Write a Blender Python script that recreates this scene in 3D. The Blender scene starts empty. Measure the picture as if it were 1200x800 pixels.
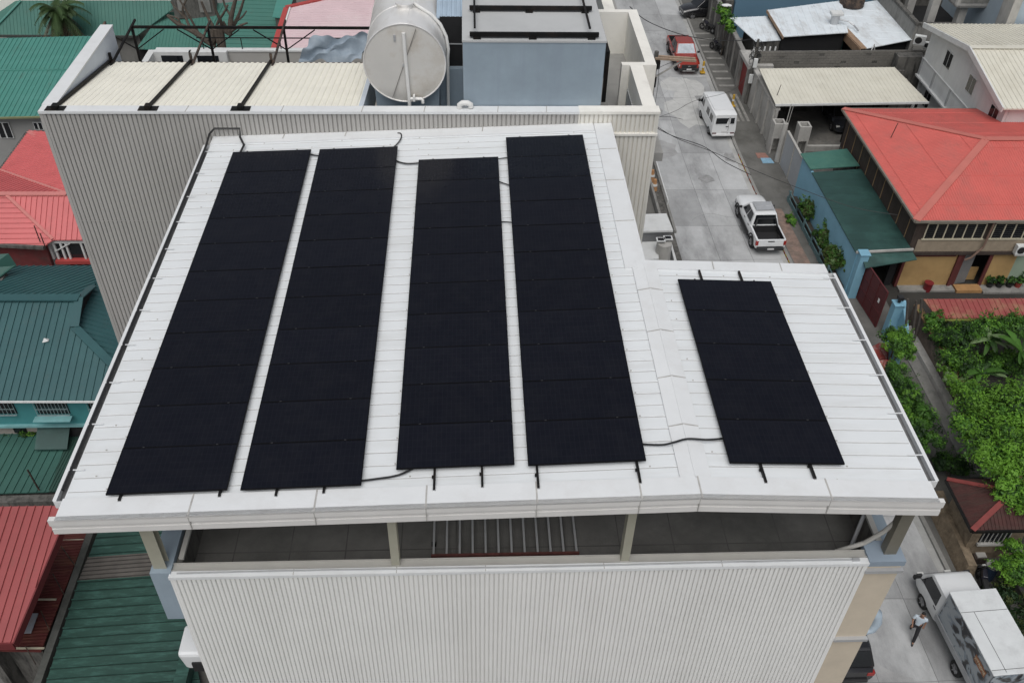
import bpy, bmesh, math, random
from mathutils import Vector, Matrix
R_ = math.radians
rnd = random.Random(11)
S = bpy.context.scene
COL = S.collection

# ------------------------------------------------------------------ camera
F_PX = 1080.75
CAM = Vector((0, 0, 32.5))
RIGHT = Vector((0.99904015, -0.03838923, 0.02109625))
UP = Vector((0.00948557, 0.65977506, 0.75140328))
FWD = Vector((0.04276457, 0.75048194, -0.65950592))
cd = bpy.data.cameras.new('camera')
cam = bpy.data.objects.new('camera', cd); COL.objects.link(cam)
cam.matrix_world = Matrix(((RIGHT.x, UP.x, -FWD.x, CAM.x), (RIGHT.y, UP.y, -FWD.y, CAM.y), (RIGHT.z, UP.z, -FWD.z, CAM.z), (0, 0, 0, 1)))
cd.sensor_width = 36; cd.lens = F_PX / 1200 * 36; cd.clip_end = 2000; cd.clip_start = 0.5
S.camera = cam

# survey helpers: where a sight line of the photograph meets a level, a facade or a slope
def _ray(px, py):
    return RIGHT * ((px - 600) / F_PX) + UP * ((400 - py) / F_PX) + FWD
def at(px, py, z):
    d = _ray(px, py); return CAM + d * ((z - CAM.z) / d.z)
def atY(px, py, y):
    d = _ray(px, py); return CAM + d * ((y - CAM.y) / d.y)
def atP(px, py, a, b, c):
    a, b, c = Vector(a), Vector(b), Vector(c); n = (b - a).cross(c - a); d = _ray(px, py); return CAM + d * ((a - CAM).dot(n) / d.dot(n))
def atX(px, py, x):
    d = _ray(px, py); return CAM + d * ((x - CAM.x) / d.x)

# ------------------------------------------------------------------ materials
def lin(c):
    c /= 255.0
    return c / 12.92 if c <= 0.04045 else ((c + 0.055) / 1.055) ** 2.4
def rgb(r, g, b): return (lin(r), lin(g), lin(b), 1)
MATS = {}
def mat(name, col, rough=0.7, var=0.12, scale=2.0, dirt=None, dirt_amt=0.0, dirt_scale=1.0, dirt_stretch=(1, 1, 1), metal=0.0,
        bump=0.0, bump_scale=20.0, spec=0.5, transl=0.0, speck=0.0, coat=0.0, rust=0.0):
    if name in MATS: return MATS[name]
    m = bpy.data.materials.new(name); m.use_nodes = True
    nt = m.node_tree; N = nt.nodes; L = nt.links
    b = N['Principled BSDF']
    b.inputs['Roughness'].default_value = rough; b.inputs['Metallic'].default_value = metal
    b.inputs['Specular IOR Level'].default_value = spec
    if coat: b.inputs['Coat Weight'].default_value = coat; b.inputs['Coat Roughness'].default_value = 0.08
    tc = N.new('ShaderNodeTexCoord')
    n1 = N.new('ShaderNodeTexNoise'); n1.inputs['Scale'].default_value = scale; n1.inputs['Detail'].default_value = 6; n1.inputs['Roughness'].default_value = 0.65
    L.new(tc.outputs['Object'], n1.inputs['Vector'])
    r1 = N.new('ShaderNodeMapRange'); r1.inputs['From Min'].default_value = 0.3; r1.inputs['From Max'].default_value = 0.7
    r1.inputs['To Min'].default_value = 1 - var; r1.inputs['To Max'].default_value = 1 + var
    L.new(n1.outputs['Fac'], r1.inputs['Value'])
    mx = N.new('ShaderNodeMix'); mx.data_type = 'RGBA'; mx.blend_type = 'MULTIPLY'; mx.inputs[0].default_value = 1
    mx.inputs[6].default_value = col
    L.new(r1.outputs[0], mx.inputs[7])
    out = mx.outputs[2]
    if dirt:
        mp = N.new('ShaderNodeMapping'); mp.inputs['Scale'].default_value = dirt_stretch
        L.new(tc.outputs['Object'], mp.inputs['Vector'])
        n2 = N.new('ShaderNodeTexNoise'); n2.inputs['Scale'].default_value = dirt_scale; n2.inputs['Detail'].default_value = 8; n2.inputs['Roughness'].default_value = 0.7
        L.new(mp.outputs[0], n2.inputs['Vector'])
        r2 = N.new('ShaderNodeMapRange'); r2.inputs['From Min'].default_value = 0.48; r2.inputs['From Max'].default_value = 0.68
        r2.inputs['To Max'].default_value = dirt_amt
        L.new(n2.outputs['Fac'], r2.inputs['Value'])
        m2 = N.new('ShaderNodeMix'); m2.data_type = 'RGBA'; m2.inputs[7].default_value = dirt
        L.new(r2.outputs[0], m2.inputs[0]); L.new(out, m2.inputs[6]); out = m2.outputs[2]
    if rust:
        m5 = N.new('ShaderNodeMapping'); m5.inputs['Scale'].default_value = (1.0, .45, 1); L.new(tc.outputs['Object'], m5.inputs['Vector'])
        n5 = N.new('ShaderNodeTexNoise'); n5.inputs['Scale'].default_value = 1.6; n5.inputs['Detail'].default_value = 10; n5.inputs['Roughness'].default_value = 0.78; L.new(m5.outputs[0], n5.inputs['Vector'])
        r5 = N.new('ShaderNodeMapRange'); r5.inputs['From Min'].default_value = 0.56; r5.inputs['From Max'].default_value = 0.68; r5.inputs['To Max'].default_value = rust; L.new(n5.outputs['Fac'], r5.inputs['Value'])
        x5 = N.new('ShaderNodeMix'); x5.data_type = 'RGBA'; x5.inputs[7].default_value = (.13, .085, .06, 1); L.new(r5.outputs[0], x5.inputs[0]); L.new(out, x5.inputs[6]); out = x5.outputs[2]
    if speck:
        n3 = N.new('ShaderNodeTexNoise'); n3.inputs['Scale'].default_value = 60; n3.inputs['Detail'].default_value = 3
        L.new(tc.outputs['Object'], n3.inputs['Vector'])
        r3 = N.new('ShaderNodeMapRange'); r3.inputs['From Min'].default_value = 0.3; r3.inputs['From Max'].default_value = 0.7
        r3.inputs['To Min'].default_value = 1 - speck; r3.inputs['To Max'].default_value = 1 + speck
        L.new(n3.outputs['Fac'], r3.inputs['Value'])
        m3 = N.new('ShaderNodeMix'); m3.data_type = 'RGBA'; m3.blend_type = 'MULTIPLY'; m3.inputs[0].default_value = 1
        L.new(out, m3.inputs[6]); L.new(r3.outputs[0], m3.inputs[7]); out = m3.outputs[2]
    L.new(out, b.inputs['Base Color'])
    if bump:
        n4 = N.new('ShaderNodeTexNoise'); n4.inputs['Scale'].default_value = bump_scale; n4.inputs['Detail'].default_value = 5
        L.new(tc.outputs['Object'], n4.inputs['Vector'])
        bp = N.new('ShaderNodeBump'); bp.inputs['Strength'].default_value = bump; bp.inputs['Distance'].default_value = 0.03
        L.new(n4.outputs['Fac'], bp.inputs['Height']); L.new(bp.outputs[0], b.inputs['Normal'])
    if transl:
        tr = N.new('ShaderNodeBsdfTranslucent'); L.new(out, tr.inputs['Color'])
        ms = N.new('ShaderNodeMixShader'); ms.inputs[0].default_value = transl
        L.new(b.outputs[0], ms.inputs[1]); L.new(tr.outputs[0], ms.inputs[2])
        L.new(ms.outputs[0], N['Material Output'].inputs['Surface'])
    MATS[name] = m
    return m

# ------------------------------------------------------------------ mesh builder
EACH = {'flashing_joint', 'parapet', 'handrail', 'rafter', 'brace', 'batten', 'band_post', 'pilaster', 'meter_box', 'pillar', 'door_trim', 'hip_cap', 'barge_board', 'post', 'baluster', 'wire_strut', 'patch_sheet', 'door_handle', 'lower_wall', 'inner_wall', 'back_rail', 'saddle', 'roof_seam', 'corner_cap', 'ears', 'eyes', 'inner_parapet', 'band', 'clamp', 'gutter'}
class MB:
    def __init__(s): s.v = []; s.f = []; s.m = []; s.k = 0; s.pc = []
    def mi(s, k): s.k = k; return s
    def add(s, vs, fs):
        o = len(s.v); s.v += [tuple(v) for v in vs]; s.pc.append((o, len(s.v), len(s.f), len(s.f) + len(fs)))
        for f in fs: s.f.append([i + o for i in f]); s.m.append(s.k)
        return s
    def hexa(s, b, t):
        return s.add(list(b) + list(t), [(3, 2, 1, 0), (4, 5, 6, 7), (0, 1, 5, 4), (1, 2, 6, 5), (2, 3, 7, 6), (3, 0, 4, 7)])
    def box(s, x0, x1, y0, y1, z0, z1):
        return s.hexa([(x0, y0, z0), (x1, y0, z0), (x1, y1, z0), (x0, y1, z0)], [(x0, y0, z1), (x1, y0, z1), (x1, y1, z1), (x0, y1, z1)])
    def prism(s, pts, z0, z1):
        n = len(pts)
        return s.add([(p[0], p[1], z0) for p in pts] + [(p[0], p[1], z1) for p in pts],
                     [tuple(range(n - 1, -1, -1)), tuple(range(n, 2 * n))] + [(i, (i + 1) % n, n + (i + 1) % n, n + i) for i in range(n)])
    def slab(s, pts, t, d=(0, 0, -1)):
        n = len(pts); d = Vector(d) * t; pts = [Vector(p) for p in pts]
        return s.add([p + d for p in pts] + pts,
                     [tuple(range(n - 1, -1, -1)), tuple(range(n, 2 * n))] + [(i, (i + 1) % n, n + (i + 1) % n, n + i) for i in range(n)])
    def face(s, pts): return s.add(pts, [tuple(range(len(pts)))])
    def bar(s, a, b, w, h, up=(0, 0, 1)):
        a = Vector(a); b = Vector(b); d = (b - a).normalized(); up = Vector(up)
        if abs(d.dot(up)) > 0.98: up = Vector((0, 1, 0))
        x = d.cross(up).normalized() * w / 2; y = x.cross(d).normalized() * h / 2
        return s.hexa([a - x - y, a + x - y, a + x + y, a - x + y], [b - x - y, b + x - y, b + x + y, b - x + y])
    def tube(s, pts, r, n=8, r1=None):
        pts = [Vector(p) for p in pts]; m = len(pts); vs = []
        prev = None
        for i, p in enumerate(pts):
            d = (pts[min(i + 1, m - 1)] - pts[max(i - 1, 0)]).normalized()
            if prev is None:
                u = d.cross(Vector((0, 0, 1)));
                if u.length < 0.05: u = d.cross(Vector((0, 1, 0)))
            else: u = prev - d * prev.dot(d)
            u.normalize(); prev = u; w = d.cross(u)
            rr = r if r1 is None else r + (r1 - r) * i / (m - 1)
            for k in range(n):
                a = 2 * math.pi * k / n; vs.append(p + (u * math.cos(a) + w * math.sin(a)) * rr)
        fs = [tuple(range(n - 1, -1, -1)), tuple(range((m - 1) * n, m * n))]
        for i in range(m - 1):
            for k in range(n):
                k2 = (k + 1) % n; fs.append((i * n + k, i * n + k2, (i + 1) * n + k2, (i + 1) * n + k))
        return s.add(vs, fs)
    def cyl(s, a, b, r, n=16, r1=None): return s.tube([a, b], r, n, r1)
    def seams(s, poly, d, sp, w, h, off=0.0, inset=0.0):
        poly = [Vector(p) for p in poly]
        nrm = (poly[1] - poly[0]).cross(poly[2] - poly[0]).normalized()
        if nrm.z < 0: nrm = -nrm
        d = Vector(d); d = (d - nrm * d.dot(nrm)).normalized(); p = nrm.cross(d).normalized()
        o = poly[0]; c = [((q - o).dot(p), (q - o).dot(d)) for q in poly]
        lo = min(q[0] for q in c); hi = max(q[0] for q in c); k = lo + sp * 0.5 + off
        while k < hi - 0.01:
            ts = []
            for i in range(len(c)):
                (a0, b0), (a1, b1) = c[i], c[(i + 1) % len(c)]
                if (a0 - k) * (a1 - k) < 0: ts.append(b0 + (b1 - b0) * (k - a0) / (a1 - a0))
            ts.sort()
            for i in range(0, len(ts) - 1, 2):
                A = o + p * k + d * (ts[i] + inset); B = o + p * k + d * (ts[i + 1] - inset)
                s.hexa([A - p * w / 2, A + p * w / 2, B + p * w / 2, B - p * w / 2],
                       [A - p * w * .3 + nrm * h, A + p * w * .3 + nrm * h, B + p * w * .3 + nrm * h, B - p * w * .3 + nrm * h])
            k += sp
        return s
    def corr(s, a, b, z0, z1, period, depth, out):
        # trapezoid cladding on a vertical face from a to b (xy), ribs pointing along out
        a = Vector((a[0], a[1], 0)); b = Vector((b[0], b[1], 0)); L = (b - a).length; d = (b - a) / L; out = Vector((out[0], out[1], 0))
        n = max(1, int(L / period)); per = L / n; vs = []
        for i in range(n):
            for t, h in ((0, 0), (0.17, 0), (0.23, depth * .9), (0.58, depth), (0.92, depth * .92)):
                vs.append(a + d * (per * (i + t)) + out * h)
        vs.append(b); m = len(vs)
        return s.add([(v.x, v.y, z0) for v in vs] + [(v.x, v.y, z1) for v in vs], [(i, i + 1, m + i + 1, m + i) for i in range(m - 1)])
    def build(s, name, mats, parent=None, label=None, cat=None, group=None, kind=None, local=False, smooth=False, bevel=0.0, recalc=True, part_label=None):
        if parent is not None and name in EACH and len(s.pc) > 1:
            first = None
            for (a, b, fa, fb) in s.pc:
                q = MB(); q.v = s.v[a:b]; q.f = [[i - a for i in f] for f in s.f[fa:fb]]; q.m = s.m[fa:fb]
                w = q.build(name, mats, parent, local=local, smooth=smooth, bevel=bevel, recalc=recalc); first = first or w
            return first
        me = bpy.data.meshes.new(name)
        o = bpy.data.objects.new(name, me); COL.objects.link(o)
        vs = [Vector(v) for v in s.v]
        if parent is not None:
            o.parent = parent
            if not local:
                r = parent
                while r.parent: r = r.parent
                vs = [v - r.location for v in vs]
        elif kind != 'structure' and not local:
            c = Vector(((min(v.x for v in vs) + max(v.x for v in vs)) / 2, (min(v.y for v in vs) + max(v.y for v in vs)) / 2, min(v.z for v in vs)))
            vs = [v - c for v in vs]; o.location = c
        me.from_pydata(vs, [], s.f)
        if not isinstance(mats, (list, tuple)): mats = [mats]
        for m in mats: me.materials.append(m)
        if len(mats) > 1: me.polygons.foreach_set('material_index', [min(k, len(mats) - 1) for k in s.m])
        if recalc:
            bm = bmesh.new(); bm.from_mesh(me); bmesh.ops.recalc_face_normals(bm, faces=bm.faces); bm.to_mesh(me); bm.free()
        if smooth:
            me.polygons.foreach_set('use_smooth', [True] * len(me.polygons))
            try: me.set_sharp_from_angle(angle=R_(40))
            except Exception: pass
        if bevel:
            bv = o.modifiers.new('bevel', 'BEVEL'); bv.width = bevel; bv.segments = 2; bv.limit_method = 'ANGLE'; bv.angle_limit = R_(35)
        tag(o, label, cat, group, kind)
        if part_label: o['label'] = part_label
        return o

def tag(o, label=None, cat=None, group=None, kind=None):
    if label: o['label'] = label
    if cat: o['category'] = cat
    if group: o['group'] = group
    if kind: o['kind'] = kind
    return o
def thing(name, label, cat, loc=(0, 0, 0), rz=0.0, group=None):
    o = bpy.data.objects.new(name, None); COL.objects.link(o); o.empty_display_size = 0.3
    o.location = loc; o.rotation_euler = (0, 0, rz)
    return tag(o, label, cat, group)
def dup(root, loc=None, rz=None, label=None):
    r = root.copy(); COL.objects.link(r)
    if loc is not None: r.location = loc
    if rz is not None: r.rotation_euler = (0, 0, rz)
    if label: r['label'] = label
    for ch in list(root.children):
        c = ch.copy(); COL.objects.link(c); c.parent = r
        for g in list(ch.children):
            d = g.copy(); COL.objects.link(d); d.parent = c
    return r
ORD = ['first', 'second', 'third', 'fourth', 'fifth', 'sixth', 'seventh', 'eighth', 'ninth', 'tenth', 'eleventh', 'twelfth']

# palette
WHITE_ROOF = mat('white painted roof steel', (0.73, 0.755, 0.765, 1), 0.55, 0.035, 0.5, dirt=(0.52, 0.52, 0.50, 1), dirt_amt=0.3, dirt_scale=1.2, dirt_stretch=(0.4, 2.2, 1))
WHITE_FLASH = mat('white flashing steel', (0.72, 0.735, 0.74, 1), 0.5, 0.03, 1.5, dirt=(0.55, 0.54, 0.52, 1), dirt_amt=0.25, dirt_scale=1.6)
FASCIA = mat('fascia steel', (0.68, 0.67, 0.65, 1), 0.5, 0.05, 1.5)
JOINT = mat('sealant joint', (0.42, 0.41, 0.39, 1), 0.8, 0.2, 8)
CLAD_WHITE = mat('white ribbed cladding', (0.82, 0.82, 0.80, 1), 0.5, 0.04, 0.5, dirt=(0.6, 0.59, 0.56, 1), dirt_amt=0.2, dirt_scale=0.6, dirt_stretch=(2, 2, 0.2))
CLAD_GREY = mat('grey ribbed cladding', (0.43, 0.42, 0.40, 1), 0.55, 0.05, 0.5, dirt=(0.34, 0.33, 0.31, 1), dirt_amt=0.3, dirt_scale=0.5, dirt_stretch=(2, 2, 0.25))
CLAD_CREAM = mat('cream ribbed cladding', (0.74, 0.72, 0.66, 1), 0.55, 0.05, 0.5)
TAN = mat('tan plaster', (0.56, 0.49, 0.39, 1), 0.85, 0.06, 1.5, dirt=(0.36, 0.32, 0.26, 1), dirt_amt=0.25, dirt_scale=0.9, bump=0.1)
BLUEGREY = mat('blue grey paint', (0.275, 0.34, 0.395, 1), 0.7, 0.08, 1.2, dirt=(0.24, 0.29, 0.35, 1), dirt_amt=0.5, dirt_scale=0.9, dirt_stretch=(3, 3, 0.25))
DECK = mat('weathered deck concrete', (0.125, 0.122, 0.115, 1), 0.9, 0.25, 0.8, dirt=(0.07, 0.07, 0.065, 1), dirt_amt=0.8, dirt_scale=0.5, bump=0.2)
STEEL_GREY = mat('grey painted steel', (0.42, 0.41, 0.38, 1), 0.5, 0.06, 2)
STEEL_OLIVE = mat('olive grey steel', (0.36, 0.35, 0.28, 1), 0.5, 0.08, 2)
BLACK_STEEL = mat('black steel', (0.007, 0.007, 0.007, 1), 0.6, 0.3, 3, dirt=(0.05, 0.03, 0.02, 1), dirt_amt=0.35, dirt_scale=2.0, spec=.25)
RUSTY_STEEL = mat('rusty black steel', (0.035, 0.025, 0.02, 1), 0.7, 0.4, 4, dirt=(0.24, 0.16, 0.11, 1), dirt_amt=0.6, dirt_scale=2.5)
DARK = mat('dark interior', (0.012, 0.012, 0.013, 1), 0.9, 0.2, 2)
GUTTER_DARK = mat('gutter trough', (0.20, 0.20, 0.20, 1), 0.7, 0.3, 3)
GALV = mat('galvanised steel', (0.50, 0.51, 0.52, 1), 0.4, 0.08, 3, metal=0.4)
STAINLESS = mat('brushed stainless', (0.90, 0.89, 0.87, 1), 0.30, 0.05, 1.2, dirt=(0.6, 0.56, 0.5, 1), dirt_amt=0.4, dirt_scale=0.8, dirt_stretch=(2.5, 1, 0.7), metal=0.35)
PVC = mat('white plastic pipe', (0.72, 0.72, 0.70, 1), 0.4, 0.05, 3)
CABLE = mat('black cable', (0.012, 0.012, 0.013, 1), 0.5, 0.2, 3)
GLASS = mat('dark window glass', (0.012, 0.014, 0.017, 1), 0.08, 0.2, 1, spec=0.6)
WHITE_PAINT = mat('white painted wall', (0.66, 0.67, 0.66, 1), 0.75, 0.05, 1.2, dirt=(0.42, 0.42, 0.40, 1), dirt_amt=0.3, dirt_scale=0.8, dirt_stretch=(2, 2, 0.4))
CREAM_PAINT = mat('cream painted parapet', (0.84, 0.82, 0.76, 1), 0.75, 0.05, 1.0, dirt=(0.5, 0.48, 0.43, 1), dirt_amt=0.3, dirt_scale=1.2)
CREAM_ROOF = mat('cream corrugated roof', (0.90, 0.87, 0.76, 1), 0.5, 0.05, 1.0, dirt=(0.80, 0.77, 0.67, 1), dirt_amt=0.4, dirt_scale=0.8, dirt_stretch=(3, 0.7, 1))
CONC = mat('grey concrete', (0.24, 0.235, 0.22, 1), 0.9, 0.15, 1.5, dirt=(0.09, 0.09, 0.085, 1), dirt_amt=0.6, dirt_scale=0.9, dirt_stretch=(1.5, 1.5, 0.6), bump=0.25)
CONC_DARK = mat('mouldy and shade dark concrete', (0.12, 0.115, 0.105, 1), 0.95, 0.3, 1.5, dirt=(0.02, 0.02, 0.019, 1), dirt_amt=0.95, dirt_scale=1.3, dirt_stretch=(3, 3, 0.5), bump=0.3)
CONC_LIGHT = mat('pale concrete', (0.42, 0.41, 0.385, 1), 0.9, 0.12, 1.5, dirt=(0.18, 0.175, 0.165, 1), dirt_amt=0.55, dirt_scale=0.8, dirt_stretch=(2, 2, 0.6), bump=0.2)
# ================================================================== MAIN BUILDING (panel roof, deck, ribbed front)
SL = 0.04; RX = 4.2; RZ = 19.1
def zl(x): return RZ - SL * (RX - x)
def zr(x): return RZ - SL * (x - RX)
def zroof(x): return zl(x) if x <= RX else zr(x)
def yf(x): return 10.76 - 0.009 * (x - RX) if x < RX else 10.76 - 0.012 * (x - RX)
def rp(x, y, dz=0.0): return Vector((x, y, zroof(x) + dz))
XL, XR, YB, YR = -7.72, 8.76, 25.14, 18.16

bld = thing('commercial_building', 'white steel roofed building carrying the solar panels above an open roof deck', 'building', (1.2, 18, 0))
# roof sheets with ribs and screw heads
for (x0, x1, y1, nm) in ((XL, RX, YB, 'l'), (RX, XR, YR, 'r')):
    m = MB()
    poly = [rp(x0, yf(x0)), rp(x1 - (1e-4 if nm == 'l' else -1e-4) if nm == 'l' else x1, yf(x1))]
    zf = zl if nm == 'l' else zr
    P = lambda x, y: Vector((x, y, zf(x)))
    poly = [P(x0, yf(x0) + .01), P(x1, yf(x1) + .01), P(x1, y1), P(x0, y1)]
    m.slab(poly, 0.05)
    m.seams([P(x0, 11.1), P(x1, 11.1), P(x1, y1 - .3), P(x0, y1 - .3)], (1, 0, 0), 0.336, 0.04, 0.009, inset=0.03)
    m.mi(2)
    m.seams([P(x0, 11.1), P(x1, 11.1), P(x1, y1 - .3), P(x0, y1 - .3)], (1, 0, 0), 0.336, 0.026, 0.005, off=-.033, inset=0.03)  # grey lap strips paint in the shade line beside each rib
    m.mi(1)
    k = 0; y = 11.1 + .168
    while y < y1 - .4:
        for j in range(int((x1 - x0) / 1.15)):
            if rnd.random() < 0.62:
                xx = x0 + .45 + j * 1.15 + (k % 2) * .3; 
                if xx < x1 - .1: m.box(xx - .014, xx + .014, y - .012, y + .012, zf(xx) + .007, zf(xx) + .024)
        y += .336; k += 1
    m.build('roof_sheet', [WHITE_ROOF, STEEL_GREY, mat('rib shade lap line', (.42, .42, .415, 1), .8, .1, 3)], bld)
# front eave flashing with joints
m = MB(); j_ = MB()
for (xa, xb) in ((XL, RX), (RX, XR)):
    m.slab([rp(xa, yf(xa), .05), rp(xb, yf(xb), .05), rp(xb, yf(xb) + .52, .05), rp(xa, yf(xa) + .52, .05)], 0.045)
for (px, py) in ((218, 590), (367, 590), (499, 585), (629, 583), (750, 580), (820, 582), (974, 585)):
    q = at(px, py, 19.0); x = q.x
    j_.bar(rp(x, yf(x) + .01, .053), rp(x + .005, yf(x) + .53, .053), .03, .012)
m.build('eave_flashing', WHITE_FLASH, bld); j_.build('flashing_joint', JOINT, bld)
# ridge cap
m = MB(); j_ = MB()
for (xa, xb, w0, w1) in ((RX - .3, RX, .04, .058), (RX, RX + .3, .058, .04)):
    wa, wb = w0, w1; m.slab([rp(xa, 11.27, wa), Vector((xb, 11.27, zroof(xb) + wb)), Vector((xb, 18.0, zroof(xb) + wb)), rp(xa, 18.0, wa)], 0.02)
m.box(RX - .02, RX + .02, 11.27, 18.0, RZ + .05, RZ + .072)
for yy in (12.6, 14.0, 15.5, 17.0):
    j_.bar((RX - .3, yy, zl(RX - .3) + .043), (RX, yy + .03, RZ + .075), .022, .008); j_.bar((RX, yy + .03, RZ + .075), (RX + .3, yy, zr(RX + .3) + .043), .022, .008)
m.build('ridge_cap', WHITE_FLASH, bld); j_.build('flashing_joint', JOINT, bld)
# barge flashing on the free edge beyond the wing, wing back flashing, wall flashing
m = MB(); j_ = MB()
m.slab([rp(RX - .48, 17.9, .05), Vector((RX + .02, 17.9, RZ + .05)), Vector((RX + .02, YB, RZ + .05)), rp(RX - .48, YB, .05)], .05)
m.box(RX + .0, RX + .05, YR, YB, RZ - .32, RZ + .055)
m.slab([rp(RX - .2, YR - .32, .057), rp(XR, YR - .32, .057), rp(XR, YR + .03, .057), rp(RX - .2, YR + .03, .057)], .05)
m.box(RX + .05, XR, YR + .005, YR + .04, RZ - .5, zr(XR) + .05)
m.slab([rp(XL, YB - .42, .05), rp(RX - .5, YB - .42, .05), rp(RX - .5, YB + .04, .05), rp(XL, YB + .04, .05)], .045)
for yy in (19.9, 21.9, 23.6): j_.bar(rp(RX - .48, yy, .056), (RX + .02, yy, RZ + .056), .022, .01)
for xx in (5.9, 7.6): j_.bar(rp(xx, YR - .3, .06), rp(xx + .02, YR + .02, .06), .022, .01)
for xx in (-5.6, -3.75, .35): j_.bar(rp(xx, YB - .25, .056), rp(xx + .02, YB + .02, .056), .03, .01)
m.build('edge_flashing', WHITE_FLASH, bld); j_.build('flashing_joint', JOINT, bld)
# stepped fascia, following both slopes
m = MB()
for (xa, xb) in ((XL - .12, RX), (RX, XR + .1)):
    for (d0, d1, s0) in ((0.05, -.11, 0.0), (-.115, -.22, .035), (-.225, -.37, .02)):
        ya, yb_ = yf(xa) + s0, yf(xb) + s0
        m.hexa([(xa, ya, zroof(xa) + d1), (xb, yb_, zroof(xb) + d1), (xb, yb_ + .1, zroof(xb) + d1), (xa, ya + .1, zroof(xa) + d1)],
               [(xa, ya, zroof(xa) + d0), (xb, yb_, zroof(xb) + d0), (xb, yb_ + .1, zroof(xb) + d0), (xa, ya + .1, zroof(xa) + d0)])
m.mi(1)
for xx in [at(px_, 590, 19.0).x for px_ in (218, 367, 499, 629, 750, 820, 974)]:
    m.box(xx - .008, xx + .008, yf(xx) - .004, yf(xx) + .05, zroof(xx) - .34, zroof(xx) + .02)
m.build('fascia', [FASCIA, JOINT], bld)
# purlins / rafters below the roof
m = MB()
for yy in (11.4, 15.0, 18.0, 21.5, 24.8):
    m.bar((XL + .3, yy, zl(XL + .3) - .2), (RX, yy, RZ - .2), .12, .22)
    if yy < 18.1: m.bar((RX, yy, RZ - .2), (XR - .2, yy, zr(XR - .2) - .2), .12, .22)
m.build('rafter', STEEL_OLIVE, bld)
# gutters
def gutter(xin, xout, y0, y1, z, yb):
    g = MB(); s = 1 if xout > xin else -1
    a, b = sorted((xin, xout))
    g.box(a, b, y0, y1, z - .16, z - .14)
    gm = g.build('gutter', GUTTER_DARK, bld)
    l = MB()
    o0, o1 = sorted((xout - s * .012, xout + s * .012)); l.box(o0, o1, y0, y1, z - .17, z + .02)
    o0, o1 = sorted((xout - s * .05, xout + s * .02)); l.box(o0, o1, y0, y1, z + .022, z + .034)
    i0, i1 = sorted((xin, xin + s * .012)); l.box(i0, i1, y0, y1, z - .17, z - .05)
    l.box(a, b, y0 - .012, y0, z - .17, z + .02); l.box(a, b, y1, y1 + .012, z - .17, z + .02)
    l.build('lip', WHITE_FLASH, gm)
    for yy in yb:
        k = MB(); c0, c1 = sorted((xin - s * .18, xout + s * .015)); k.box(c0, c1, yy - .014, yy + .014, z + .036, z + .044)
        k.build('bracket', WHITE_FLASH, gm)
gutter(XL, XL - .17, 11.35, 24.7, zl(XL) + .0, [12.1 + 1.22 * i for i in range(11)])
gutter(XR, XR + .17, 11.25, 17.85, zr(XR) + .0, [11.9 + 1.15 * i for i in range(6)])
# deck
DZ = 15.75
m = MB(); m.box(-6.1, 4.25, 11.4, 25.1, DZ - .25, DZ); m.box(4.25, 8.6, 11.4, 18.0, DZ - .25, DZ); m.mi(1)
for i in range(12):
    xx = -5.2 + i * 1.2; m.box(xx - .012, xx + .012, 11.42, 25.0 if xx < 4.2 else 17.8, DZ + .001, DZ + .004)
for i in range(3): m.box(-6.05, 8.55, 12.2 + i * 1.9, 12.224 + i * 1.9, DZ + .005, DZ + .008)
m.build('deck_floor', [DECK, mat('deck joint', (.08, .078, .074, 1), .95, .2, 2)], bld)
m = MB(); m.box(-6.1, 4.25, 11.42, 25.1, 0, DZ - .26); m.box(4.25, 8.9, 11.42, 18.1, 0, DZ - .26); m.build('core_wall', BLUEGREY, bld)
# parapets
m = MB(); m.box(-6.54, -6.13, 11.13, 25.1, 14.95, 16.6); m.box(8.7, 8.95, 11.62, 18.1, DZ - .3, 16.48); m.box(4.25, 8.55, 17.9, 18.1, DZ, 16.5)
m.build('parapet', BLUEGREY, bld)
m = MB(); m.box(8.58, 8.695, 11.62, 18.1, DZ, 16.46); m.box(-6.12, -6.0, 11.42, 25.1, DZ, 16.46); m.build('inner_parapet', CONC_DARK, bld)  # dark concrete paints in the shade on the inner faces
m = MB(); m.box(-6.13, 8.6, 11.14, 11.41, DZ, 16.46); m.build('front_parapet', CONC, bld)
m = MB(); m.box(8.2, 8.97, 11.06, 11.6, 16.44, 16.6); m.build('corner_cap', mat('pale blue paint', (0.25, 0.305, 0.365, 1), 0.6, 0.06, 2), bld)
# ribbed front cladding + cap + conduit + steel channel
m = MB(); m.corr((-6.13, 11.115), (8.18, 11.115), 0, 16.5, 0.097, 0.05, (0, -1)); m.box(8.15, 8.2, 11.07, 11.13, 0, 16.5); m.box(-6.15, -6.11, 11.07, 11.13, 0, 16.5)
m.build('ribbed_cladding', CLAD_WHITE, bld)
m = MB(); m.box(-6.16, 8.2, 11.045, 11.2, 16.48, 16.565); m.mi(1)
for px in (345, 465, 569, 708, 847): xx = at(px, 664, 16.56).x; m.box(xx - .008, xx + .008, 11.05, 11.2, 16.5, 16.569)
m.build('coping', [WHITE_FLASH, JOINT], bld)
m = MB(); pts = []
for i in range(31):
    t = i / 30; pts.append((-6.0 + t * 14.0, 11.13 + .012 * math.sin(t * 9), 16.585))
m.tube(pts, .018, 6); m.box(7.85, 8.0, 11.1, 11.16, 16.57, 16.62); m.build('conduit', GALV, bld)
m = MB(); m.box(-6.13, 8.62, 11.215, 11.40, 16.465, 16.53); m.box(-6.13, 8.62, 11.215, 11.235, 16.53, 16.565); m.box(-6.13, 8.62, 11.38, 11.40, 16.53, 16.565)
m.build('channel_rail', STEEL_GREY, bld)
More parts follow.
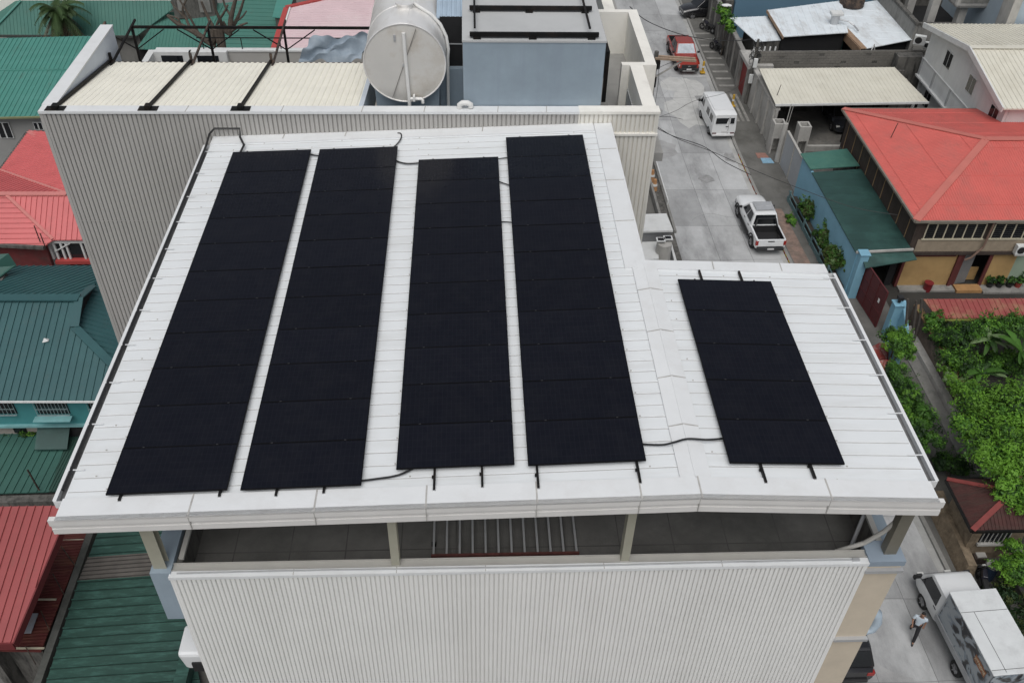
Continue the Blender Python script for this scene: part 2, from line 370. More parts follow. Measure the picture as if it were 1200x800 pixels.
# deck side rails and braces
m = MB(); m.bar((-6.0, 11.5, 16.56), (-6.0, 25, 16.56), .1, .07); m.bar((8.58, 11.5, 16.56), (8.58, 18, 16.56), .12, .07); m.build('handrail', STEEL_GREY, bld)
m = MB(); m.tube([(7.7, 11.55, 16.3), (8.2, 11.5, 16.65), (8.48, 11.45, 17.1), (8.62, 11.42, 17.5), (8.66, 11.42, 18.6)], .05, 8); m.build('brace_pipe', STEEL_GREY, bld)
m = MB(); m.tube([(8.3, 12.0, 15.85), (8.62, 12.5, 16.62)], .045, 8); m.build('prop', GALV, bld)
# steel columns
for (px, py) in ((190, 662), (464, 659), (732, 654), (1042, 650)):
    q = at(px, py, 16.56); x = q.x; y = 11.34; zt = zroof(x) - .3
    w = .13 if abs(x) > 5 else .085
    m = MB(); m.box(x - w, x + w, y - .1, y - .085, 16.53, zt); m.box(x - w, x + w, y + .085, y + .1, 16.53, zt); m.box(x - .006, x + .006, y - .085, y + .085, 16.53, zt)
    m.box(x - w, x - w + .008, y - .085, y + .085, 16.53, zt); m.build('column', STEEL_OLIVE if x < 5 else mat('dark bronze steel', (.16, .15, .12, 1), .5, .1, 2), bld)
for (x, y) in ((-6.3, 15), (-6.3, 18), (-6.3, 21.5), (8.72, 15), (8.72, 17.8)):
    m = MB(); m.box(x - .09, x + .09, y - .09, y + .09, 16.4, zroof(x) - .3); m.build('column', STEEL_OLIVE, bld)
# tan side strip with ledges
m = MB(); m.box(8.2, 8.95, 11.12, 11.41, 0, 16.44); m.build('plaster_strip', TAN, bld)
for zz, x1, x0 in ((16.22, 8.99, 8.19), (13.55, 8.98, 8.2)):
    m = MB(); m.box(x0, x1, 11.03, 11.12, zz, zz + .09); m.build('ledge', GALV, bld)
m = MB(); m.tube([(8.55, 11.3, 13.64), (8.99, 11.3, 13.64), (9.12, 11.3, 13.70), (9.16, 11.3, 13.95), (9.08, 11.3, 14.25), (8.9, 11.3, 14.4)], .14, 12); m.build('pipe_elbow', mat('pale blue plastic', (0.45, 0.54, 0.62, 1), 0.4, 0.05, 2), bld, smooth=True)

# steel rack lying on the deck
rk = thing('steel_rack', 'rack of pale steel bars with a rusty red front rail on the open deck', 'rack', (.6, 13, DZ))
ra, rb_ = at(508, 649, DZ + .14), at(676, 647.5, DZ + .14)
for i in range(12):
    x = ra.x + (rb_.x - ra.x) * i / 11; m = MB(); m.box(x - .022, x + .022, ra.y, ra.y + 3.2, DZ + .10, DZ + .15); m.build('bar', GALV, rk)
m = MB(); m.box(ra.x - .05, rb_.x + .05, ra.y - .06, ra.y - .005, DZ + .04, DZ + .16); m.build('front_rail', mat('rusty red primer', (.12, .04, .034, 1), .8, .35, 4), rk)
m = MB(); m.box(ra.x - .05, rb_.x + .05, ra.y + 3.205, ra.y + 3.26, DZ, DZ + .15); m.box(ra.x - .05, ra.x + .05, ra.y + .3, ra.y + .36, DZ + .0, DZ + .098); m.build('back_rail', BLACK_STEEL, rk)

# exhaust hood on the side wall
hd = thing('exhaust_hood', 'white rounded exhaust hood sticking out beside the ribbed front wall', 'exhaust hood', (-6.3, 11.4, 13.0))
m = MB(); m.hexa([(-6.62, 11.2, 12.75), (-6.1, 11.2, 12.75), (-6.1, 11.9, 12.75), (-6.62, 11.9, 12.75)], [(-6.7, 11.15, 13.45), (-6.1, 11.15, 13.45), (-6.1, 11.95, 13.45), (-6.7, 11.95, 13.45)])
m.build('casing', WHITE_FLASH, hd, bevel=.09)
m = MB(); m.box(-6.42, -6.2, 11.13, 11.18, 12.78, 13.12); m.build('grille', DARK, hd)

# ------------------------------------------------------------------ solar panels
def panel_mats():
    m = bpy.data.materials.new('black solar glass'); m.use_nodes = True; nt = m.node_tree; N = nt.nodes; L = nt.links; b = N['Principled BSDF']
    tc = N.new('ShaderNodeTexCoord'); br = N.new('ShaderNodeTexBrick')
    br.offset = 0; br.inputs['Scale'].default_value = 1.0; br.inputs['Brick Width'].default_value = 0.094; br.inputs['Row Height'].default_value = 0.182
    br.inputs['Mortar Size'].default_value = 0.004; br.inputs['Mortar Smooth'].default_value = 0.3
    br.inputs['Color1'].default_value = (0.0072, 0.0082, 0.0130, 1); br.inputs['Color2'].default_value = (0.0084, 0.0094, 0.0144, 1); br.inputs['Mortar'].default_value = (0.0135, 0.0145, 0.0205, 1)
    L.new(tc.outputs['Object'], br.inputs['Vector'])
    oi = N.new('ShaderNodeObjectInfo'); mr = N.new('ShaderNodeMapRange'); mr.inputs['To Min'].default_value = 0.92; mr.inputs['To Max'].default_value = 1.08
    L.new(oi.outputs['Random'], mr.inputs['Value'])
    mx = N.new('ShaderNodeMix'); mx.data_type = 'RGBA'; mx.blend_type = 'MULTIPLY'; mx.inputs[0].default_value = 1
    L.new(br.outputs['Color'], mx.inputs[6]); L.new(mr.outputs[0], mx.inputs[7])
    nd = N.new('ShaderNodeTexNoise'); nd.inputs['Scale'].default_value = 2.2; nd.inputs['Detail'].default_value = 9; nd.inputs['Roughness'].default_value = .7; gp = N.new('ShaderNodeNewGeometry')
    L.new(gp.outputs['Position'], nd.inputs['Vector']); rd = N.new('ShaderNodeMapRange'); rd.inputs['From Min'].default_value = .45; rd.inputs['From Max'].default_value = .8; rd.inputs['To Max'].default_value = .05
    L.new(nd.outputs['Fac'], rd.inputs['Value']); md = N.new('ShaderNodeMix'); md.data_type = 'RGBA'; md.inputs[7].default_value = (.09, .088, .085, 1)
    L.new(rd.outputs[0], md.inputs[0]); L.new(mx.outputs[2], md.inputs[6]); L.new(md.outputs[2], b.inputs['Base Color'])
    ns = N.new('ShaderNodeTexNoise'); ns.inputs['Scale'].default_value = 1.3; ns.inputs['Detail'].default_value = 5
    L.new(tc.outputs['Object'], ns.inputs['Vector'])
    r2 = N.new('ShaderNodeMapRange'); r2.inputs['To Min'].default_value = 0.12; r2.inputs['To Max'].default_value = 0.3
    L.new(ns.outputs['Fac'], r2.inputs['Value']); L.new(r2.outputs[0], b.inputs['Roughness'])
    b.inputs['Specular IOR Level'].default_value = 0.10
    return m
PGLASS = panel_mats(); PFRAME = mat('black anodised frame', (0.004, 0.004, 0.005, 1), 0.6, 0.1, 3, spec=.12)
PW, PD = 2.262, 1.146
def make_panel(sl, name):
    t = thing('solar_panel', name, 'solar panel')
    f = MB(); h = .035; w = .014
    def B(x0, x1, y0, y1, z0, z1): f.hexa([(x, y, z0 + sl * x) for x, y in ((x0, y0), (x1, y0), (x1, y1), (x0, y1))], [(x, y, z1 + sl * x) for x, y in ((x0, y0), (x1, y0), (x1, y1), (x0, y1))])
    B(-PW / 2, PW / 2, 0, w, 0, h); B(-PW / 2, PW / 2, PD - w, PD, 0, h); B(-PW / 2, -PW / 2 + w, w, PD - w, 0, h); B(PW / 2 - w, PW / 2, w, PD - w, 0, h)
    f.build('frame', PFRAME, t, local=True)
    g = MB(); x0, x1, y0, y1 = -PW / 2 + w, PW / 2 - w, w, PD - w
    g.hexa([(x, y, .006 + sl * x) for x, y in ((x0, y0), (x1, y0), (x1, y1), (x0, y1))], [(x, y, h - .003 + sl * x) for x, y in ((x0, y0), (x1, y0), (x1, y1), (x0, y1))])
    g.build('cell_glass', PGLASS, t, local=True)
    c = MB()
    for xx in (-.72, .72): c.hexa([(x, y, h + .001 + sl * x) for x, y in ((xx - .02, PD - .004), (xx + .02, PD - .004), (xx + .02, PD + .022), (xx - .02, PD + .022))], [(x, y, h + .006 + sl * x) for x, y in ((xx - .02, PD - .004), (xx + .02, PD - .004), (xx + .02, PD + .022), (xx - .02, PD + .022))])
    c.build('clamp', mat('dull clamp', (.02, .02, .022, 1), .6), t, local=True)
    return t
COLS = [(-5.765, 11.37, 11, 'leftmost column'), (-3.25, 11.35, 11, 'second column from the left'), (-.35, 11.70, 10, 'middle column'),
        (2.17, 11.66, 11, 'tall column left of the ridge'), (6.03, 11.56, 5, 'short column on the right wing')]
pl_ = make_panel(SL, 'x'); pr_ = make_panel(-SL, 'x')
ul = ur = False
for ci, (cx, y0, n, nm) in enumerate(COLS):
    for k in range(n):
        w = 'nearest' if k == 0 else 'farthest' if k == n - 1 else ORD[k] if k <= 5 or n < 7 else None
        if k == 0: lab = 'black solar panel at the near end of the ' + nm
        elif k == n - 1: lab = 'black solar panel at the far end of the ' + nm
        elif k < n / 2: lab = 'black solar panel, %s from the near end of the %s' % (ORD[k], nm)
        else: lab = 'black solar panel, %s from the far end of the %s' % (ORD[n - 1 - k], nm)
        loc = (cx, y0 + k * 1.152, zroof(cx) + .105)
        if cx < RX: o = pl_ if not ul else dup(pl_); ul = True
        else: o = pr_ if not ur else dup(pr_); ur = True
        o.location = loc; o['label'] = lab; o['group'] = 'black solar panels on the white roof'
        rx = rnd.uniform(-.003, .003); o.rotation_euler = (rx, rnd.uniform(-.002, .002), rnd.uniform(-.0015, .0015))
rails = [((140, 582), 585, COLS[0]), ((258, 580), 583, COLS[0]), ((324, 575), 580, COLS[1]), ((380, 573), 578, COLS[1]), ((509, 560), 573, COLS[2]), ((565, 560), 571, COLS[2]),
         ((630, 555), 570, COLS[3]), ((748, 555), 567, COLS[3]), ((894, 555), 566, COLS[4]), ((952, 550), 560, COLS[4])]
for i, ((px, py), pe, c) in enumerate(rails):
    z = zroof(c[0]) + .07
    a = at(px, py, z); e = at(px, pe, z); x = a.x
    yend = c[1] + c[2] * 1.152 + (.45 if c[2] == 5 else .05)
    m = MB(); zz = zroof(x) + .034
    m.box(x - .022, x + .022, e.y, yend, zz, zz + .062); m.mi(1); m.box(x - .03, x + .03, e.y - .012, e.y, zz + .0, zz + .03); m.mi(0); m.box(x - .05, x + .02, e.y + .3, e.y + .345, zz, zz + .05)
    m.build('mounting_rail', [BLACK_STEEL, GALV], label='black mounting rail, %s one under the %s of panels' % ('left' if i % 2 == 0 else 'right', c[3]), cat='rail', group='rails under the solar panels')
def roofcable(pts, label, r=.022, dz=.06, bumpy=True):
    P = []
    for p in pts:
        q = at(p[0], p[1], 19.0)
        for _ in range(5): q = at(p[0], p[1], zroof(q.x) + dz + (.05 if abs(q.x - RX) < .45 else 0))
        P.append(q)
    Q = smooth_path(P)
    m = MB(); m.tube(Q, r, 6); m.build('cable', CABLE, label=label, cat='cable', group='black cables between panel columns', smooth=True)
def smooth_path(P, n=6):
    Q = []
    for i in range(len(P) - 1):
        p0 = P[max(i - 1, 0)]; p1 = P[i]; p2 = P[i + 1]; p3 = P[min(i + 2, len(P) - 1)]
        for k in range(n):
            t = k / n; Q.append(0.5 * ((2 * p1) + (p2 - p0) * t + (2 * p0 - 5 * p1 + 4 * p2 - p3) * t * t + (3 * p1 - p0 - 3 * p2 + p3) * t ** 3))
    Q.append(P[-1]); return Q
roofcable([(415, 564), (440, 561), (468, 556), (495, 543)], 'black cable near the eave joining the second and middle panel columns')
roofcable([(748, 520), (775, 521), (790, 518), (806, 514), (830, 515), (852, 513)], 'black cable crossing the ridge cap to the short panel column')
roofcable([(460, 186), (468, 190), (478, 192), (494, 191)], 'thick black cable between far ends of the second and middle columns')
roofcable([(578, 188), (586, 186), (600, 184)], 'thin cable at the far end between middle and tall columns', .014)
roofcable([(578, 211), (588, 214), (602, 219)], 'second cable from the far wall between middle and tall columns', .016)
roofcable([(580, 260), (590, 260), (606, 261)], 'third cable from the far wall between middle and tall columns', .016)
roofcable([(360, 180), (368, 182), (380, 183)], 'short cable between far ends of the two left panel columns', .02)
roofcable([(459, 175), (466, 168), (470, 162), (470, 157), (466, 156)], 'black cable curling from the second column up to the grey wall', .02)
P = [at(281, 180, 18.75), at(286, 170, 18.78), Vector((-6.85, 24.9, 18.8)), Vector((-6.85, 25.05, 19.0)), Vector((-7.6, 25.05, 19.0)), Vector((-7.76, 25.0, 18.85)), Vector((-7.8, 24.6, 18.70)), Vector((-7.79, 18, 18.66)), Vector((-7.79, 11.6, 18.66))]
m = MB(); m.tube(P, .032, 8); m.build('conduit', CABLE, label='black conduit looping from the left panel column into the left gutter', cat='conduit')
# ================================================================== BACK BUILDING with ribbed cladding
FY = 25.2; ZT = 19.5
bk = thing('clad_building', 'tall building with grey ribbed cladding behind the panel roof', 'building', (-3.2, 29, 0))
m = MB(); m.corr((-12.55, FY), (3.24, FY), 0, ZT - .06, 0.135, .05, (0, -1)); zc_ = atY(160, 258, FY).z; m.box(-12.5, 3.24, FY - .054, FY - .051, zc_, zc_ + .02); m.build('grey_cladding', CLAD_GREY, bk)
m = MB(); m.corr((3.28, FY), (5.66, FY), 0, ZT - .06, 0.138, .05, (0, -1)); m.box(5.62, 5.68, FY - .07, FY, 0, ZT - .06); m.box(3.24, 3.29, FY - .06, FY - .004, 0, ZT - .06)
m.mi(1); m.box(3.8, 5.70, FY - .09, FY - .0, 18.72, 18.8); m.build('cream_cladding', [CLAD_CREAM, CREAM_PAINT], bk)
m = MB(); m.box(-12.6, -12.5, FY - .06, FY + .05, 0, ZT - .06); m.build('corner_trim', CLAD_GREY, bk)
m = MB(); m.box(-12.6, 3.26, FY - .09, FY + .28, ZT - .06, ZT + .02); m.mi(1)
for px in (218, 330, 424, 497, 583, 640): xx = atY(px, 131, FY).x; m.bar((xx, FY - .095, ZT + .02), (xx + .03, FY + .28, ZT + .021), .025, .012)
m.build('coping', [WHITE_FLASH, JOINT], bk)
m = MB(); m.box(3.26, 5.70, FY - .09, FY + .3, ZT - .06, ZT + .03); m.build('coping', CREAM_PAINT, bk)
# left parapet (falls behind)
m = MB(); m.box(-12.58, -12.2, FY + .28, 31.3, 0, ZT); m.mi(1); m.box(-12.6, -12.18, FY + .285, 31.32, ZT, ZT + .05); m.build('side_parapet', [mat('pale blue white paint', (0.58, 0.63, 0.69, 1), 0.7, 0.06, 1.5), WHITE_FLASH], bk)
# hidden mass of the building
m = MB(); m.box(-12.2, 3.2, FY + .05, 35.1, 0, 14.8); m.box(3.2, 5.6, FY + .05, 39, 0, 17.9); m.build('block', CONC_LIGHT, bk)
m = MB(); m.box(-3.0, 3.2, FY + .05, 36, 14.8, 17.9); m.build('roof_deck', CONC, bk)
# sloping cream roof between parapet and terrace
TS = 0.17
def tz(y): return ZT - .02 - TS * (y - FY - .28)
YE = 30.3
poly = [Vector((-12.18, FY + .28, tz(FY + .28))), Vector((-3.35, FY + .28, tz(FY + .28))), Vector((-3.35, YE, tz(YE))), Vector((-12.18, YE, tz(YE)))]
m = MB(); m.slab(poly, .03); m.seams(poly, (0, 1, 0), .19, .12, .022); m.build('canopy_roof', CREAM_ROOF, bk)
m = MB(); m.box(-12.18, -3.35, YE + .01, YE + .06, tz(YE) - .14, tz(YE) + .0); m.build('eave_gutter', RUSTY_STEEL, bk)
m = MB(); m.hexa([(-3.34, FY + .28, 17.9), (-3.2, FY + .28, 17.9), (-3.2, YE, 17.9), (-3.34, YE, 17.9)], [(-3.34, FY + .28, ZT), (-3.2, FY + .28, ZT), (-3.2, YE, tz(YE) + .1), (-3.34, YE, tz(YE) + .1)]); m.build('pit_wall', mat('pale blue white paint', (0, 0, 0, 1)), bk)
# black steel frame over the canopy
fr = thing('steel_trellis', 'black sloping steel beams and posts over the cream canopy roof', 'steel trellis', (-8, 28, 16.2))
TY = 32.6
for i, (px, py) in enumerate(((66, 128), (175, 130), (283, 130))):
    a = atY(px, py, FY + .12); a.z = ZT + .06
    xk = a.x; 
    m = MB(); m.bar((xk, FY + .1, ZT + .07), (xk, YE - .1, tz(YE) + .12), .065, .09); b = m.build('beam', BLACK_STEEL, fr)
    m = MB(); m.box(xk - .28, xk + .28, FY - .06, FY + .22, ZT + .026, ZT + .04); m.box(xk - .08, xk + .08, FY - .02, FY + .2, ZT + .04, ZT + .15); m.build('base_plate', BLACK_STEEL, fr)
    m = MB(); m.bar((xk + .02, YE - .1, tz(YE) + .02), (xk + .02, YE - .1, tz(YE) + .38), .08, .08); m.bar((xk + .1, YE - .45, tz(YE) + .08), (xk + .1, TY + .5, tz(YE) + .34), .06, .075); m.build('outrigger', RUSTY_STEEL if i else BLACK_STEEL, fr)
    m = MB(); m.bar((xk + .1, TY, 14.8), (xk + .1, TY, tz(YE) + .26), .08, .08); m.build('post', BLACK_STEEL, fr)
    m = MB()
    for s in (-1, 1): m.bar((xk + .1, TY, tz(YE) - .55), (xk + .1 + s * 1.1, TY, tz(YE) + .2), .035, .035)
    m.build('brace', BLACK_STEEL, fr)
    if i == 0: x0 = xk
m = MB(); m.bar((x0 + .1, TY, tz(YE) + .28), (-3.05, TY, tz(YE) + .28), .07, .09); m.build('tie_beam', BLACK_STEEL, fr)
m = MB(); m.bar((x0 - .9, YE - .4, tz(YE) + .0), (x0 - .9, TY + .3, tz(YE) + .32), .07, .08); m.build('loose_rail', RUSTY_STEEL, fr)
# terrace parapet with two dormer boxes
PYB = 35.0; PT = atY(300, 59, PYB).z
m = MB(); m.box(-12.2, -2.5, PYB, PYB + .18, 14.8, PT - .06); m.mi(1); m.box(-12.25, -2.5, PYB - .03, PYB + .22, PT - .06, PT); m.build('terrace_parapet', [mat('grey plaster', (0.42, 0.41, 0.39, 1), .85, .06, 1.5), WHITE_PAINT], bk)
for px in (201, 243):
    c = atY(px, 66, PYB - .25); xx = c.x
    m = MB(); m.box(xx - .7, xx + .75, PYB - .25, PYB - .035, 14.8, PT + .02); m.build('dormer_box', WHITE_PAINT, bk)
    m = MB(); m.box(xx - .40, xx + .42, PYB - .27, PYB - .253, 14.9, PT - .12); m.build('window', GLASS, bk)
m = MB(); m.box(-12.5, -12.26, 31.35, PYB, 14.8, PT); m.build('terrace_wall', WHITE_PAINT, bk)
rl = thing('terrace_railing', 'thin black railing along the terrace parapet behind the canopy', 'railing', (-7, PYB + .1, PT))
m = MB(); m.bar((-10.6, PYB + .1, PT + .45), (-2.6, PYB + .1, PT + .45), .035, .035); m.build('top_rail', BLACK_STEEL, rl)
m = MB()
for i in range(6): m.bar((-10.4 + i * 1.5, PYB + .1, PT), (-10.4 + i * 1.5, PYB + .1, PT + .43), .03, .03)
m.build('baluster', BLACK_STEEL, rl)
# blue-grey tarp hanging from the frame
m = MB(); nx, ny = 26, 14; vs = []
A, B, C_, D = at(362, 47, 18.6), at(432, 40, 18.6), at(424, 72, 17.9), at(350, 73, 17.9)
for j in range(ny + 1):
    for i in range(nx + 1):
        u, v = i / nx, j / ny
        p = A * (1 - u) * (1 - v) + B * u * (1 - v) + C_ * u * v + D * (1 - u) * v
        p.z += .10 * math.sin(u * 9 + v * 5) + .06 * math.sin(v * 15 + u * 4) + .05 * math.sin(u * 23 - v * 7)
        p.y += .05 * math.sin(u * 14 + v * 9); p.x += .06 * math.sin(v * 6)
        vs.append(p)
m.add(vs, [(j * (nx + 1) + i, j * (nx + 1) + i + 1, (j + 1) * (nx + 1) + i + 1, (j + 1) * (nx + 1) + i) for j in range(ny) for i in range(nx)])
m.build('tarpaulin', mat('faded blue grey tarp', (0.25, 0.31, 0.37, 1), 0.6, 0.25, 1.5, dirt=(0.34, 0.38, 0.42, 1), dirt_amt=0.6, dirt_scale=1.5), label='crumpled blue grey tarpaulin draped behind the cream canopy roof', cat='tarpaulin', smooth=True)

# water tank
TX, TZ_, TR, TY0, TY1 = -1.92, 20.63, 1.2, 25.95, 31.2
tk = thing('water_tank', 'big horizontal stainless steel cylinder tank beside the blue grey block', 'water tank', (TX, 28.5, 17.9))
m = MB(); m.cyl((TX, TY0 + .012, TZ_), (TX, TY1, TZ_), TR, 64); m.build('shell', STAINLESS, tk, smooth=True)
m = MB(); vs = [(TX, TY0 - .05, TZ_)]; rr = [.45, .9, TR - .02]; dd = [-.045, -.025, .01]
for r, d in zip(rr, dd):
    for k in range(48): a = k * math.pi / 24; vs.append((TX + r * math.cos(a), TY0 + d, TZ_ + r * math.sin(a)))
fs = [(0, 1 + k, 1 + (k + 1) % 48) for k in range(48)]
for q in range(2): fs += [(1 + q * 48 + k, 1 + q * 48 + (k + 1) % 48, 1 + (q + 1) * 48 + (k + 1) % 48, 1 + (q + 1) * 48 + k) for k in range(48)]
m.add(vs, fs); hd_ = m.build('end_cap', mat('stained stainless end', (0.66, 0.645, 0.61, 1), 0.45, 0.06, 0.9, dirt=(0.42, 0.36, 0.28, 1), dirt_amt=0.6, dirt_scale=0.9, metal=0.2), tk, smooth=True)
m = MB()
ring = [(TX + TR * 1.006 * math.cos(k * math.pi / 32), TY0, TZ_ + TR * 1.006 * math.sin(k * math.pi / 32)) for k in range(65)]
m.tube(ring, .018, 6); m.build('rim', STAINLESS, tk)
m = MB(); m.bar((TX - .42, TY0 - .052, TZ_ - 1.05), (TX + .38, TY0 - .055, TZ_ + 1.08), .035, .012); m.mi(1); m.box(TX - .06, TX + .0, TY0 - .09, TY0 - .05, TZ_ - .05, TZ_ + .03); m.box(TX - .28, TX - .22, TY0 - .07, TY0 - .03, TZ_ + .72, TZ_ + .9)
m.build('weld_seam', [mat('dark weld line', (.14, .13, .12, 1), .8, .2, 4), GALV], tk)
m = MB()
for yy in (27.35, 29.2):
    ring = [(TX + TR * 1.004 * math.cos(k * math.pi / 32), yy, TZ_ + TR * 1.004 * math.sin(k * math.pi / 32)) for k in range(65)]; m.tube(ring, .008, 4)
m.box(TX - .12, TX + .14, TY0 + .06, 27.3, TZ_ + TR - .012, TZ_ + TR + .008)
m.build('band', STAINLESS, tk)
m = MB(); m.cyl((TX, 27.25, TZ_ + TR - .08), (TX, 27.25, TZ_ + TR + .1), .24, 28); m.cyl((TX, 27.25, TZ_ + TR + .1), (TX, 27.25, TZ_ + TR + .14), .27, 28); m.build('manhole', STAINLESS, tk, smooth=True)
m = MB(); m.tube([(TX + .02, TY0 - .1, TZ_ + .98), (TX + .03, TY0 - .12, TZ_ + .5), (TX + .08, TY0 - .12, TZ_ - 1.0), (TX + .08, TY0 - .12, 19.2)], .055, 10); m.tube([(TX + .08, TY0 - .12, TZ_ - 1.05), (TX + .45, TY0 - .13, TZ_ - 1.05), (TX + .49, TY0 - .15, TZ_ - 1.1), (TX + .49, TY0 - .15, 19.45)], .05, 10)
m.box(TX + .2, TX + .26, TY0 - .22, TY0 - .05, TZ_ - 1.1, TZ_ - .93); m.build('inlet_pipe', PVC, tk, smooth=True)
P = [(TX + .25, 27.4, TZ_ + TR + .05)] + [(TX + (TR + .07) * math.cos(a), 27.2 - .2 * (1 - a), TZ_ + (TR + .07) * math.sin(a)) for a in (1.2, .9, .6, .3, 0.0, -.2)] + [(TX + TR + .03, 26.9, 18.6)]
m = MB(); m.tube([Vector(p) for p in P], .05, 8); m.build('overflow_pipe', PVC, tk, smooth=True)
m = MB()
for yy in (26.5, 28.6, 30.6): m.hexa([(TX - .9, yy - .15, 17.9), (TX + .9, yy - .15, 17.9), (TX + .9, yy + .15, 17.9), (TX - .9, yy + .15, 17.9)], [(TX - 1.0, yy - .15, TZ_ - .7), (TX + 1.0, yy - .15, TZ_ - .7), (TX + 1.0, yy + .15, TZ_ - .7), (TX - 1.0, yy + .15, TZ_ - .7)])
m.build('saddle', BLUEGREY, tk)
# pipe elbow vent on the coping
m = MB(); c = atY(545, 127, FY + .2); m.tube([(c.x - .16, FY + .14, ZT + .03), (c.x - .16, FY + .14, ZT + .13), (c.x - .08, FY + .14, ZT + .19), (c.x + .08, FY + .14, ZT + .19), (c.x + .17, FY + .14, ZT + .13), (c.x + .17, FY + .14, ZT + .05)], .085, 10)
m.build('vent_elbow', PVC, label='white plastic elbow vent on the coping right of the tank', cat='vent pipe', smooth=True)

# pit wall, dark louvre and corrugated blue lean-to between tank and block
m = MB(); m.box(-.95, -.22, 27.2, 27.4, 17.9, 19.9); m.build('service_wall', BLUEGREY, bk)
m = MB(); m.box(-.9, -.23, 27.42, 27.47, 19.9, 21.45); m.mi(1); m.box(-.9, -.23, 27.40, 27.419, 20.6, 20.63); m.build('louvre', [DARK, GALV], bk)
m = MB(); pl = [Vector((-1.0, 27.45, 21.42)), Vector((-.22, 27.45, 21.42)), Vector((-.22, 30.5, 21.9)), Vector((-1.0, 30.5, 21.9))]
m.slab(pl, .03); m.seams(pl, (0, 1, 0), .14, .06, .03); m.build('lean_to_roof', mat('pale blue roof steel', (0.36, 0.45, 0.54, 1), .5, .08, 2), bk)
m = MB(); m.box(-3.0, -.22, 25.75, 27.2, 17.9, 18.6); m.build('pit_ledge', BLUEGREY, bk)

# stair house block
sb = thing('stair_house', 'blue grey rendered block with pale flat top beside the tank', 'rooftop block', (1.85, 29, 17.9))
BZ = atY(620, 48, FY + .3).z
m = MB(); m.box(-.2, 3.93, FY + .32, 36, 17.92, BZ - .06); m.build('wall', BLUEGREY, sb)
m = MB(); m.box(-.22, 3.95, FY + .30, 36.02, BZ - .058, BZ); m.build('flat_top', mat('pale grey render', (0.47, 0.48, 0.48, 1), .85, .05, .8, dirt=(0.36, .37, .37, 1), dirt_amt=.4, dirt_scale=.5), sb)
ft = thing('angle_grid', 'black angle steel grid lying on the flat top of the stair block', 'steel grid', (1.85, 28, BZ))
KZ = BZ - 21.8
for yy in (at(620, 42, BZ + .1).y, at(620, 11, BZ + .1).y, at(620, -12, BZ + .1).y):
    m = MB(); m.box(.0, 3.72, yy, yy + .08, KZ + 21.86, KZ + 21.98); m.box(.0, 3.72, yy + .08, yy + .2, KZ + 21.86, KZ + 21.875)
    for xx in (.1, 1.7, 3.4): m.box(xx, xx + .22, yy - .06, yy + .1, KZ + 21.803, KZ + 21.86)
    m.build('cross_beam', BLACK_STEEL, ft)
for xx in (.12, 3.45):
    m = MB(); m.box(xx, xx + .06, 25.9, 32.0, KZ + 21.985, KZ + 22.03); m.build('long_rail', BLACK_STEEL, ft)

# right hand roof terrace of the back building
TF = 17.92
m = MB(); m.box(3.2, 6.05, FY + .3, 40, TF - .3, TF); m.build('terrace_floor', mat('worn terrace screed', (0.33, 0.325, 0.31, 1), .9, .1, .8, dirt=(0.2, .2, .19, 1), dirt_amt=.5, dirt_scale=.7), bk)
m = MB(); m.box(5.22, 5.64, FY + .3, 28.4, 0, ZT); m.build('parapet', CREAM_PAINT, bk)
m = MB(); m.box(4.96, 6.1, 28.4, 28.62, 0, ZT); m.box(5.75, 6.1, 28.62, 32.8, 0, ZT); m.box(4.0, 6.1, 32.8, 33.05, 0, ZT); m.box(4.9, 5.3, 33.05, 39, 0, ZT); m.build('parapet', CREAM_PAINT, bk)
m = MB(); m.box(5.19, 5.215, FY + .32, 28.3, TF, TF + .8); m.seams([(5.19, FY + .35, TF), (5.19, 28.3, TF), (5.19, 28.3, TF + .8), (5.19, FY + .35, TF + .8)], (0, 0, 1), .12, .05, .03); m.build('parapet_skirt', WHITE_FLASH, bk)
m = MB(); m.box(4.55, 4.62, FY + .3, 28.2, TF + .004, TF + .05); m.build('floor_kerb', BLACK_STEEL, bk)
m = MB(); m.box(3.95, 4.6, 28.2, 28.42, TF, TF + .25); m.build('step', CONC, bk)
m = MB(); m.box(4.42, 4.54, 28.46, 28.6, TF, TF + 1.85); m.box(4.42, 4.54, 28.46, 31.5, TF + 1.85, TF + 2.0); m.box(4.45, 4.5, 28.7, 31.4, TF + .9, TF + 1.84); m.build('metal_screen', BLACK_STEEL, bk)
m = MB(); m.tube([Vector((3.9, 27.1, TF + 1.0)), Vector((4.3, 26.4, TF + .3)), Vector((4.58, 25.9, TF + .06))], .014, 5); m.build('cable', CABLE, label='thin black cable hanging on the right roof terrace', cat='cable')
# ================================================================== GROUND AND STREET
def tone(c, k): return (c[0] * k, c[1] * k, c[2] * k, 1)
GROUND = mat('dusty ground', (0.16, 0.155, 0.145, 1), .95, .2, .4, dirt=(0.07, .07, .065, 1), dirt_amt=.6, dirt_scale=.15, speck=.15)
m = MB(); m.face([(-400, -200, -.03), (400, -200, -.03), (400, 500, -.03), (-400, 500, -.03)]); m.build('ground', GROUND, kind='structure')
kerb = [(20.05, 5), (19.88, 18), (19.8, 22), (19.72, 25), (19.3, 36), (18.95, 43.7), (18.75, 52), (18.72, 58), (19.15, 66), (19.5, 85), (19.7, 140)]
def kx(y):
    for (x0, y0), (x1, y1) in zip(kerb, kerb[1:]):
        if y <= y1: return x0 + (x1 - x0) * (y - y0) / (y1 - y0)
    return kerb[-1][0]
def lx(y): return 12.75 if y > 40 else 12.9
ROADM = [mat('road concrete %s' % n, tone((0.43, 0.435, 0.435), k), .9, .16, .5, dirt=(0.19, .19, .19, 1), dirt_amt=.8, dirt_scale=.28, dirt_stretch=(1.3, .45, 1), speck=.16, bump=.12, bump_scale=30) for n, k in (('pale', 1.05), ('grey', .82), ('worn', .93))]
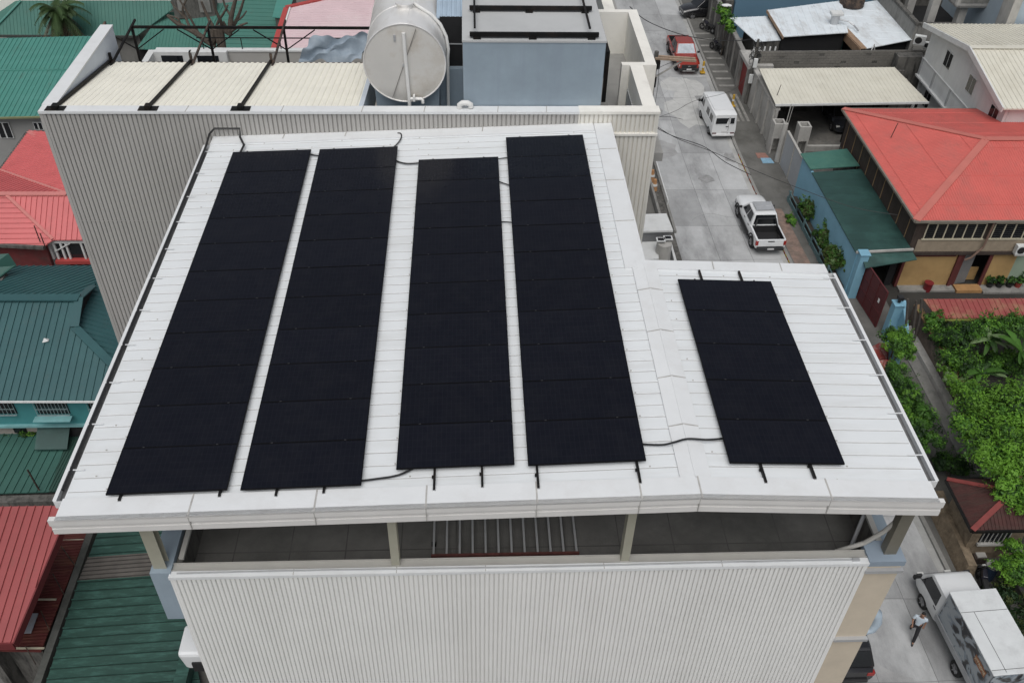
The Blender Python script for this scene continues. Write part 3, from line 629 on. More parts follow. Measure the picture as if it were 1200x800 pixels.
m = MB(); y = 4.0; ri = random.Random(5)
xs = [0, .36, .70, 1.0]
while y < 110:
    y1 = y + ri.choice((3.6, 4.2, 4.8))
    for i in range(3):
        def X(t, yy): return lx(yy) - (1.0 if t == 0 else 0) + (kx(yy) - .32 - lx(yy)) * t
        m.mi(ri.randrange(3)); m.face([(X(xs[i], y), y, 0), (X(xs[i + 1], y), y, 0), (X(xs[i + 1], y1), y1, 0), (X(xs[i], y1), y1, 0)])
    y = y1
m.build('road', ROADM, kind='structure')
# gutter strip along the kerb
m = MB()
for (x0, y0), (x1, y1) in zip(kerb, kerb[1:]):
    m.face([(x0 - .32, y0, .002), (x0, y0, .002), (x1, y1, .002), (x1 - .32, y1, .002)])
m.build('gutter_strip', mat('gutter concrete', (0.40, 0.40, 0.385, 1), .9, .12, .7, dirt=(.2, .2, .19, 1), dirt_amt=.5, dirt_scale=.6, speck=.1), kind='structure')
# joints and cracks
m = MB(); rj = random.Random(3)
def crack(pts, w):
    for a, b in zip(pts, pts[1:]): m.bar((a[0], a[1], .004), (b[0], b[1], .004), w * .55, .004)
for t in (.36, .70):
    pts = []
    for i in range(70):
        yy = 5 + i * 1.5; pts.append((lx(yy) + (kx(yy) - .32 - lx(yy)) * t + rj.uniform(-.02, .02), yy))
    crack(pts, .035)
y = 4.0; ri = random.Random(5)
while y < 100:
    y += ri.choice((3.6, 4.2, 4.8)); [ri.randrange(3) for _ in range(3)]
    pts = [(lx(y) + (kx(y) - .32 - lx(y)) * k / 8, y + rj.uniform(-.03, .03)) for k in range(9)]
    crack(pts, .03)
for k in range(16):
    x, y = rj.uniform(13, 18), rj.uniform(15, 80); a = rj.uniform(0, 6.3); pts = [(x, y)]
    for q in range(rj.randrange(4, 10)): a += rj.uniform(-.6, .6); x += .45 * math.cos(a); y += .45 * math.sin(a); pts.append((x, y))
    crack(pts, .018)
m.build('road_joints', mat('tarred joint', (0.17, .17, .17, 1), .9, .3, 3), kind='structure')
m = MB(); rp_ = random.Random(21)
for k in range(26):
    cx_, cy_ = rp_.uniform(13.2, 18.4), rp_.uniform(16, 84); rr_ = rp_.uniform(.25, .55) if k < 16 else rp_.uniform(.7, 1.6); n = 14; el_ = rp_.uniform(.8, 2.2); pts = []
    for i in range(n):
        a = 2 * math.pi * i / n; q_ = rr_ * rp_.uniform(.75, 1.2); pts.append((min(max(cx_ + q_ * math.cos(a), 12.9), 18.4), cy_ + q_ * el_ * math.sin(a), .0022 + k * .00005))
    m.mi(0 if k < 16 else 1 + k % 2); m.face(pts)
m.build('road_patches', [mat('oil stained concrete', (.28, .28, .277, 1), .8, .3, 2.5), mat('dark road patch', (.33, .33, .327, 1), .9, .2, 1.2, speck=.15), mat('pale road patch', (.47, .47, .455, 1), .9, .15, 1.2, speck=.12)], kind='structure')
# pavement with kerb on the right
KERB = mat('kerb concrete', (0.27, .265, .25, 1), .9, .15, 1.5, dirt=(.1, .1, .095, 1), dirt_amt=.5, dirt_scale=1.5)
PAVE = mat('stained pavement', (0.135, .132, .122, 1), .92, .2, .6, dirt=(.07, .068, .06, 1), dirt_amt=.75, dirt_scale=.45, speck=.12, bump=.2)
m = MB()
for (x0, y0), (x1, y1) in zip(kerb, kerb[1:]):
    m.hexa([(x0, y0, -.02), (x0 + .18, y0, -.02), (x1 + .18, y1, -.02), (x1, y1, -.02)], [(x0, y0, .13), (x0 + .18, y0, .13), (x1 + .18, y1, .13), (x1, y1, .13)])
m.build('kerb', KERB, kind='structure')
m = MB(); wr = {}
for (x0, y0), (x1, y1) in zip(kerb, kerb[1:]):
    m.hexa([(x0 + .185, y0, -.02), (23.5, y0, -.02), (23.5, y1, -.02), (x1 + .185, y1, -.02)], [(x0 + .185, y0, .125), (23.5, y0, .125), (23.5, y1, .125), (x1 + .185, y1, .125)])
m.build('pavement', PAVE, kind='structure')
m = MB()
for (ya, yb) in ((43.2, 45.6), (54.3, 56.6)):
    n = 8
    for i in range(n):
        a = ya + (yb - ya) * i / n; b = ya + (yb - ya) * (i + .8) / n
        m.mi(i % 2); m.bar((kx(a) - .006, a, .06), (kx(b) - .006, b, .06), .02, .12)
for i in range(5): m.bar((kx(50 + i * .9), 50 + i * .9, .062), (kx(50.6 + i * .9), 50.6 + i * .9, .062), .02, .11)
m.build('kerb_paint', [mat('faded yellow paint', (.45, .33, .05, 1), .8, .3, 6), mat('faded red paint', (.30, .09, .05, 1), .8, .3, 6)], kind='structure')
# reddish broken brick strip and pale ribbed ramps on the pavement
m = MB(); m.hexa([(19.25, 42.5, .127), (20.2, 42.5, .127), (19.95, 49.5, .127), (19.05, 49.5, .127)], [(19.25, 42.5, .132), (20.2, 42.5, .132), (19.95, 49.5, .132), (19.05, 49.5, .132)])
m.build('brick_paving', mat('worn brick paving', (.23, .16, .13, 1), .92, .3, 4, dirt=(.12, .115, .1, 1), dirt_amt=.8, dirt_scale=1.4, bump=.3), kind='structure')
m = MB()
for i in range(9): m.box(19.55, 20.8, 66.9 + i * 1.25, 67.2 + i * 1.25, .126, .135)
for i in range(4): m.box(19.3 + i * .38, 19.5 + i * .38, 61.2, 65.6, .126, .14)
m.build('ramp_ribs', mat('worn ramp concrete', (.30, .29, .27, 1), .9, .25, 2, dirt=(.13, .13, .12, 1), dirt_amt=.7, dirt_scale=1.5), kind='structure')
# left verge and drain between building and road
m = MB(); m.box(9.3, 11.7, 5, 110, -.02, .10); m.build('left_pavement', PAVE, kind='structure')
m = MB(); m.box(-60, 9.3, -20, 130, -.025, .03); m.build('yard', mat('yard concrete', (.15, .148, .14, 1), .95, .25, .6, dirt=(.06, .06, .055, 1), dirt_amt=.6, dirt_scale=.4), kind='structure')
m = MB(); m.box(23.5, 90, -10, 120, -.025, .03); m.build('garden_yard', mat('dark yard soil', (.035, .033, .029, 1), .95, .25, .6, dirt=(.045, .045, .04, 1), dirt_amt=.6, dirt_scale=.4), kind='structure')
lw = thing('drain_wall', 'long low grey wall and drain edge along the left side of the road', 'wall', (12.2, 55, 0))
m = MB(); m.box(11.75, 11.9, 30, 75, 0, .55); m.box(12.55, 12.7, 47, 75, 0, .18); m.build('wall', CONC, lw)
m = MB(); m.box(11.91, 12.54, 30, 75, .0, .06); m.build('drain', CONC_DARK, lw)
m = MB(); m.tube([(12.62, 50, .5), (12.62, 60, .5)], .04, 6); m.tube([(12.62, 50, .0), (12.62, 50, .5)], .04, 6); m.tube([(12.62, 60, .0), (12.62, 60, .5)], .04, 6); m.build('rail', WHITE_PAINT, lw)

# roadside booth with white canopy roofs
bt = thing('roadside_booth', 'small white roofed booth between the building and the road', 'booth', (11.3, 45.5, 0))
def quadz(px, z): return [at(p[0], p[1], z) for p in px]
q = quadz(((753, 251), (781, 250), (789, 270), (750, 271)), 2.7)
m = MB(); m.slab(q, .12); m.build('roof', WHITE_PAINT, bt)
q2 = [p.lerp((q[0] + q[2]) / 2, .1) for p in q]
m = MB(); m.slab([Vector((p.x, p.y, 2.55)) for p in q2], 2.5); m.build('wall', mat('booth glass grey', (.16, .165, .17, 1), .3, .1, 1), bt)
q = quadz(((752, 281), (770, 280), (772, 303), (748, 305)), 1.9); m = MB(); m.slab(q, .1); m.build('counter', WHITE_PAINT, bt)
q = quadz(((785, 284), (787, 284), (793, 305), (790, 305)), 1.0); m = MB(); m.slab(q, .9); m.build('side_panel', WHITE_PAINT, bt)
m = MB(); p = at(762, 302, .6); m.box(p.x - .5, p.x + .5, p.y - .4, p.y + .3, .1, .6); m.build('bin', mat('teal plastic', (.03, .16, .16, 1), .5), label='teal bin beside the roadside booth', cat='bin')
cp = at(779, 300, 1.5)
ps = thing('concrete_post', 'thick stained concrete post with two small solar lights beside the booth', 'post', (cp.x, cp.y + .5, 0))
b0 = at(779, 283, 2.6)
m = MB(); m.cyl((b0.x, b0.y, 0), (b0.x, b0.y, 2.5), .52, 20, .42); m.build('post', CONC_LIGHT, ps, smooth=True)
for px, py in ((774.5, 280), (783, 278)):
    c = at(px, py, 2.75)
    m = MB(); m.box(c.x - .25, c.x + .25, c.y - .2, c.y + .2, 2.68, 2.73); f = m.build('solar_light', WHITE_PAINT, ps)
    m = MB(); m.box(c.x - .17, c.x + .17, c.y - .13, c.y + .13, 2.731, 2.745); m.build('cell', GLASS, f)
for k, (px, py) in enumerate(((764, 207), (767, 218))):
    c = at(px, py, .4); m = MB(); m.cyl((c.x, c.y, 0.1), (c.x, c.y, .9), .22, 10, .1); m.mi(1); m.cyl((c.x, c.y, .45), (c.x, c.y, .6), .19, 10, .16)
    m.build('traffic_cone', [mat('faded orange plastic', (.42, .22, .10, 1), .7, .2, 4), WHITE_PAINT], label=('dirty orange cone farther from the booth by the drain wall', 'dirty orange cone nearer the booth by the drain wall')[k], cat='cone', group='cones by the drain wall')
for k, (px, py) in enumerate(((824, 80), (859, 119))):
    c = at(px, py, .5); m = MB(); m.cyl((c.x, c.y, 0.13), (c.x, c.y, 1.05), .09, 10); m.box(c.x - .2, c.x + .2, c.y - .2, c.y + .2, .125, .2); m.mi(1); m.cyl((c.x, c.y, .55), (c.x, c.y, .7), .095, 10)
    m.build('bollard', [mat('yellow post plastic', (.50, .30, .03, 1), .7, .2, 4), WHITE_PAINT], label=('yellow bollard on the pavement beside the red pickup', 'yellow bollard on the pavement beside the white van')[k], cat='bollard', group='yellow bollards')

# ================================================================== VEHICLES
def paint(n, c, rough=.25): return mat(n, c, rough, .02, 1, spec=.5, coat=.6, dirt=tone(c, .8), dirt_amt=.3, dirt_scale=1.2)
TYRE = mat('tyre rubber', (.018, .018, .018, 1), .85, .2, 6); RIM = mat('alloy rim', (.35, .35, .36, 1), .35, .1, 4, metal=.6)
BLACKPL = mat('black trim plastic', (.02, .02, .021, 1), .6, .15, 4); CHROME = mat('bright trim', (.6, .6, .6, 1), .2, .03, 3, metal=.9)
REDL = mat('red lamp lens', (.30, .02, .015, 1), .25, .1, 3); CLEARL = mat('clear lamp lens', (.65, .65, .62, 1), .12, .05, 3)
PLATE = mat('number plate', (.6, .6, .6, 1), .5, .2, 20)
def wheel(root, x, y, r, w=.22):
    m = MB(); s = 1 if x > 0 else -1
    prof = [(r - .06, -w / 2), (r - .015, -w / 2 + .03), (r, -w / 4), (r, w / 4), (r - .015, w / 2 - .03), (r - .06, w / 2), (r * .62, w / 2 - .01), (r * .58, w / 2 - .06)]
    n = 24; vs = []
    for (rr, xx) in prof:
        for k in range(n): a = 2 * math.pi * k / n; vs.append((x + s * xx, y + rr * math.cos(a), r + rr * math.sin(a)))
    fs = [(i * n + k, i * n + (k + 1) % n, (i + 1) * n + (k + 1) % n, (i + 1) * n + k) for i in range(len(prof) - 1) for k in range(n)]
    m.add(vs, fs); wo = m.build('wheel', TYRE, root, local=True, smooth=True)
    g = MB(); g.cyl((x + s * (w / 2 - .075), y, r), (x + s * (w / 2 - .05), y, r), r * .6, 20)
    for k in range(5):
        a = 2 * math.pi * k / 5; g.bar((x + s * (w / 2 - .035), y, r), (x + s * (w / 2 - .035), y + r * .55 * math.cos(a), r + r * .55 * math.sin(a)), .03, .09, up=(1, 0, 0))
    g.build('rim', RIM, wo, local=True)
def loft(m, st):
    # stations: (y, half width bottom, half width belt, half width top, z bottom, z belt, z top)
    n = len(st); vs = []
    for (y, wb, wm, wt, zb, zm, zt) in st:
        r = min(.08, (zt - zm) * .5 + .02)
        vs += [(-wb, y, zb), (-wm, y, zb + (zm - zb) * .45), (-wm, y, zm), (-wt, y, zt - r * .4), (-wt + r, y, zt), (0, y, zt + .012), (wt - r, y, zt), (wt, y, zt - r * .4), (wm, y, zm), (wm, y, zb + (zm - zb) * .45), (wb, y, zb)]
    k = 11; fs = [tuple(range(k - 1, -1, -1)), tuple(range((n - 1) * k, n * k))]
    for i in range(n - 1):
        for j in range(k): fs.append((i * k + j, i * k + (j + 1) % k, (i + 1) * k + (j + 1) % k, (i + 1) * k + j))
    m.add(vs, fs)
def glaze(m, b, t, sides, ins=(.08, .12), off=.012):
    b = [Vector(p) for p in b]; t = [Vector(p) for p in t]; c = sum(b + t, Vector()) / 8
    for i in sides:
        a0, a1, a2, a3 = b[i], b[(i + 1) % 4], t[(i + 1) % 4], t[i]
        def P(u, v): return a0 * (1 - u) * (1 - v) + a1 * u * (1 - v) + a2 * u * v + a3 * (1 - u) * v
        nr = (a1 - a0).cross(a3 - a0).normalized()
        if nr.dot((a0 + a2) / 2 - c) < 0: nr = -nr
        yield [P(u, v) + nr * off for u, v in ((ins[0], ins[1]), (1 - ins[0], ins[1]), (1 - ins[0], 1 - ins[1]), (ins[0], 1 - ins[1]))], P, nr
def pane(root, name, pts, mt=None, th=.012):
    m = MB(); pts = [Vector(p) for p in pts]; n = (pts[1] - pts[0]).cross(pts[2] - pts[0]).normalized(); m.slab(pts, th, n); return m.build(name, mt or GLASS, root, local=True)
def lamp(root, name, x0, x1, y0, y1, z0, z1, mt): m = MB(); m.box(x0, x1, y0, y1, z0, z1); return m.build(name, mt, root, local=True, bevel=.015)

def pickup(lab, loc, rz, body, screen=None, rack=False):
    t = thing('pickup_truck', lab, 'pickup truck', loc, rz)
    m = MB(); W = .92
    loft(m, [(-1.1, W - .1, W, W - .04, .42, .95, 1.10), (.95, W - .1, W, W - .05, .42, .98, 1.12), (1.5, W - .1, W, W - .1, .42, .95, 1.10), (2.35, W - .14, W - .03, W - .16, .45, .9, 1.02), (2.62, W - .26, W - .16, W - .3, .5, .85, .93)])
    m.build('body', body, t, local=True, smooth=True)
    m = MB()
    for s in (-1, 1): m.hexa([(s * (W - .12), -2.6, .45), (s * (W), -2.6, .55), (s * W, -1.09, .55), (s * (W - .12), -1.09, .45)], [(s * (W - .12), -2.6, 1.12), (s * (W - .02), -2.6, 1.10), (s * (W - .02), -1.09, 1.10), (s * (W - .12), -1.09, 1.12)])
    m.box(-W + .12, W - .12, -1.14, -1.09, .6, 1.12)
    m.build('bed_side', body, t, local=True, bevel=.02)
    m = MB(); m.box(-W + .12, W - .12, -2.56, -1.14, .55, .66); m.box(-W + .12, -W + .14, -2.56, -1.14, .66, 1.1); m.box(W - .14, W - .12, -2.56, -1.14, .66, 1.1); m.box(-W + .125, W - .125, -1.17, -1.145, .66, 1.13); m.box(-W + .125, W - .125, -2.565, -2.555, .66, 1.11); m.build('bed_liner', BLACKPL, t, local=True)
    m = MB(); m.box(-W + .04, W - .04, -2.64, -2.57, .62, 1.12); g = m.build('tailgate', body, t, local=True, bevel=.02)
    m = MB(); m.box(-.2, .2, -2.655, -2.641, .96, 1.02); m.build('handle', BLACKPL, g, local=True)
    b = [(-W + .06, -1.08, 1.1), (W - .06, -1.08, 1.1), (W - .06, 1.12, 1.1), (-W + .06, 1.12, 1.1)]; tp = [(-W + .24, -.85, 1.78), (W - .24, -.85, 1.78), (W - .24, .42, 1.78), (-W + .24, .42, 1.78)]
    m = MB(); m.hexa(b, tp); m.build('cabin', body, t, local=True, bevel=.05)
    for i, (pts, P, n) in zip((0, 2), glaze(m, b, tp, (0, 2), (.07, .1))): pane(t, 'windscreen' if i == 2 else 'rear_window', pts, screen if i == 2 else None)
    for i, (pts, P, n) in zip((1, 3), glaze(m, b, tp, (1, 3))):
        for (u0, u1) in ((.1, .47), (.52, .88)): pane(t, 'side_window', [P(u0, .1) + n * .012, P(u1, .1) + n * .012, P(min(u1, .9), .88) + n * .012, P(max(u0, .12), .88) + n * .012])
    m = MB(); m.box(-W + .1, W - .1, -2.78, -2.62, .42, .58); m.box(-.3, .3, -2.8, -2.77, .44, .5); m.build('rear_bumper', BLACKPL, t, local=True, bevel=.02)
    m = MB(); m.box(-.2, .2, -2.81, -2.80, .5, .6); m.build('number_plate', PLATE, t, local=True)
    m = MB(); m.box(-W + .12, W - .12, 2.5, 2.68, .36, .62); m.box(-W + .3, W - .3, 2.5, 2.64, .62, .9); m.build('front_grille', BLACKPL, t, local=True, bevel=.03)
    m = MB(); m.box(-.5, .5, 2.67, 2.7, .38, .44); m.build('skid_bar', CHROME, t, local=True)
    m = MB(); m.box(-.2, .2, 2.683, 2.695, .5, .6); m.build('number_plate', PLATE, t, local=True)
    m = MB(); m.box(-.1, .1, 2.641, 2.65, .76, .8); m.build('badge', CHROME, t, local=True)
    for s in (-1, 1):
        lamp(t, 'headlight', min(s * .5, s * .8), max(s * .5, s * .8), 2.42, 2.6, .74, .88, CLEARL)
        lamp(t, 'tail_light', min(s * (W - .16), s * (W - .0)), max(s * (W - .16), s * (W - .0)), -2.66, -2.5, .72, 1.02, REDL)
        m = MB(); m.box(min(s * W, s * (W + .2)), max(s * W, s * (W + .2)), .82, .92, 1.12, 1.28); m.build('mirror', BLACKPL, t, local=True, bevel=.03)
        m = MB()
        for yy in (.1, -.75): m.box(min(s * W, s * (W + .02)), max(s * W, s * (W + .02)), yy - .1, yy + .1, .96, 1.0)
        m.build('door_handle', BLACKPL, t, local=True)
        for yy in (-1.75, 1.6):
            wheel(t, s * (W - .1), yy, .39, .26)
            m = MB()
            pts = [(s * (W - .0), yy + .5 * math.cos(a), .39 + .5 * math.sin(a)) for a in [math.pi * k / 10 for k in range(11)]]
            m.tube([Vector(p) for p in pts], .05, 6); m.build('wheel_arch', BLACKPL, t, local=True)
        m = MB(); m.box(min(s * (W - .06), s * (W + .08)), max(s * (W - .06), s * (W + .08)), -1.1, 1.05, .38, .44); m.build('side_step', BLACKPL, t, local=True)
    if rack:
        m = MB()
        for yy in (-.55, -.1, .3): m.bar((-.55, yy, 1.88), (.62, yy, 1.88), .05, .03)
        for xx in (-.5, .55): m.bar((xx, -.6, 1.87), (xx, .35, 1.87), .05, .04)
        m.box(-.5, .55, -.5, .25, 1.85, 1.865)
        m.build('roof_rack', GALV, t, local=True)
        m = MB(); m.bar((-.7, -1.35, 1.12), (-.55, -1.15, 1.62), .08, .06); m.bar((.7, -1.35, 1.12), (.55, -1.15, 1.62), .08, .06); m.bar((-.55, -1.15, 1.62), (.55, -1.15, 1.62), .08, .06); m.build('roll_bar', BLACKPL, t, local=True)
    return t

def van(lab, loc, rz):
    body = paint('white van paint', (.74, .75, .75, 1)); t = thing('white_van', lab, 'van', loc, rz)
    W = .85; m = MB()
    loft(m, [(-2.2, W - .06, W, W - .1, .38, 1.05, 1.95), (-2.12, W - .05, W, W - .06, .36, 1.1, 2.0), (1.0, W - .05, W, W - .06, .36, 1.1, 2.0), (1.45, W - .05, W, W - .08, .36, 1.1, 1.94), (2.05, W - .08, W - .01, W - .16, .36, 1.05, 1.25), (2.3, W - .14, W - .08, W - .2, .4, .85, 1.0)])
    m.build('body', body, t, local=True, smooth=True)
    m = MB(); m.box(-W + .14, W - .12, -1.6, .9, 2.012, 2.06); m.build('roof_panel', body, t, local=True, bevel=.02)
    pane(t, 'windscreen', [(-.66, 2.05, 1.3), (.66, 2.05, 1.3), (.62, 1.52, 1.9), (-.62, 1.52, 1.9)])
    for s in (-1, 1):
        for (y0, y1) in ((-1.85, -1.1), (-.9, -.15)):
            xx = s * (W - .035); pane(t, 'side_window', [(s * (W + .003), y0, 1.2), (s * (W + .003), y1, 1.2), (s * (W - .035), y1 - .06, 1.68), (s * (W - .035), y0 + .06, 1.68)], th=.02)
        pane(t, 'side_window', [(s * (W + .003), .55, 1.2), (s * (W + .003), 1.55, 1.2), (s * (W - .05), 1.25, 1.7), (s * (W - .035), .6, 1.7)], th=.02)
        wheel(t, s * (W - .1), -1.3, .32, .2); wheel(t, s * (W - .1), 1.15, .32, .2)
        lamp(t, 'tail_light', min(s * .5, s * .8), max(s * .5, s * .8), -2.225, -2.19, .5, .6, mat('dark lamp lens', (.08, .02, .02, 1), .3))
        lamp(t, 'headlight', min(s * .45, s * .7), max(s * .45, s * .7), 2.2, 2.33, .72, .88, CLEARL)
        m = MB(); m.box(min(s * W, s * (W + .18)), max(s * W, s * (W + .18)), 1.5, 1.6, 1.15, 1.35); m.build('mirror', BLACKPL, t, local=True, bevel=.03)
        m = MB(); m.box(min(s * (W - .004), s * (W + .012)), max(s * (W - .004), s * (W + .012)), -2.0, 1.7, .98, 1.01); m.build('trim_line', mat('grey trim', (.4, .4, .4, 1), .5), t, local=True)
    pane(t, 'rear_window', [(-.66, -2.222, 1.3), (.12, -2.222, 1.3), (.26, -2.19, 1.72), (-.66, -2.19, 1.72)], th=.02)
    pane(t, 'rear_window', [(.38, -2.222, 1.3), (.66, -2.222, 1.3), (.66, -2.19, 1.72), (.38, -2.19, 1.72)], th=.02)
    m = MB(); m.box(.29, .305, -2.225, -2.2, .5, 1.8); m.build('door_gap', BLACKPL, t, local=True)
    m = MB(); m.box(-.16, .34, -2.226, -2.205, .6, .74); m.build('number_plate', PLATE, t, local=True)
    m = MB(); m.box(-W + .04, W - .04, -2.32, -2.19, .36, .5); m.build('rear_bumper', mat('white bumper', (.6, .6, .6, 1), .5), t, local=True, bevel=.03)
    m = MB(); m.box(.1, .28, -2.235, -2.215, 1.05, 1.09); m.build('door_handle', BLACKPL, t, local=True)
    return t

def sedan(lab, loc, rz, body, name='parked_car', suv=False):
    t = thing(name, lab, 'car', loc, rz); W = .88; H = 1.65 if suv else 1.45; B = .98 if suv else .9
    m = MB(); loft(m, [(-2.25, W - .2, W - .12, W - .2, .42, .75, B - .02), (-2.0, W - .1, W - .02, W - .1, .3, .8, B + .04), (-.9, W - .06, W, W - .08, .26, .84, B + .06), (.9, W - .06, W, W - .08, .26, .84, B + .06), (1.75, W - .1, W - .03, W - .14, .28, .75, B - .06), (2.2, W - .24, W - .16, W - .3, .35, .65, B - .2)])
    m.build('body', body, t, local=True, smooth=True)
    yb = -2.1 if suv else -1.75
    b = [(-W + .07, yb, B + .03), (W - .07, yb, B + .03), (W - .07, 1.15, B + .03), (-W + .07, 1.15, B + .03)]; tp = [(-W + .25, yb + .4, H), (W - .25, yb + .4, H), (W - .25, .35, H), (-W + .25, .35, H)]
    m = MB(); m.hexa(b, tp); m.build('cabin', body, t, local=True, bevel=.06)
    for i, (pts, P, n) in zip((0, 2), glaze(m, b, tp, (0, 2), (.07, .1))): pane(t, 'windscreen' if i == 2 else 'rear_window', pts)
    for i, (pts, P, n) in zip((1, 3), glaze(m, b, tp, (1, 3))):
        for (u0, u1) in ((.1, .48), (.52, .88)): pane(t, 'side_window', [P(u0, .12) + n * .012, P(u1, .12) + n * .012, P(u1, .86) + n * .012, P(u0, .86) + n * .012])
    for s in (-1, 1):
        wheel(t, s * (W - .1), -1.35, .33, .21); wheel(t, s * (W - .1), 1.35, .33, .21)
        lamp(t, 'headlight', min(s * .48, s * .74), max(s * .48, s * .74), 1.98, 2.16, .62, .76, CLEARL)
        lamp(t, 'tail_light', min(s * .5, s * .79), max(s * .5, s * .79), -2.27, -2.1, .72, .92, REDL)
        m = MB(); m.box(min(s * W, s * (W + .17)), max(s * W, s * (W + .17)), .8, .9, B + .05, B + .18); m.build('mirror', BLACKPL, t, local=True, bevel=.03)
    m = MB(); m.box(-.5, .5, 2.1, 2.2, .42, .6); m.build('front_grille', BLACKPL, t, local=True, bevel=.02)
    m = MB(); m.box(-.22, .22, 2.2, 2.215, .4, .5); m.build('number_plate', PLATE, t, local=True)
    m = MB(); m.box(-.6, .6, -2.34, -2.22, .36, .5); m.build('rear_bumper', BLACKPL, t, local=True, bevel=.02)
    return t

def mural():
    m = bpy.data.materials.new('printed side panel'); m.use_nodes = True; nt = m.node_tree; N = nt.nodes; L = nt.links; b = N['Principled BSDF']; b.inputs['Roughness'].default_value = .4
    tc = N.new('ShaderNodeTexCoord'); mp = N.new('ShaderNodeMapping'); mp.inputs['Scale'].default_value = (1, .9, 1.2); L.new(tc.outputs['Object'], mp.inputs[0])
    n1 = N.new('ShaderNodeTexNoise'); n1.inputs['Scale'].default_value = 1.6; n1.inputs['Detail'].default_value = 7; n1.inputs['Distortion'].default_value = 1.2; L.new(mp.outputs[0], n1.inputs['Vector'])
    c = N.new('ShaderNodeValToRGB'); e = c.color_ramp.elements; e[0].position = .40; e[0].color = (.02, .022, .028, 1); e[1].position = .56; e[1].color = (.33, .36, .38, 1)
    k = e.new(.46); k.color = (.08, .075, .07, 1); k = e.new(.50); k.color = (.20, .24, .28, 1); L.new(n1.outputs['Fac'], c.inputs[0]); L.new(c.outputs[0], b.inputs['Base Color']); return m
def text_mesh(s, size, name, mt, parent, loc, rot, ext=.006):
    cu = bpy.data.curves.new(name, 'FONT'); cu.body = s; cu.size = size; cu.extrude = ext; cu.align_x = 'CENTER'; cu.align_y = 'CENTER'
    o = bpy.data.objects.new(name, cu); COL.objects.link(o); dg = bpy.context.evaluated_depsgraph_get(); me = bpy.data.meshes.new_from_object(o.evaluated_get(dg))
    bpy.data.objects.remove(o); o = bpy.data.objects.new(name, me); COL.objects.link(o); me.materials.clear(); me.materials.append(mt); o.parent = parent; o.location = loc; o.rotation_euler = rot; return o
def boxtruck(lab, loc, rz):
    body = paint('white truck paint', (.74, .75, .75, 1)); t = thing('delivery_truck', lab, 'truck', loc, rz); W = .85
    m = MB(); loft(m, [(.32, W - .08, W, W - .1, .5, 1.1, 1.92), (.45, W - .06, W, W - .08, .45, 1.1, 1.97), (1.45, W - .06, W, W - .1, .45, 1.12, 1.96), (1.6, W - .06, W, W - .12, .45, 1.1, 1.88), (2.05, W - .08, W - .01, W - .12, .45, 1.02, 1.15), (2.22, W - .14, W - .08, W - .2, .45, .85, .95), (2.28, W - .2, W - .14, W - .26, .5, .78, .86)])
    m.build('cab', body, t, local=True, smooth=True)
    pane(t, 'windscreen', [(-.68, 2.07, 1.2), (.68, 2.07, 1.2), (.64, 1.67, 1.84), (-.64, 1.67, 1.84)])
    for s in (-1, 1):
        pane(t, 'side_window', [(s * (W + .004), .6, 1.16), (s * (W + .004), 1.85, 1.16), (s * (W - .07), 1.55, 1.76), (s * (W - .07), .68, 1.78)], th=.02)
        wheel(t, s * (W - .12), 1.35, .33, .22); wheel(t, s * (W - .12), -1.6, .33, .26)
        m = MB(); m.tube([(s * W, 1.62, 1.2), (s * (W + .12), 1.9, 1.3)], .02, 6); m.box(min(s * (W + .04), s * (W + .26)), max(s * (W + .04), s * (W + .26)), 1.86, 1.96, 1.2, 1.42); m.build('mirror', BLACKPL, t, local=True, bevel=.02)
        m = MB(); m.box(min(s * W, s * (W + .015)), max(s * W, s * (W + .015)), .52, .72, 1.02, 1.06); m.build('door_handle', BLACKPL, t, local=True)
        lamp(t, 'headlight', min(s * .45, s * .72), max(s * .45, s * .72), 2.25, 2.4, .68, .84, CLEARL)
    m = MB(); m.box(-W + .1, W - .1, 2.3, 2.46, .42, .6); m.build('front_bumper', BLACKPL, t, local=True, bevel=.03)
    m = MB(); m.box(-.35, .35, -3.2, 1.9, .42, .62); m.build('chassis', BLACKPL, t, local=True)
    W2 = .91; m = MB(); m.box(-W2, W2, -3.1, .28, .92, 2.56); m.build('cargo_box', mat('grey cargo panel', (.40, .42, .44, 1), .5, .05, 1), t, local=True)
    m = MB(); m.box(-W2 - .02, W2 + .02, -3.14, .3, 2.562, 2.61); m.build('box_roof', mat('dented white sheet', (.66, .68, .68, 1), .45, .06, 1.2, dirt=(.45, .46, .46, 1), dirt_amt=.55, dirt_scale=1.1, bump=.35, bump_scale=3), t, local=True, bevel=.015)
    m = MB(); m.box(-W2, W2, -.62, -.605, 2.611, 2.618); m.box(-.42, -.405, -3.05, -.62, 2.611, 2.618); m.box(-W2, W2, -2.95, -2.935, 2.611, 2.618); m.build('roof_seam', BLACKPL, t, local=True)
    mu = mural()
    for s in (-1, 1):
        m = MB(); m.box(min(s * (W2 + .001), s * (W2 + .012)), max(s * (W2 + .001), s * (W2 + .012)), -3.0, .2, 1.12, 2.5); m.build('printed_panel', mu, t, local=True)
        m = MB(); m.box(min(s * (W2 + .0), s * (W2 + .05)), max(s * (W2 + .0), s * (W2 + .05)), -3.12, .3, .84, 1.1); m.build('side_rail', mat('ribbed grey rail', (.36, .37, .38, 1), .4, .1, 3, metal=.3), t, local=True)
    m = MB(); m.box(-W2 - .022, -W2 - .013, -2.85, -2.1, 1.95, 2.25); sg = m.build('sign_patch', mat('rust orange print', (.30, .12, .05, 1), .5, .2, 5), t, local=True)
    text_mesh('XTREME', .19, 'lettering', mat('cream print', (.55, .45, .32, 1), .5), sg, (-W2 - .027, -2.475, 2.1), (R_(90), 0, R_(-90)))
    m = MB(); m.box(-W2, W2, -3.16, -3.13, 1.0, 2.54); m.build('rear_door', mu, t, local=True)
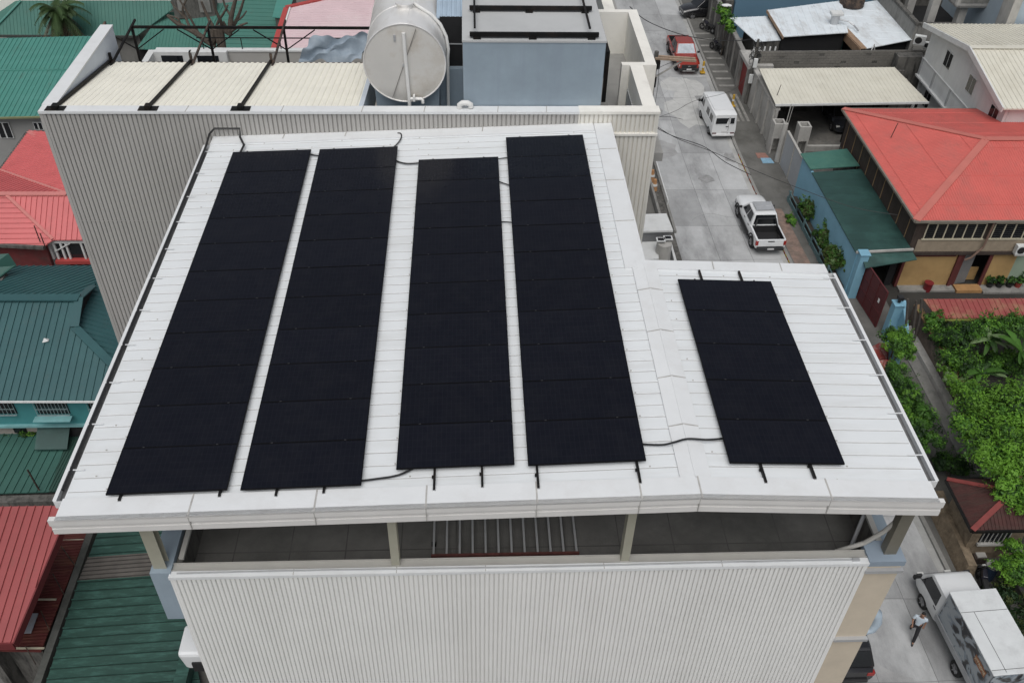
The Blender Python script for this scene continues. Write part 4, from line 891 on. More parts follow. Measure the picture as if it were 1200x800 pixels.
    m = MB(); m.box(-W2, W2, -3.3, -3.16, .7, .95); m.build('rear_step', GALV, t, local=True)
    return t

van('white passenger van parked at the kerb seen from behind', (17.93, 60.85, 0), R_(2.2))
pickup('white pickup truck with open black bed and roof rack parked at the kerb', (17.83, 47.3, 0), R_(1.2), paint('white pickup paint', (.76, .77, .77, 1)), rack=True)
pickup('red pickup truck facing the camera under the crossarm of a pole', (17.45, 71.7, 0), R_(180.5), paint('red pickup paint', (.27, .026, .014, 1)), screen=mat('silver sunshade behind glass', (.34, .38, .42, 1), .2, .25, 3))
boxtruck('white delivery truck with printed sides at the lower right of the road', (18.96, 19.15, 0), R_(3.6))
sedan('black sport utility car half hidden behind the corner of the main building', (14.05, 19.35, 0), R_(0.5), paint('black car paint', (.012, .012, .014, 1)), suv=True)
sedan('black car nosing out of a driveway at the top of the street', (21.15, 81.3, .0), R_(97), paint('black car paint', (0, 0, 0, 1)), suv=True)
sedan('dark car parked under the cream carport roof', (27.25, 61.3, .03), R_(176), paint('dark blue grey car paint', (.025, .028, .035, 1)))
p = at(3, 12, .8)
sedan('black car at the far left edge beyond the green roofs', (p.x - .9, p.y, .03), R_(20), paint('black car paint', (0, 0, 0, 1)))
def motorcycle(lab, loc, rz):
    t = thing('motorcycle', lab, 'motorcycle', loc, rz, 'motorcycles by the street')
    for y in (-.62, .65):
        m = MB(); n = 20; ring = [(0, y + .24 * math.cos(2 * math.pi * k / n), .3 + .24 * math.sin(2 * math.pi * k / n)) for k in range(n + 1)]
        m.tube([Vector(p) for p in ring], .06, 8); w = m.build('wheel', TYRE, t, local=True, smooth=True)
        m = MB(); m.cyl((-.04, y, .3), (.04, y, .3), .1, 10); m.build('hub', RIM, w, local=True)
    m = MB(); m.tube([(0, -.62, .3), (0, -.3, .5), (0, .1, .45), (0, .4, .8), (0, .5, .95)], .04, 6); m.tube([(-.07, .65, .3), (-.07, .45, .95)], .025, 6); m.tube([(.07, .65, .3), (.07, .45, .95)], .025, 6); m.box(-.14, .14, -.2, .2, .25, .52); m.build('frame', BLACKPL, t, local=True)
    m = MB(); m.hexa([(-.13, -.85, .68), (.13, -.85, .68), (.13, .0, .66), (-.13, .0, .66)], [(-.1, -.8, .8), (.1, -.8, .8), (.1, 0, .76), (-.1, 0, .76)]); m.build('seat', BLACKPL, t, local=True, bevel=.03)
    m = MB(); m.hexa([(-.14, .0, .64), (.14, .0, .64), (.1, .42, .74), (-.1, .42, .74)], [(-.1, .02, .82), (.1, .02, .82), (.08, .38, .92), (-.08, .38, .92)]); m.build('fuel_tank', mat('dark motorcycle paint', (.02, .02, .03, 1), .3), t, local=True, bevel=.03)
    m = MB(); m.tube([(-.36, .3, 1.02), (-.1, .44, .98), (.1, .44, .98), (.36, .3, 1.02)], .02, 6); m.build('handlebar', BLACKPL, t, local=True)
    m = MB(); m.cyl((0, .5, .85), (0, .6, .85), .09, 12); m.build('headlight', CLEARL, t, local=True)
    return t
motorcycle('black motorcycle parked against the stained wall, farther one', (20.65, 77.4, .125), R_(35))
motorcycle('black motorcycle parked against the stained wall, nearer one beside the ribbed ramps', (20.6, 73.3, .125), R_(25))
p = at(1151, 684, .5); motorcycle('dark motorcycle in the shade ahead of the delivery truck', (p.x, p.y, .125), R_(-15))
p = at(1100, 545, .5)
motorcycle('dark motorcycle between the low bush and the roof gutter', (p.x - .9, p.y, .125), R_(10))

# ------------------------------------------------------------------ person
def skin_mesh(name, verts, edges, mt, parent, root=0, sub=2):
    me = bpy.data.meshes.new(name); me.from_pydata([v[0] for v in verts], edges, [])
    o = bpy.data.objects.new(name, me); COL.objects.link(o)
    o.modifiers.new('skin', 'SKIN'); s = o.modifiers.new('sub', 'SUBSURF'); s.levels = sub; s.render_levels = sub
    for i, v in enumerate(verts):
        sv = me.skin_vertices[0].data[i]; r = v[1]; sv.radius = (r, r) if not isinstance(r, tuple) else r; sv.use_root = (i == root)
    dg = bpy.context.evaluated_depsgraph_get(); m2 = bpy.data.meshes.new_from_object(o.evaluated_get(dg)); bpy.data.objects.remove(o)
    o = bpy.data.objects.new(name, m2); COL.objects.link(o); m2.materials.clear(); m2.materials.append(mt); m2.polygons.foreach_set('use_smooth', [True] * len(m2.polygons)); o.parent = parent
    return o
def person(loc, rz):
    t = thing('person', 'person in white shirt and black trousers walking beside the delivery truck', 'person', loc, rz)
    t.scale = (.92, .92, .92)
    SK = mat('skin', (.26, .14, .09, 1), .6, .05, 5)
    # facing +y, walking: front foot +y, rear foot -y ; x right
    V = [((0, 0, .92), (.14, .10)), ((0, .01, 1.12), (.13, .09)), ((0, .02, 1.33), (.16, .10)), ((0, .03, 1.45), .06), ((0, .05, 1.52), .055), ((0, .07, 1.60), (.075, .09)), ((0, .08, 1.70), (.07, .085)),
         ((-.09, .02, .86), .085), ((-.10, .22, .50), .06), ((-.10, .40, .10), .04), ((-.10, .52, .05), .035),
         ((.09, -.01, .86), .085), ((.10, -.10, .48), .06), ((.10, -.36, .16), .04), ((.10, -.28, .05), .035),
         ((-.20, .02, 1.38), .055), ((-.26, -.08, 1.12), .042), ((-.24, .04, .90), .032), ((.20, .02, 1.38), .055), ((.27, .10, 1.14), .042), ((.22, .30, 1.04), .032)]
    E_ = [(0, 1), (1, 2), (2, 3), (3, 4), (4, 5), (5, 6), (0, 7), (7, 8), (8, 9), (9, 10), (0, 11), (11, 12), (12, 13), (13, 14), (2, 15), (15, 16), (16, 17), (2, 18), (18, 19), (19, 20)]
    n = len(V)
    for k, (hx, hy, hz, s) in enumerate(((-.24, .04, .90, -1), (.22, .30, 1.04, 1))):
        base = 17 if k == 0 else 20
        for f in range(5):
            o = (f - 1.5) * .02 if f < 4 else .045
            ln = (.075, .085, .08, .065, .05)[f]
            a = (hx + o, hy + (.02 if k == 0 else .05), hz - (.05 if k == 0 else .01)); b = (hx + o * 1.1, hy + (.04 if k == 0 else .05 + ln * .7), hz - (.05 + ln * .8 if k == 0 else .03))
            V += [(a, .010), (b, .008)]; E_ += [(base, n), (n, n + 1)]; n += 2
    skin_mesh('body', V, E_, SK, t)
    SH = mat('white shirt cloth', (.55, .62, .68, 1), .85, .05, 4)
    V = [((0, 0, .80), (.16, .125)), ((0, .01, 1.12), (.155, .115)), ((0, .02, 1.33), (.185, .125)), ((0, .03, 1.43), (.09, .08)), ((-.21, .02, 1.38), .075), ((-.26, -.06, 1.18), .062), ((.21, .02, 1.38), .075), ((.27, .08, 1.19), .062)]
    skin_mesh('shirt', V, [(0, 1), (1, 2), (2, 3), (2, 4), (4, 5), (2, 6), (6, 7)], SH, t)
    TR_ = mat('black trouser cloth', (.014, .014, .017, 1), .85, .1, 4)
    V = [((0, 0, .93), (.155, .115)), ((-.09, .02, .84), .10), ((-.10, .22, .50), .085), ((-.10, .40, .07), .07), ((.09, -.01, .84), .10), ((.10, -.10, .48), .085), ((.10, -.37, .13), .07)]
    skin_mesh('trousers', V, [(0, 1), (1, 2), (2, 3), (0, 4), (4, 5), (5, 6)], TR_, t)
    for s, y, z, tip in ((-.10, .40, .05, .24), (.10, -.40, .10, .2)):
        skin_mesh('shoe', [((s, y - .06, z + .02), .045), ((s, y + .05, z), .05), ((s, y + tip - .04, z - (.0 if s < 0 else .07)), .035)], [(0, 1), (1, 2)], BLACKPL, t, 0, 2)
    HR = mat('black hair', (.012, .01, .009, 1), .7, .2, 20)
    skin_mesh('hair', [((0, .01, 1.60), (.07, .07)), ((0, .02, 1.69), (.09, .09)), ((0, .06, 1.76), (.075, .08)), ((0, .12, 1.74), (.05, .04))], [(0, 1), (1, 2), (2, 3)], HR, t, 0, 2)
    # face features
    m = MB()
    for s in (-1, 1): m.cyl((s * .032, .155, 1.63), (s * .032, .168, 1.63), .011, 8)
    m.build('eyes', mat('eye', (.03, .025, .02, 1), .2), t, local=True)
    m = MB(); m.tube([(0, .16, 1.635), (0, .185, 1.605), (0, .165, 1.595)], .013, 6); m.build('nose', SK, t, local=True)
    m = MB(); m.box(-.025, .025, .155, .168, 1.555, 1.563); m.build('mouth', mat('lips', (.2, .07, .06, 1), .5), t, local=True)
    m = MB()
    for s in (-1, 1): m.cyl((s * .078, .07, 1.62), (s * .092, .06, 1.62), .028, 8)
    m.build('ears', SK, t, local=True)
    return t
person((17.27, 19.15, 0.004), R_(150))
# ================================================================== RIGHT SIDE OF THE STREET
def wallseg(m, a, b, z0, z1, th):
    a = Vector((a[0], a[1], 0)); b = Vector((b[0], b[1], 0)); d = (b - a).normalized(); n = Vector((-d.y, d.x, 0)) * th / 2
    m.hexa([a - n + Vector((0, 0, z0)), b - n + Vector((0, 0, z0)), b + n + Vector((0, 0, z0)), a + n + Vector((0, 0, z0))], [a - n + Vector((0, 0, z1)), b - n + Vector((0, 0, z1)), b + n + Vector((0, 0, z1)), a + n + Vector((0, 0, z1))])
SHEET = mat('whitened roof sheet', (.74, .79, .82, 1), .5, .06, 1.0, rust=.35, dirt=(.40, .38, .35, 1), dirt_amt=.5, dirt_scale=.7, dirt_stretch=(2, .6, 1))
RUSTEDGE = mat('rusty sheet edge', (.30, .20, .13, 1), .8, .3, 3)
# stained street wall with coping
gw = thing('stained_wall', 'tall black stained concrete wall along the pavement behind the motorcycles', 'wall', (21.1, 74, 0))
m = MB(); wallseg(m, (21.05, 67.2), (21.35, 82), 0, 2.75, .2); m.build('wall', CONC_DARK, gw)
m = MB(); wallseg(m, (21.05, 67.15), (21.35, 82), 2.752, 2.9, .34); m.build('coping', CONC, gw)
m = MB()
for i in range(8): wallseg(m, (20.93 + i * .04, 67.6 + i * 1.9), (20.935 + i * .04, 67.85 + i * 1.9), 0, 2.7, .12)
m.build('pilaster', CONC, gw)
# red gate with concrete lintel
rg = thing('red_gate', 'red sheet gate under a concrete lintel beside the stained wall', 'gate', (20.95, 65.6, 0))
m = MB(); wallseg(m, (20.98, 64.7), (21.0, 66.6), .12, 2.5, .06); m.seams([(20.95, 64.7, .12), (20.97, 66.6, .12), (20.97, 66.6, 2.5), (20.95, 64.7, 2.5)], (0, 0, 1), .2, .06, .03); m.build('leaf', mat('dull red gate paint', (.21, .03, .028, 1), .7, .15, 2), rg)
m = MB(); m.box(20.75, 21.25, 66.62, 66.95, 0, 2.75); m.box(20.75, 21.25, 64.3, 64.65, 0, 2.75); m.build('pillar', CONC, rg)
m = MB(); m.box(20.7, 22.6, 64.25, 67.05, 2.754, 3.05); m.build('lintel', CONC_LIGHT, rg)
# meter cabinet and service pole
mp_ = thing('service_pole', 'service pole tangled with cables and a pale meter box beside the red gate', 'utility pole', (21.0, 63.9, 0))
m = MB(); m.cyl((20.95, 64.0, 0), (20.95, 64.0, 5.2), .12, 10, .09); m.build('pole', CONC_DARK, mp_)
m = MB(); m.box(20.75, 21.05, 63.7, 63.86, 1.9, 2.6); m.box(20.8, 21.1, 63.55, 63.69, 3.2, 3.9); m.build('meter_box', WHITE_PAINT, mp_, bevel=.03)
m = MB(); rc = random.Random(2)
for i in range(9):
    c = Vector((20.95, 64.0, 4.2 + rc.uniform(-.6, .7))); pts = [c + Vector((rc.uniform(-.1, .1) + .38 * math.cos(a * .7 + i), rc.uniform(-.1, .1) + .3 * math.sin(a * .7 + i), rc.uniform(-.25, .25))) for a in range(10)]
    m.tube(smooth_path(pts, 4), .018, 5)
m.build('cable_coil', CABLE, mp_)
# panelled street wall
pw = thing('panelled_wall', 'grey concrete wall of tall recessed panels along the pavement', 'wall', (21.1, 60, 0))
m = MB(); wallseg(m, (21.2, 57.6), (21.15, 64.2), 0, 2.85, .16); m.build('wall', CONC_LIGHT, pw)
m = MB()
for i in range(5): yy = 57.7 + i * 1.6; wallseg(m, (21.05, yy), (21.05, yy + .22), 0, 2.83, .16)
m.build('pilaster', CONC_LIGHT, pw)
m = MB(); wallseg(m, (21.2, 57.6), (21.15, 64.2), 2.852, 3.0, .34); m.build('coping', CONC_LIGHT, pw)
for (x, y, lb) in ((21.25, 56.9, 'hollow concrete gate post at the end of the panelled wall'), (22.9, 56.5, 'hollow concrete gate post standing inside the yard beyond the utility pole')):
    gp = thing('gate_post', lb, 'gate post', (x, y, 0), 0, 'hollow gate posts')
    m = MB(); m.box(x - .4, x - .28, y - .4, y + .4, 0, 2.4); m.box(x + .28, x + .4, y - .4, y + .4, 0, 2.4); m.box(x - .279, x + .279, y + .28, y + .4, 0, 2.4); m.box(x - .279, x + .279, y - .4, y - .28, 1.3, 2.4)
    m.build('shaft', CONC_LIGHT, gp)
# utility pole by the gate
up = thing('utility_pole', 'round concrete utility pole beside the grey metal gate', 'utility pole', (21.25, 55.3, 0))
m = MB(); m.cyl((21.2, 55.5, 0), (21.2, 55.5, 3.0), .2, 14, .17); m.build('pole', CONC_LIGHT, up)
m = MB(); m.tube([(21.2, 55.5, 2.9), (21.25, 55.5, 4.4)], .03, 6); m.tube([(21.35, 55.5, 2.9), (21.42, 55.5, 4.3)], .02, 6); m.build('conduit', STEEL_GREY, up)
sg_ = thing('metal_gate', 'pale grey sheet metal gate between the utility pole and the blue wall', 'gate', (21.3, 53, 0))
m = MB(); wallseg(m, (21.35, 51.3), (21.3, 55.1), .12, 2.6, .05); m.build('leaf', mat('pale grey gate paint', (.36, .38, .40, 1), .6, .08, 1), sg_)
m = MB()
for yy in (51.3, 53.2, 55.08): m.box(21.24, 21.4, yy - .03, yy + .03, .1, 2.66)
m.box(21.25, 21.4, 51.3, 55.1, 2.61, 2.68); m.build('frame', STEEL_GREY, sg_)
p = at(930, 180, .13)
for k, (px, py, c, lab) in enumerate(((893, 182, (.28, .15, .12, 1), 'reddish'), (899, 188, (.22, .38, .50, 1), 'blue'))):
    c_ = at(px, py, .13); m = MB(); m.hexa([(c_.x - .4, c_.y - .4, .127), (c_.x + .4, c_.y - .4, .127), (c_.x + .3, c_.y + .3, .127), (c_.x - .4, c_.y + .3, .127)], [(c_.x - .4, c_.y - .4, .15), (c_.x + .4, c_.y - .4, .16), (c_.x + .3, c_.y + .3, .15), (c_.x - .4, c_.y + .3, .15)])
    m.build('floor_mat', mat(lab + ' worn mat', c, .9, .2, 4), label=lab + ' mat lying on the pavement before the hollow gate post', cat='mat')

# cream carport
cp_ = thing('carport', 'open carport under a long cream ribbed steel roof', 'carport', (26, 60, 0))
q = [Vector((20.98, 62.6, 3.6)), Vector((31.1, 62.9, 3.6)), Vector((31.8, 58.0, 3.35)), Vector((20.95, 57.6, 3.35))]
m = MB(); m.slab(q, .06); m.seams(q, (0, 1, 0), .3, .06, .028); m.build('roof', mat('cream steel roof', (.66, .635, .545, 1), .5, .05, .8, dirt=(.50, .47, .38, 1), dirt_amt=.45, dirt_scale=.6), cp_)
m = MB(); m.bar((20.95, 57.55, 3.28), (31.85, 57.95, 3.28), .08, .14); m.build('fascia_gutter', WHITE_PAINT, cp_)
for x in (22.2, 26.6, 31.2):
    for y in (58.3, 62.4): m = MB(); m.box(x - .07, x + .07, y - .07, y + .07, 0, 3.27); m.build('post', BLACK_STEEL, cp_)
m = MB(); m.box(21.4, 32, 62.95, 63.1, 0, 3.3); m.build('back_wall', CONC_DARK, cp_)
m = MB(); m.face([(21.5, 52.0, .035), (31.8, 52.0, .035), (31.8, 62.9, .035), (21.5, 62.9, .035)]); m.build('carport_floor', mat('oily yard concrete', (.11, .107, .10, 1), .9, .3, .6, dirt=(.30, .28, .25, 1), dirt_amt=.6, dirt_scale=.35), kind='structure')
p = at(973, 171, .1)
m = MB(); m.box(p.x - 3.4, p.x + 2.2, p.y - .7, p.y - .45, .05, .45); m.build('low_kerb_wall', CONC_LIGHT, label='low pale kerb wall across the yard in front of the carport', cat='wall')
m = MB(); p = at(1003, 160, 1); m.box(p.x - .9, p.x + .9, p.y - .3, p.y - .2, 0, 1.7); m.build('dark_screen', mat('brown grey screen', (.06, .055, .045, 1), .9), label='dark screen panel beside the red roofed house and carport', cat='screen')

# concrete block wall behind the carport
bw = thing('block_wall', 'long mouldy hollow block wall behind the cream carport', 'wall', (28, 65, 0))
m = MB(); wallseg(m, (21.3, 64.75), (34.6, 65.1), 0, 3.95, .2)
m.build('wall', CONC_DARK, bw)
m = MB(); rb = random.Random(8)
for r in range(9):
    z = 2.2 + r * .2
    for c in range(33):
        if rb.random() < .97: x = 21.4 + c * .4 + (r % 2) * .2; yy = 64.75 + (x - 21.3) * .0263 - .115; m.box(x + .012, x + .388, yy - rb.uniform(0, .012), yy + .02, z + .012, z + .188)
m.build('block_course', mat('weathered grey blocks', (.20, .19, .17, 1), .95, .2, .6, dirt=(.08, .08, .073, 1), dirt_amt=.6, dirt_scale=.35, bump=.3), bw)
m = MB(); wallseg(m, (21.5, 64.45), (31, 64.7), 1.5, 2.15, .1); m.build('ledge', CONC_LIGHT, bw)

# white roofed sheds
sh = thing('low_shed', 'low white roofed shed beside the service pole', 'shed', (22.6, 70, 0))
q = quadz(((855, 21), (899, 19), (917, 47), (886, 49)), 3.4); m = MB(); m.slab(q, .05); m.seams(q, (.1, 1, 0), .5, .05, .03); m.build('roof', SHEET, sh)
m = MB(); m.box(22.2, 24.0, 68.1, 71.9, 0, 3.3); m.build('wall', CONC_DARK, sh)
sh = thing('wide_shed', 'wide white roofed shed in the middle of the row', 'shed', (27, 71, 0))
q = quadz(((899, 12), (986, 1), (994, 38), (918, 43)), 3.9); m = MB(); m.slab(q, .07); m.seams(q, (.12, 1, 0), .55, .05, .03); m.build('roof', SHEET, sh)
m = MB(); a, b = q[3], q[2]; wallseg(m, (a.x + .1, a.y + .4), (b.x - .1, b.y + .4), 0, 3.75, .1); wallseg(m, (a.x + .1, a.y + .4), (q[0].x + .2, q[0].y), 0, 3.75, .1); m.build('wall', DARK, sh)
m = MB(); wallseg(m, (a.x - .02, a.y - .05), (q[0].x - .02, q[0].y), 3.7, 3.92, .06); m.build('verge', RUSTEDGE, sh)
for k, (px, py, c, s) in enumerate(((928, 56, (.10, .20, .19, 1), .5), (968, 53, (.08, .16, .15, 1), .4), (984, 50, (.03, .10, .09, 1), .45))):
    c_ = at(px, py, 2.8); m = MB(); m.hexa([(c_.x - s, c_.y + .3, 0.05), (c_.x + s, c_.y + .3, 0.05), (c_.x + s, c_.y + .9, 0.05), (c_.x - s, c_.y + .9, 0.05)], [(c_.x - s, c_.y + .35, 3.1), (c_.x + s, c_.y + .35, 3.2), (c_.x + s, c_.y + .6, 3.2), (c_.x - s, c_.y + .6, 3.0)])
    m.build('net_screen', mat('green net %d' % k, c, .9, .3, 3), label=('pale green', 'grey green', 'dark teal')[k] + ' net screen in the dark yard below the white roofed sheds', cat='screen')
st = thing('lean_shed', 'white roofed shed with a rusty left edge beside the concrete frame', 'shed', (32, 71, 0))
q = quadz(((970, 10), (1037, -1), (1076, 45), (1015, 57)), 3.7); m = MB(); m.slab(q, .06); m.seams(q, (1, -.15, 0), 1.4, .03, .012); m.build('roof', SHEET, st)
m = MB(); a, b = q[0], q[3]; m.bar(a + Vector((-.15, 0, -.02)), b + Vector((-.15, 0, -.02)), .45, .06); m.bar(a + Vector((-.4, 0, -.35)), b + Vector((-.4, 0, -.35)), .05, .6); m.build('rusty_verge', RUSTEDGE, st)
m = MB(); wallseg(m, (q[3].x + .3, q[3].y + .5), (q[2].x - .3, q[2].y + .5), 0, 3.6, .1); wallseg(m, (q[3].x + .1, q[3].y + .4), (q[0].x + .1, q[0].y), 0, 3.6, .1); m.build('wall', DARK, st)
m = MB(); c_ = at(1005, 5, 4.3); m.cyl((c_.x, c_.y + 1.2, 3.8), (c_.x, c_.y + 1.2, 4.5), 1.0, 20); m.build('rusty_tank', RUSTY_STEEL, label='dark rusty tank on the back of the lean white roof', cat='tank', smooth=True)
def ac_unit(px, py, z, lab, s=1.0, rz=0.0):
    c_ = at(px, py, z); t = thing('air_conditioner', lab, 'air conditioner', (c_.x, c_.y, z - .35 * s), rz, 'air conditioner units')
    m = MB(); m.box(-.42 * s, .42 * s, -.18 * s, .18 * s, 0, .7 * s); m.build('casing', WHITE_PAINT, t, local=True, bevel=.02)
    m = MB(); m.cyl((-.1 * s, -.2 * s, .36 * s), (-.1 * s, -.182 * s, .36 * s), .26 * s, 18); m.build('fan', BLACKPL, t, local=True)
    m = MB(); m.box(-.38 * s, .38 * s, -.16 * s, .16 * s, -.1 * s, -.001); m.build('stand', STEEL_GREY, t, local=True)
    return t
# turbine vent on the wide shed roof
c_ = at(978, 25, 4.1); tv = thing('roof_vent', 'galvanised vent cowl with a bent pipe on the wide shed roof', 'roof vent', (c_.x, c_.y, 3.9))
m = MB(); m.cyl((0, 0, -.05), (0, 0, .7), .3, 12, .35); m.build('stack', GALV, tv, local=True); m = MB(); m.box(-.45, .5, -.35, .35, .702, .95); m.build('cowl', WHITE_PAINT, tv, local=True, bevel=.05)
m = MB(); m.tube([(.3, -.2, .4), (1.0, -.3, .3), (1.4, -.6, .1), (1.5, -1.4, 0)], .06, 6); m.build('pipe', GALV, tv, local=True)
c_ = at(1027, 55, 3.9); fl = thing('folding_trestle', 'white triangular trestle standing behind the block wall', 'trestle', (c_.x, c_.y, 3.0))
for s in (-1, 1): m = MB(); m.bar((-.25, 0, .95), (.3 * s + .1, .3 * s, -3.0), .05, .05) if False else m.bar((-.2, 0, 1.1), (-.2 + .45 * s, .3 * s, -.2), .06, .06); m.build('leg', WHITE_PAINT, fl, local=True)
m = MB(); m.box(-.7, .7, -.4, .4, -3.0, -.205); m.build('plinth', CONC_DARK, fl, local=True)
pk = thing('picket_fence', 'short row of white pickets behind the service pole above the block wall', 'fence', tuple(at(896, 60, 3.0)))
c_ = at(896, 58, 3.9)
for i in range(5):
    x = c_.x - .8 + i * .4; m = MB(); m.box(x - .05, x + .05, c_.y - .03, c_.y + .03, 2.6, 4.1); m.build('picket', WHITE_PAINT, pk)
m = MB(); m.box(c_.x - .9, c_.x + .9, c_.y + .035, c_.y + .08, 3.2, 3.3); m.box(c_.x - .9, c_.x + .9, c_.y - .1, c_.y + .1, 0, 2.59); m.build('rail', CONC, pk)
for (px, py, z0, lb) in ((1045, 158, 5.5, 'thin dark rod standing on the far slope of the wide red roof'), (910, 112, 3.4, 'thin antenna rod at the left corner of the cream carport roof')):
    c_ = at(px, py, z0); m = MB(); m.bar((c_.x, c_.y, z0 - .2), (c_.x + .15, c_.y, z0 + .8), .035, .035); m.build('antenna_rod', RUSTY_STEEL, label=lb, cat='antenna')
# unfinished concrete structure and pale blue wall behind
uc = thing('unfinished_building', 'unfinished bare concrete building with dark open bays', 'building', (34, 68, 0))
q = quadz(((1046, -8), (1060, 22), (1088, 29), (1134, 26)), 6.5)
cc = at(1076, 27, 5.0); cx, cy = cc.x, cc.y
m = MB(); wallseg(m, (cx, cy), (cx, cy + 12), 0, 4.8, .25); wallseg(m, (cx + .13, cy), (cx + 3, cy), 0, 4.8, .25); m.build('wall', CONC, uc)
m = MB(); wallseg(m, (cx, cy - .05), (cx, cy + 12), 4.802, 5.0, .34); wallseg(m, (cx + .18, cy), (cx + 3, cy), 4.802, 5.0, .34); m.build('coping', CONC_DARK, uc)
for (x, y) in ((cx + 1.6, cy + 1.6), (cx + 3.6, cy + 1.0), (cx + 1.6, cy + 5.5)): m = MB(); m.box(x - .3, x + .3, y - .3, y + .3, 0, 8.6); m.build('column', CONC_LIGHT, uc)
m = MB(); m.box(cx + 2.6, cx + 5.4, cy + .2, cy + 2.2, 6.0, 8.4); m.build('raised_tub', CONC_LIGHT, uc, bevel=.25); m = MB(); m.box(cx + 2.9, cx + 5.1, cy + .15, cy + .198, 6.5, 7.8); m.build('recess', CONC, uc)
m = MB(); m.box(cx + .2, cx + 7, cy + 2.5, cy + 12, 0, 3.6); m.build('inner_mass', DARK, uc); m = MB(); m.box(cx + .2, cx + 7, cy + 7, cy + 12, 3.61, 9); m.build('inner_wall', CONC_DARK, uc)
m = MB(); m.box(38.5, 39.1, 63.4, 64.8, 0, 9.5); m.build('column', CONC_LIGHT, uc)
bb = thing('pale_blue_building', 'windowless pale blue building behind the white house', 'building', (50, 68, 0))
m = MB(); m.box(39.2, 70, 63.8, 80, 0, 10.5); m.build('wall', mat('pale blue render', (.40, .48, .54, 1), .8, .05, .8, dirt=(.3, .37, .43, 1), dirt_amt=.4, dirt_scale=.5), bb)
m = MB()
for x in (43, 47, 51, 55, 59): m.box(x - .015, x + .015, 63.78, 63.799, 0, 10.5)
m.box(39.2, 70, 63.78, 63.798, 8.6, 8.63); m.build('render_joint', mat('joint blue', (.3, .37, .43, 1), .9), bb)
b2 = thing('blue_building', 'slate blue building at the top behind the white roofed sheds', 'building', (27, 80, 0))
c_ = at(871, 22, 3.0); m = MB(); m.box(c_.x, 38, 76.2, 90, 0, 7); m.build('wall', mat('slate blue render', (.115, .215, .30, 1), .8, .05, .8, dirt=(.09, .17, .24, 1), dirt_amt=.5, dirt_scale=.4), b2)
m = MB(); m.box(c_.x + .001, c_.x + 3, 76.1, 76.199, 6.2, 6.4); m.build('band', CONC, b2)
m = MB(); m.box(21.6, c_.x - .05, 76.5, 84, 0, 3.2); m.build('dark_lot_shed', CONC_DARK, label='dark stained low outbuilding behind the stained street wall', cat='outbuilding')
p = at(851, 8, 3.3); dh = thing('satellite_dish', 'round white satellite dish above the vine on the stained wall', 'satellite dish', (p.x, p.y, 2.0))
m = MB(); n = 20; vs = [(0, 0, 1.3)] + [(.42 * math.cos(2 * math.pi * k / n), .34 * math.sin(2 * math.pi * k / n) - .1, 1.45) for k in range(n)]; m.add(vs, [(0, 1 + k, 1 + (k + 1) % n) for k in range(n)]); m.build('dish', WHITE_PAINT, dh, local=True)
m = MB(); m.cyl((0, 0, -1.9), (0, 0, 1.29), .04, 8); m.build('mast', STEEL_GREY, dh, local=True)

# white gabled house with cream roof
wh = thing('white_house', 'white gabled two storey house with a cream ribbed steel roof', 'house', (42, 56.8, 0))
XG, YBk, YRg, YFr, ZE, ZR = 32.5, 63.3, 56.4, 50.4, 6.7, 7.95
q1 = [Vector((XG, YFr, ZE)), Vector((62, YFr, ZE)), Vector((62, YRg, ZR)), Vector((XG, YRg, ZR))]; q2 = [Vector((XG, YRg, ZR)), Vector((62, YRg, ZR)), Vector((62, YBk, ZE)), Vector((XG, YBk, ZE))]
m = MB(); m.slab(q1, .08); m.slab(q2, .08); m.seams(q1, (0, 1, 0), .32, .08, .04); m.seams(q2, (0, 1, 0), .32, .08, .04); m.build('roof', MATS['cream steel roof'], wh)
m = MB(); m.bar((XG, YRg, ZR + .05), (62, YRg, ZR + .05), .5, .03); m.build('ridge_cap', MATS['cream steel roof'], wh)
m = MB()
for a, b in (((XG - .06, YFr, ZE - .08), (XG - .06, YRg, ZR - .08)), ((XG - .06, YRg, ZR - .08), (XG - .06, YBk, ZE - .08))): m.bar(a, b, .1, .34)
m.build('barge_board', WHITE_PAINT, wh)
m = MB(); m.slab([(XG + .5, YFr + .5, 3.0), (XG + .5, YBk - .5, 3.0), (XG + .5, YBk - .5, ZE - .2), (XG + .5, YRg, ZR - .25), (XG + .5, YFr + .5, ZE - .2)], .2, (1, 0, 0)); m.box(XG + .72, 61.5, YFr + .5, YFr + .7, 0, ZE - .1); m.box(XG + .72, 61.5, YBk - .7, YBk - .5, 0, ZE - .1)
m.box(XG + .9, XG + 1.1, YFr + .71, YBk - .71, 0, 2.99); m.build('wall', WHITE_PAINT, wh)
m = MB(); m.box(XG + .3, XG + .498, YFr + .4, YBk - .4, 3.0, 3.12); m.box(XG + .43, XG + .498, YFr + .4, YBk - .4, 4.35, 4.40); m.build('ledge', WHITE_PAINT, wh)
m = MB()
for yy in (52.2, 55, 57.8, 60.5, 62.8): m.box(XG + .44, XG + .498, yy - .1, yy + .1, 3.125, 4.345)
m.build('band_post', mat('grey band', (.4, .41, .41, 1), .8), wh)
def win(parent, x, yc, zc, w, h):
    m = MB(); m.box(x - .03, x + .0, yc - w / 2, yc + w / 2, zc - h / 2, zc + h / 2); f = m.build('window', WHITE_PAINT, parent)
    for s in (-1, 1): m = MB(); a, b = sorted((s * .03, s * (w / 2 - .06))); m.box(x - .04, x - .031, yc + a, yc + b, zc - h / 2 + .06, zc + h / 2 - .06); m.build('pane', GLASS, f)
for yc, zc in ((59.4, 5.75), (55.6, 5.75), (52.0, 5.45)): win(wh, XG + .498, yc, zc, 1.1, 1.15)
for yc in (58.2, 55.4, 61.2): win(wh, XG + .898, yc, 1.9, 1.1, 1.2)
ac_unit(1078, 47, 5.0, 'white air conditioner on the left end of the white house, larger one', .95, R_(-25))
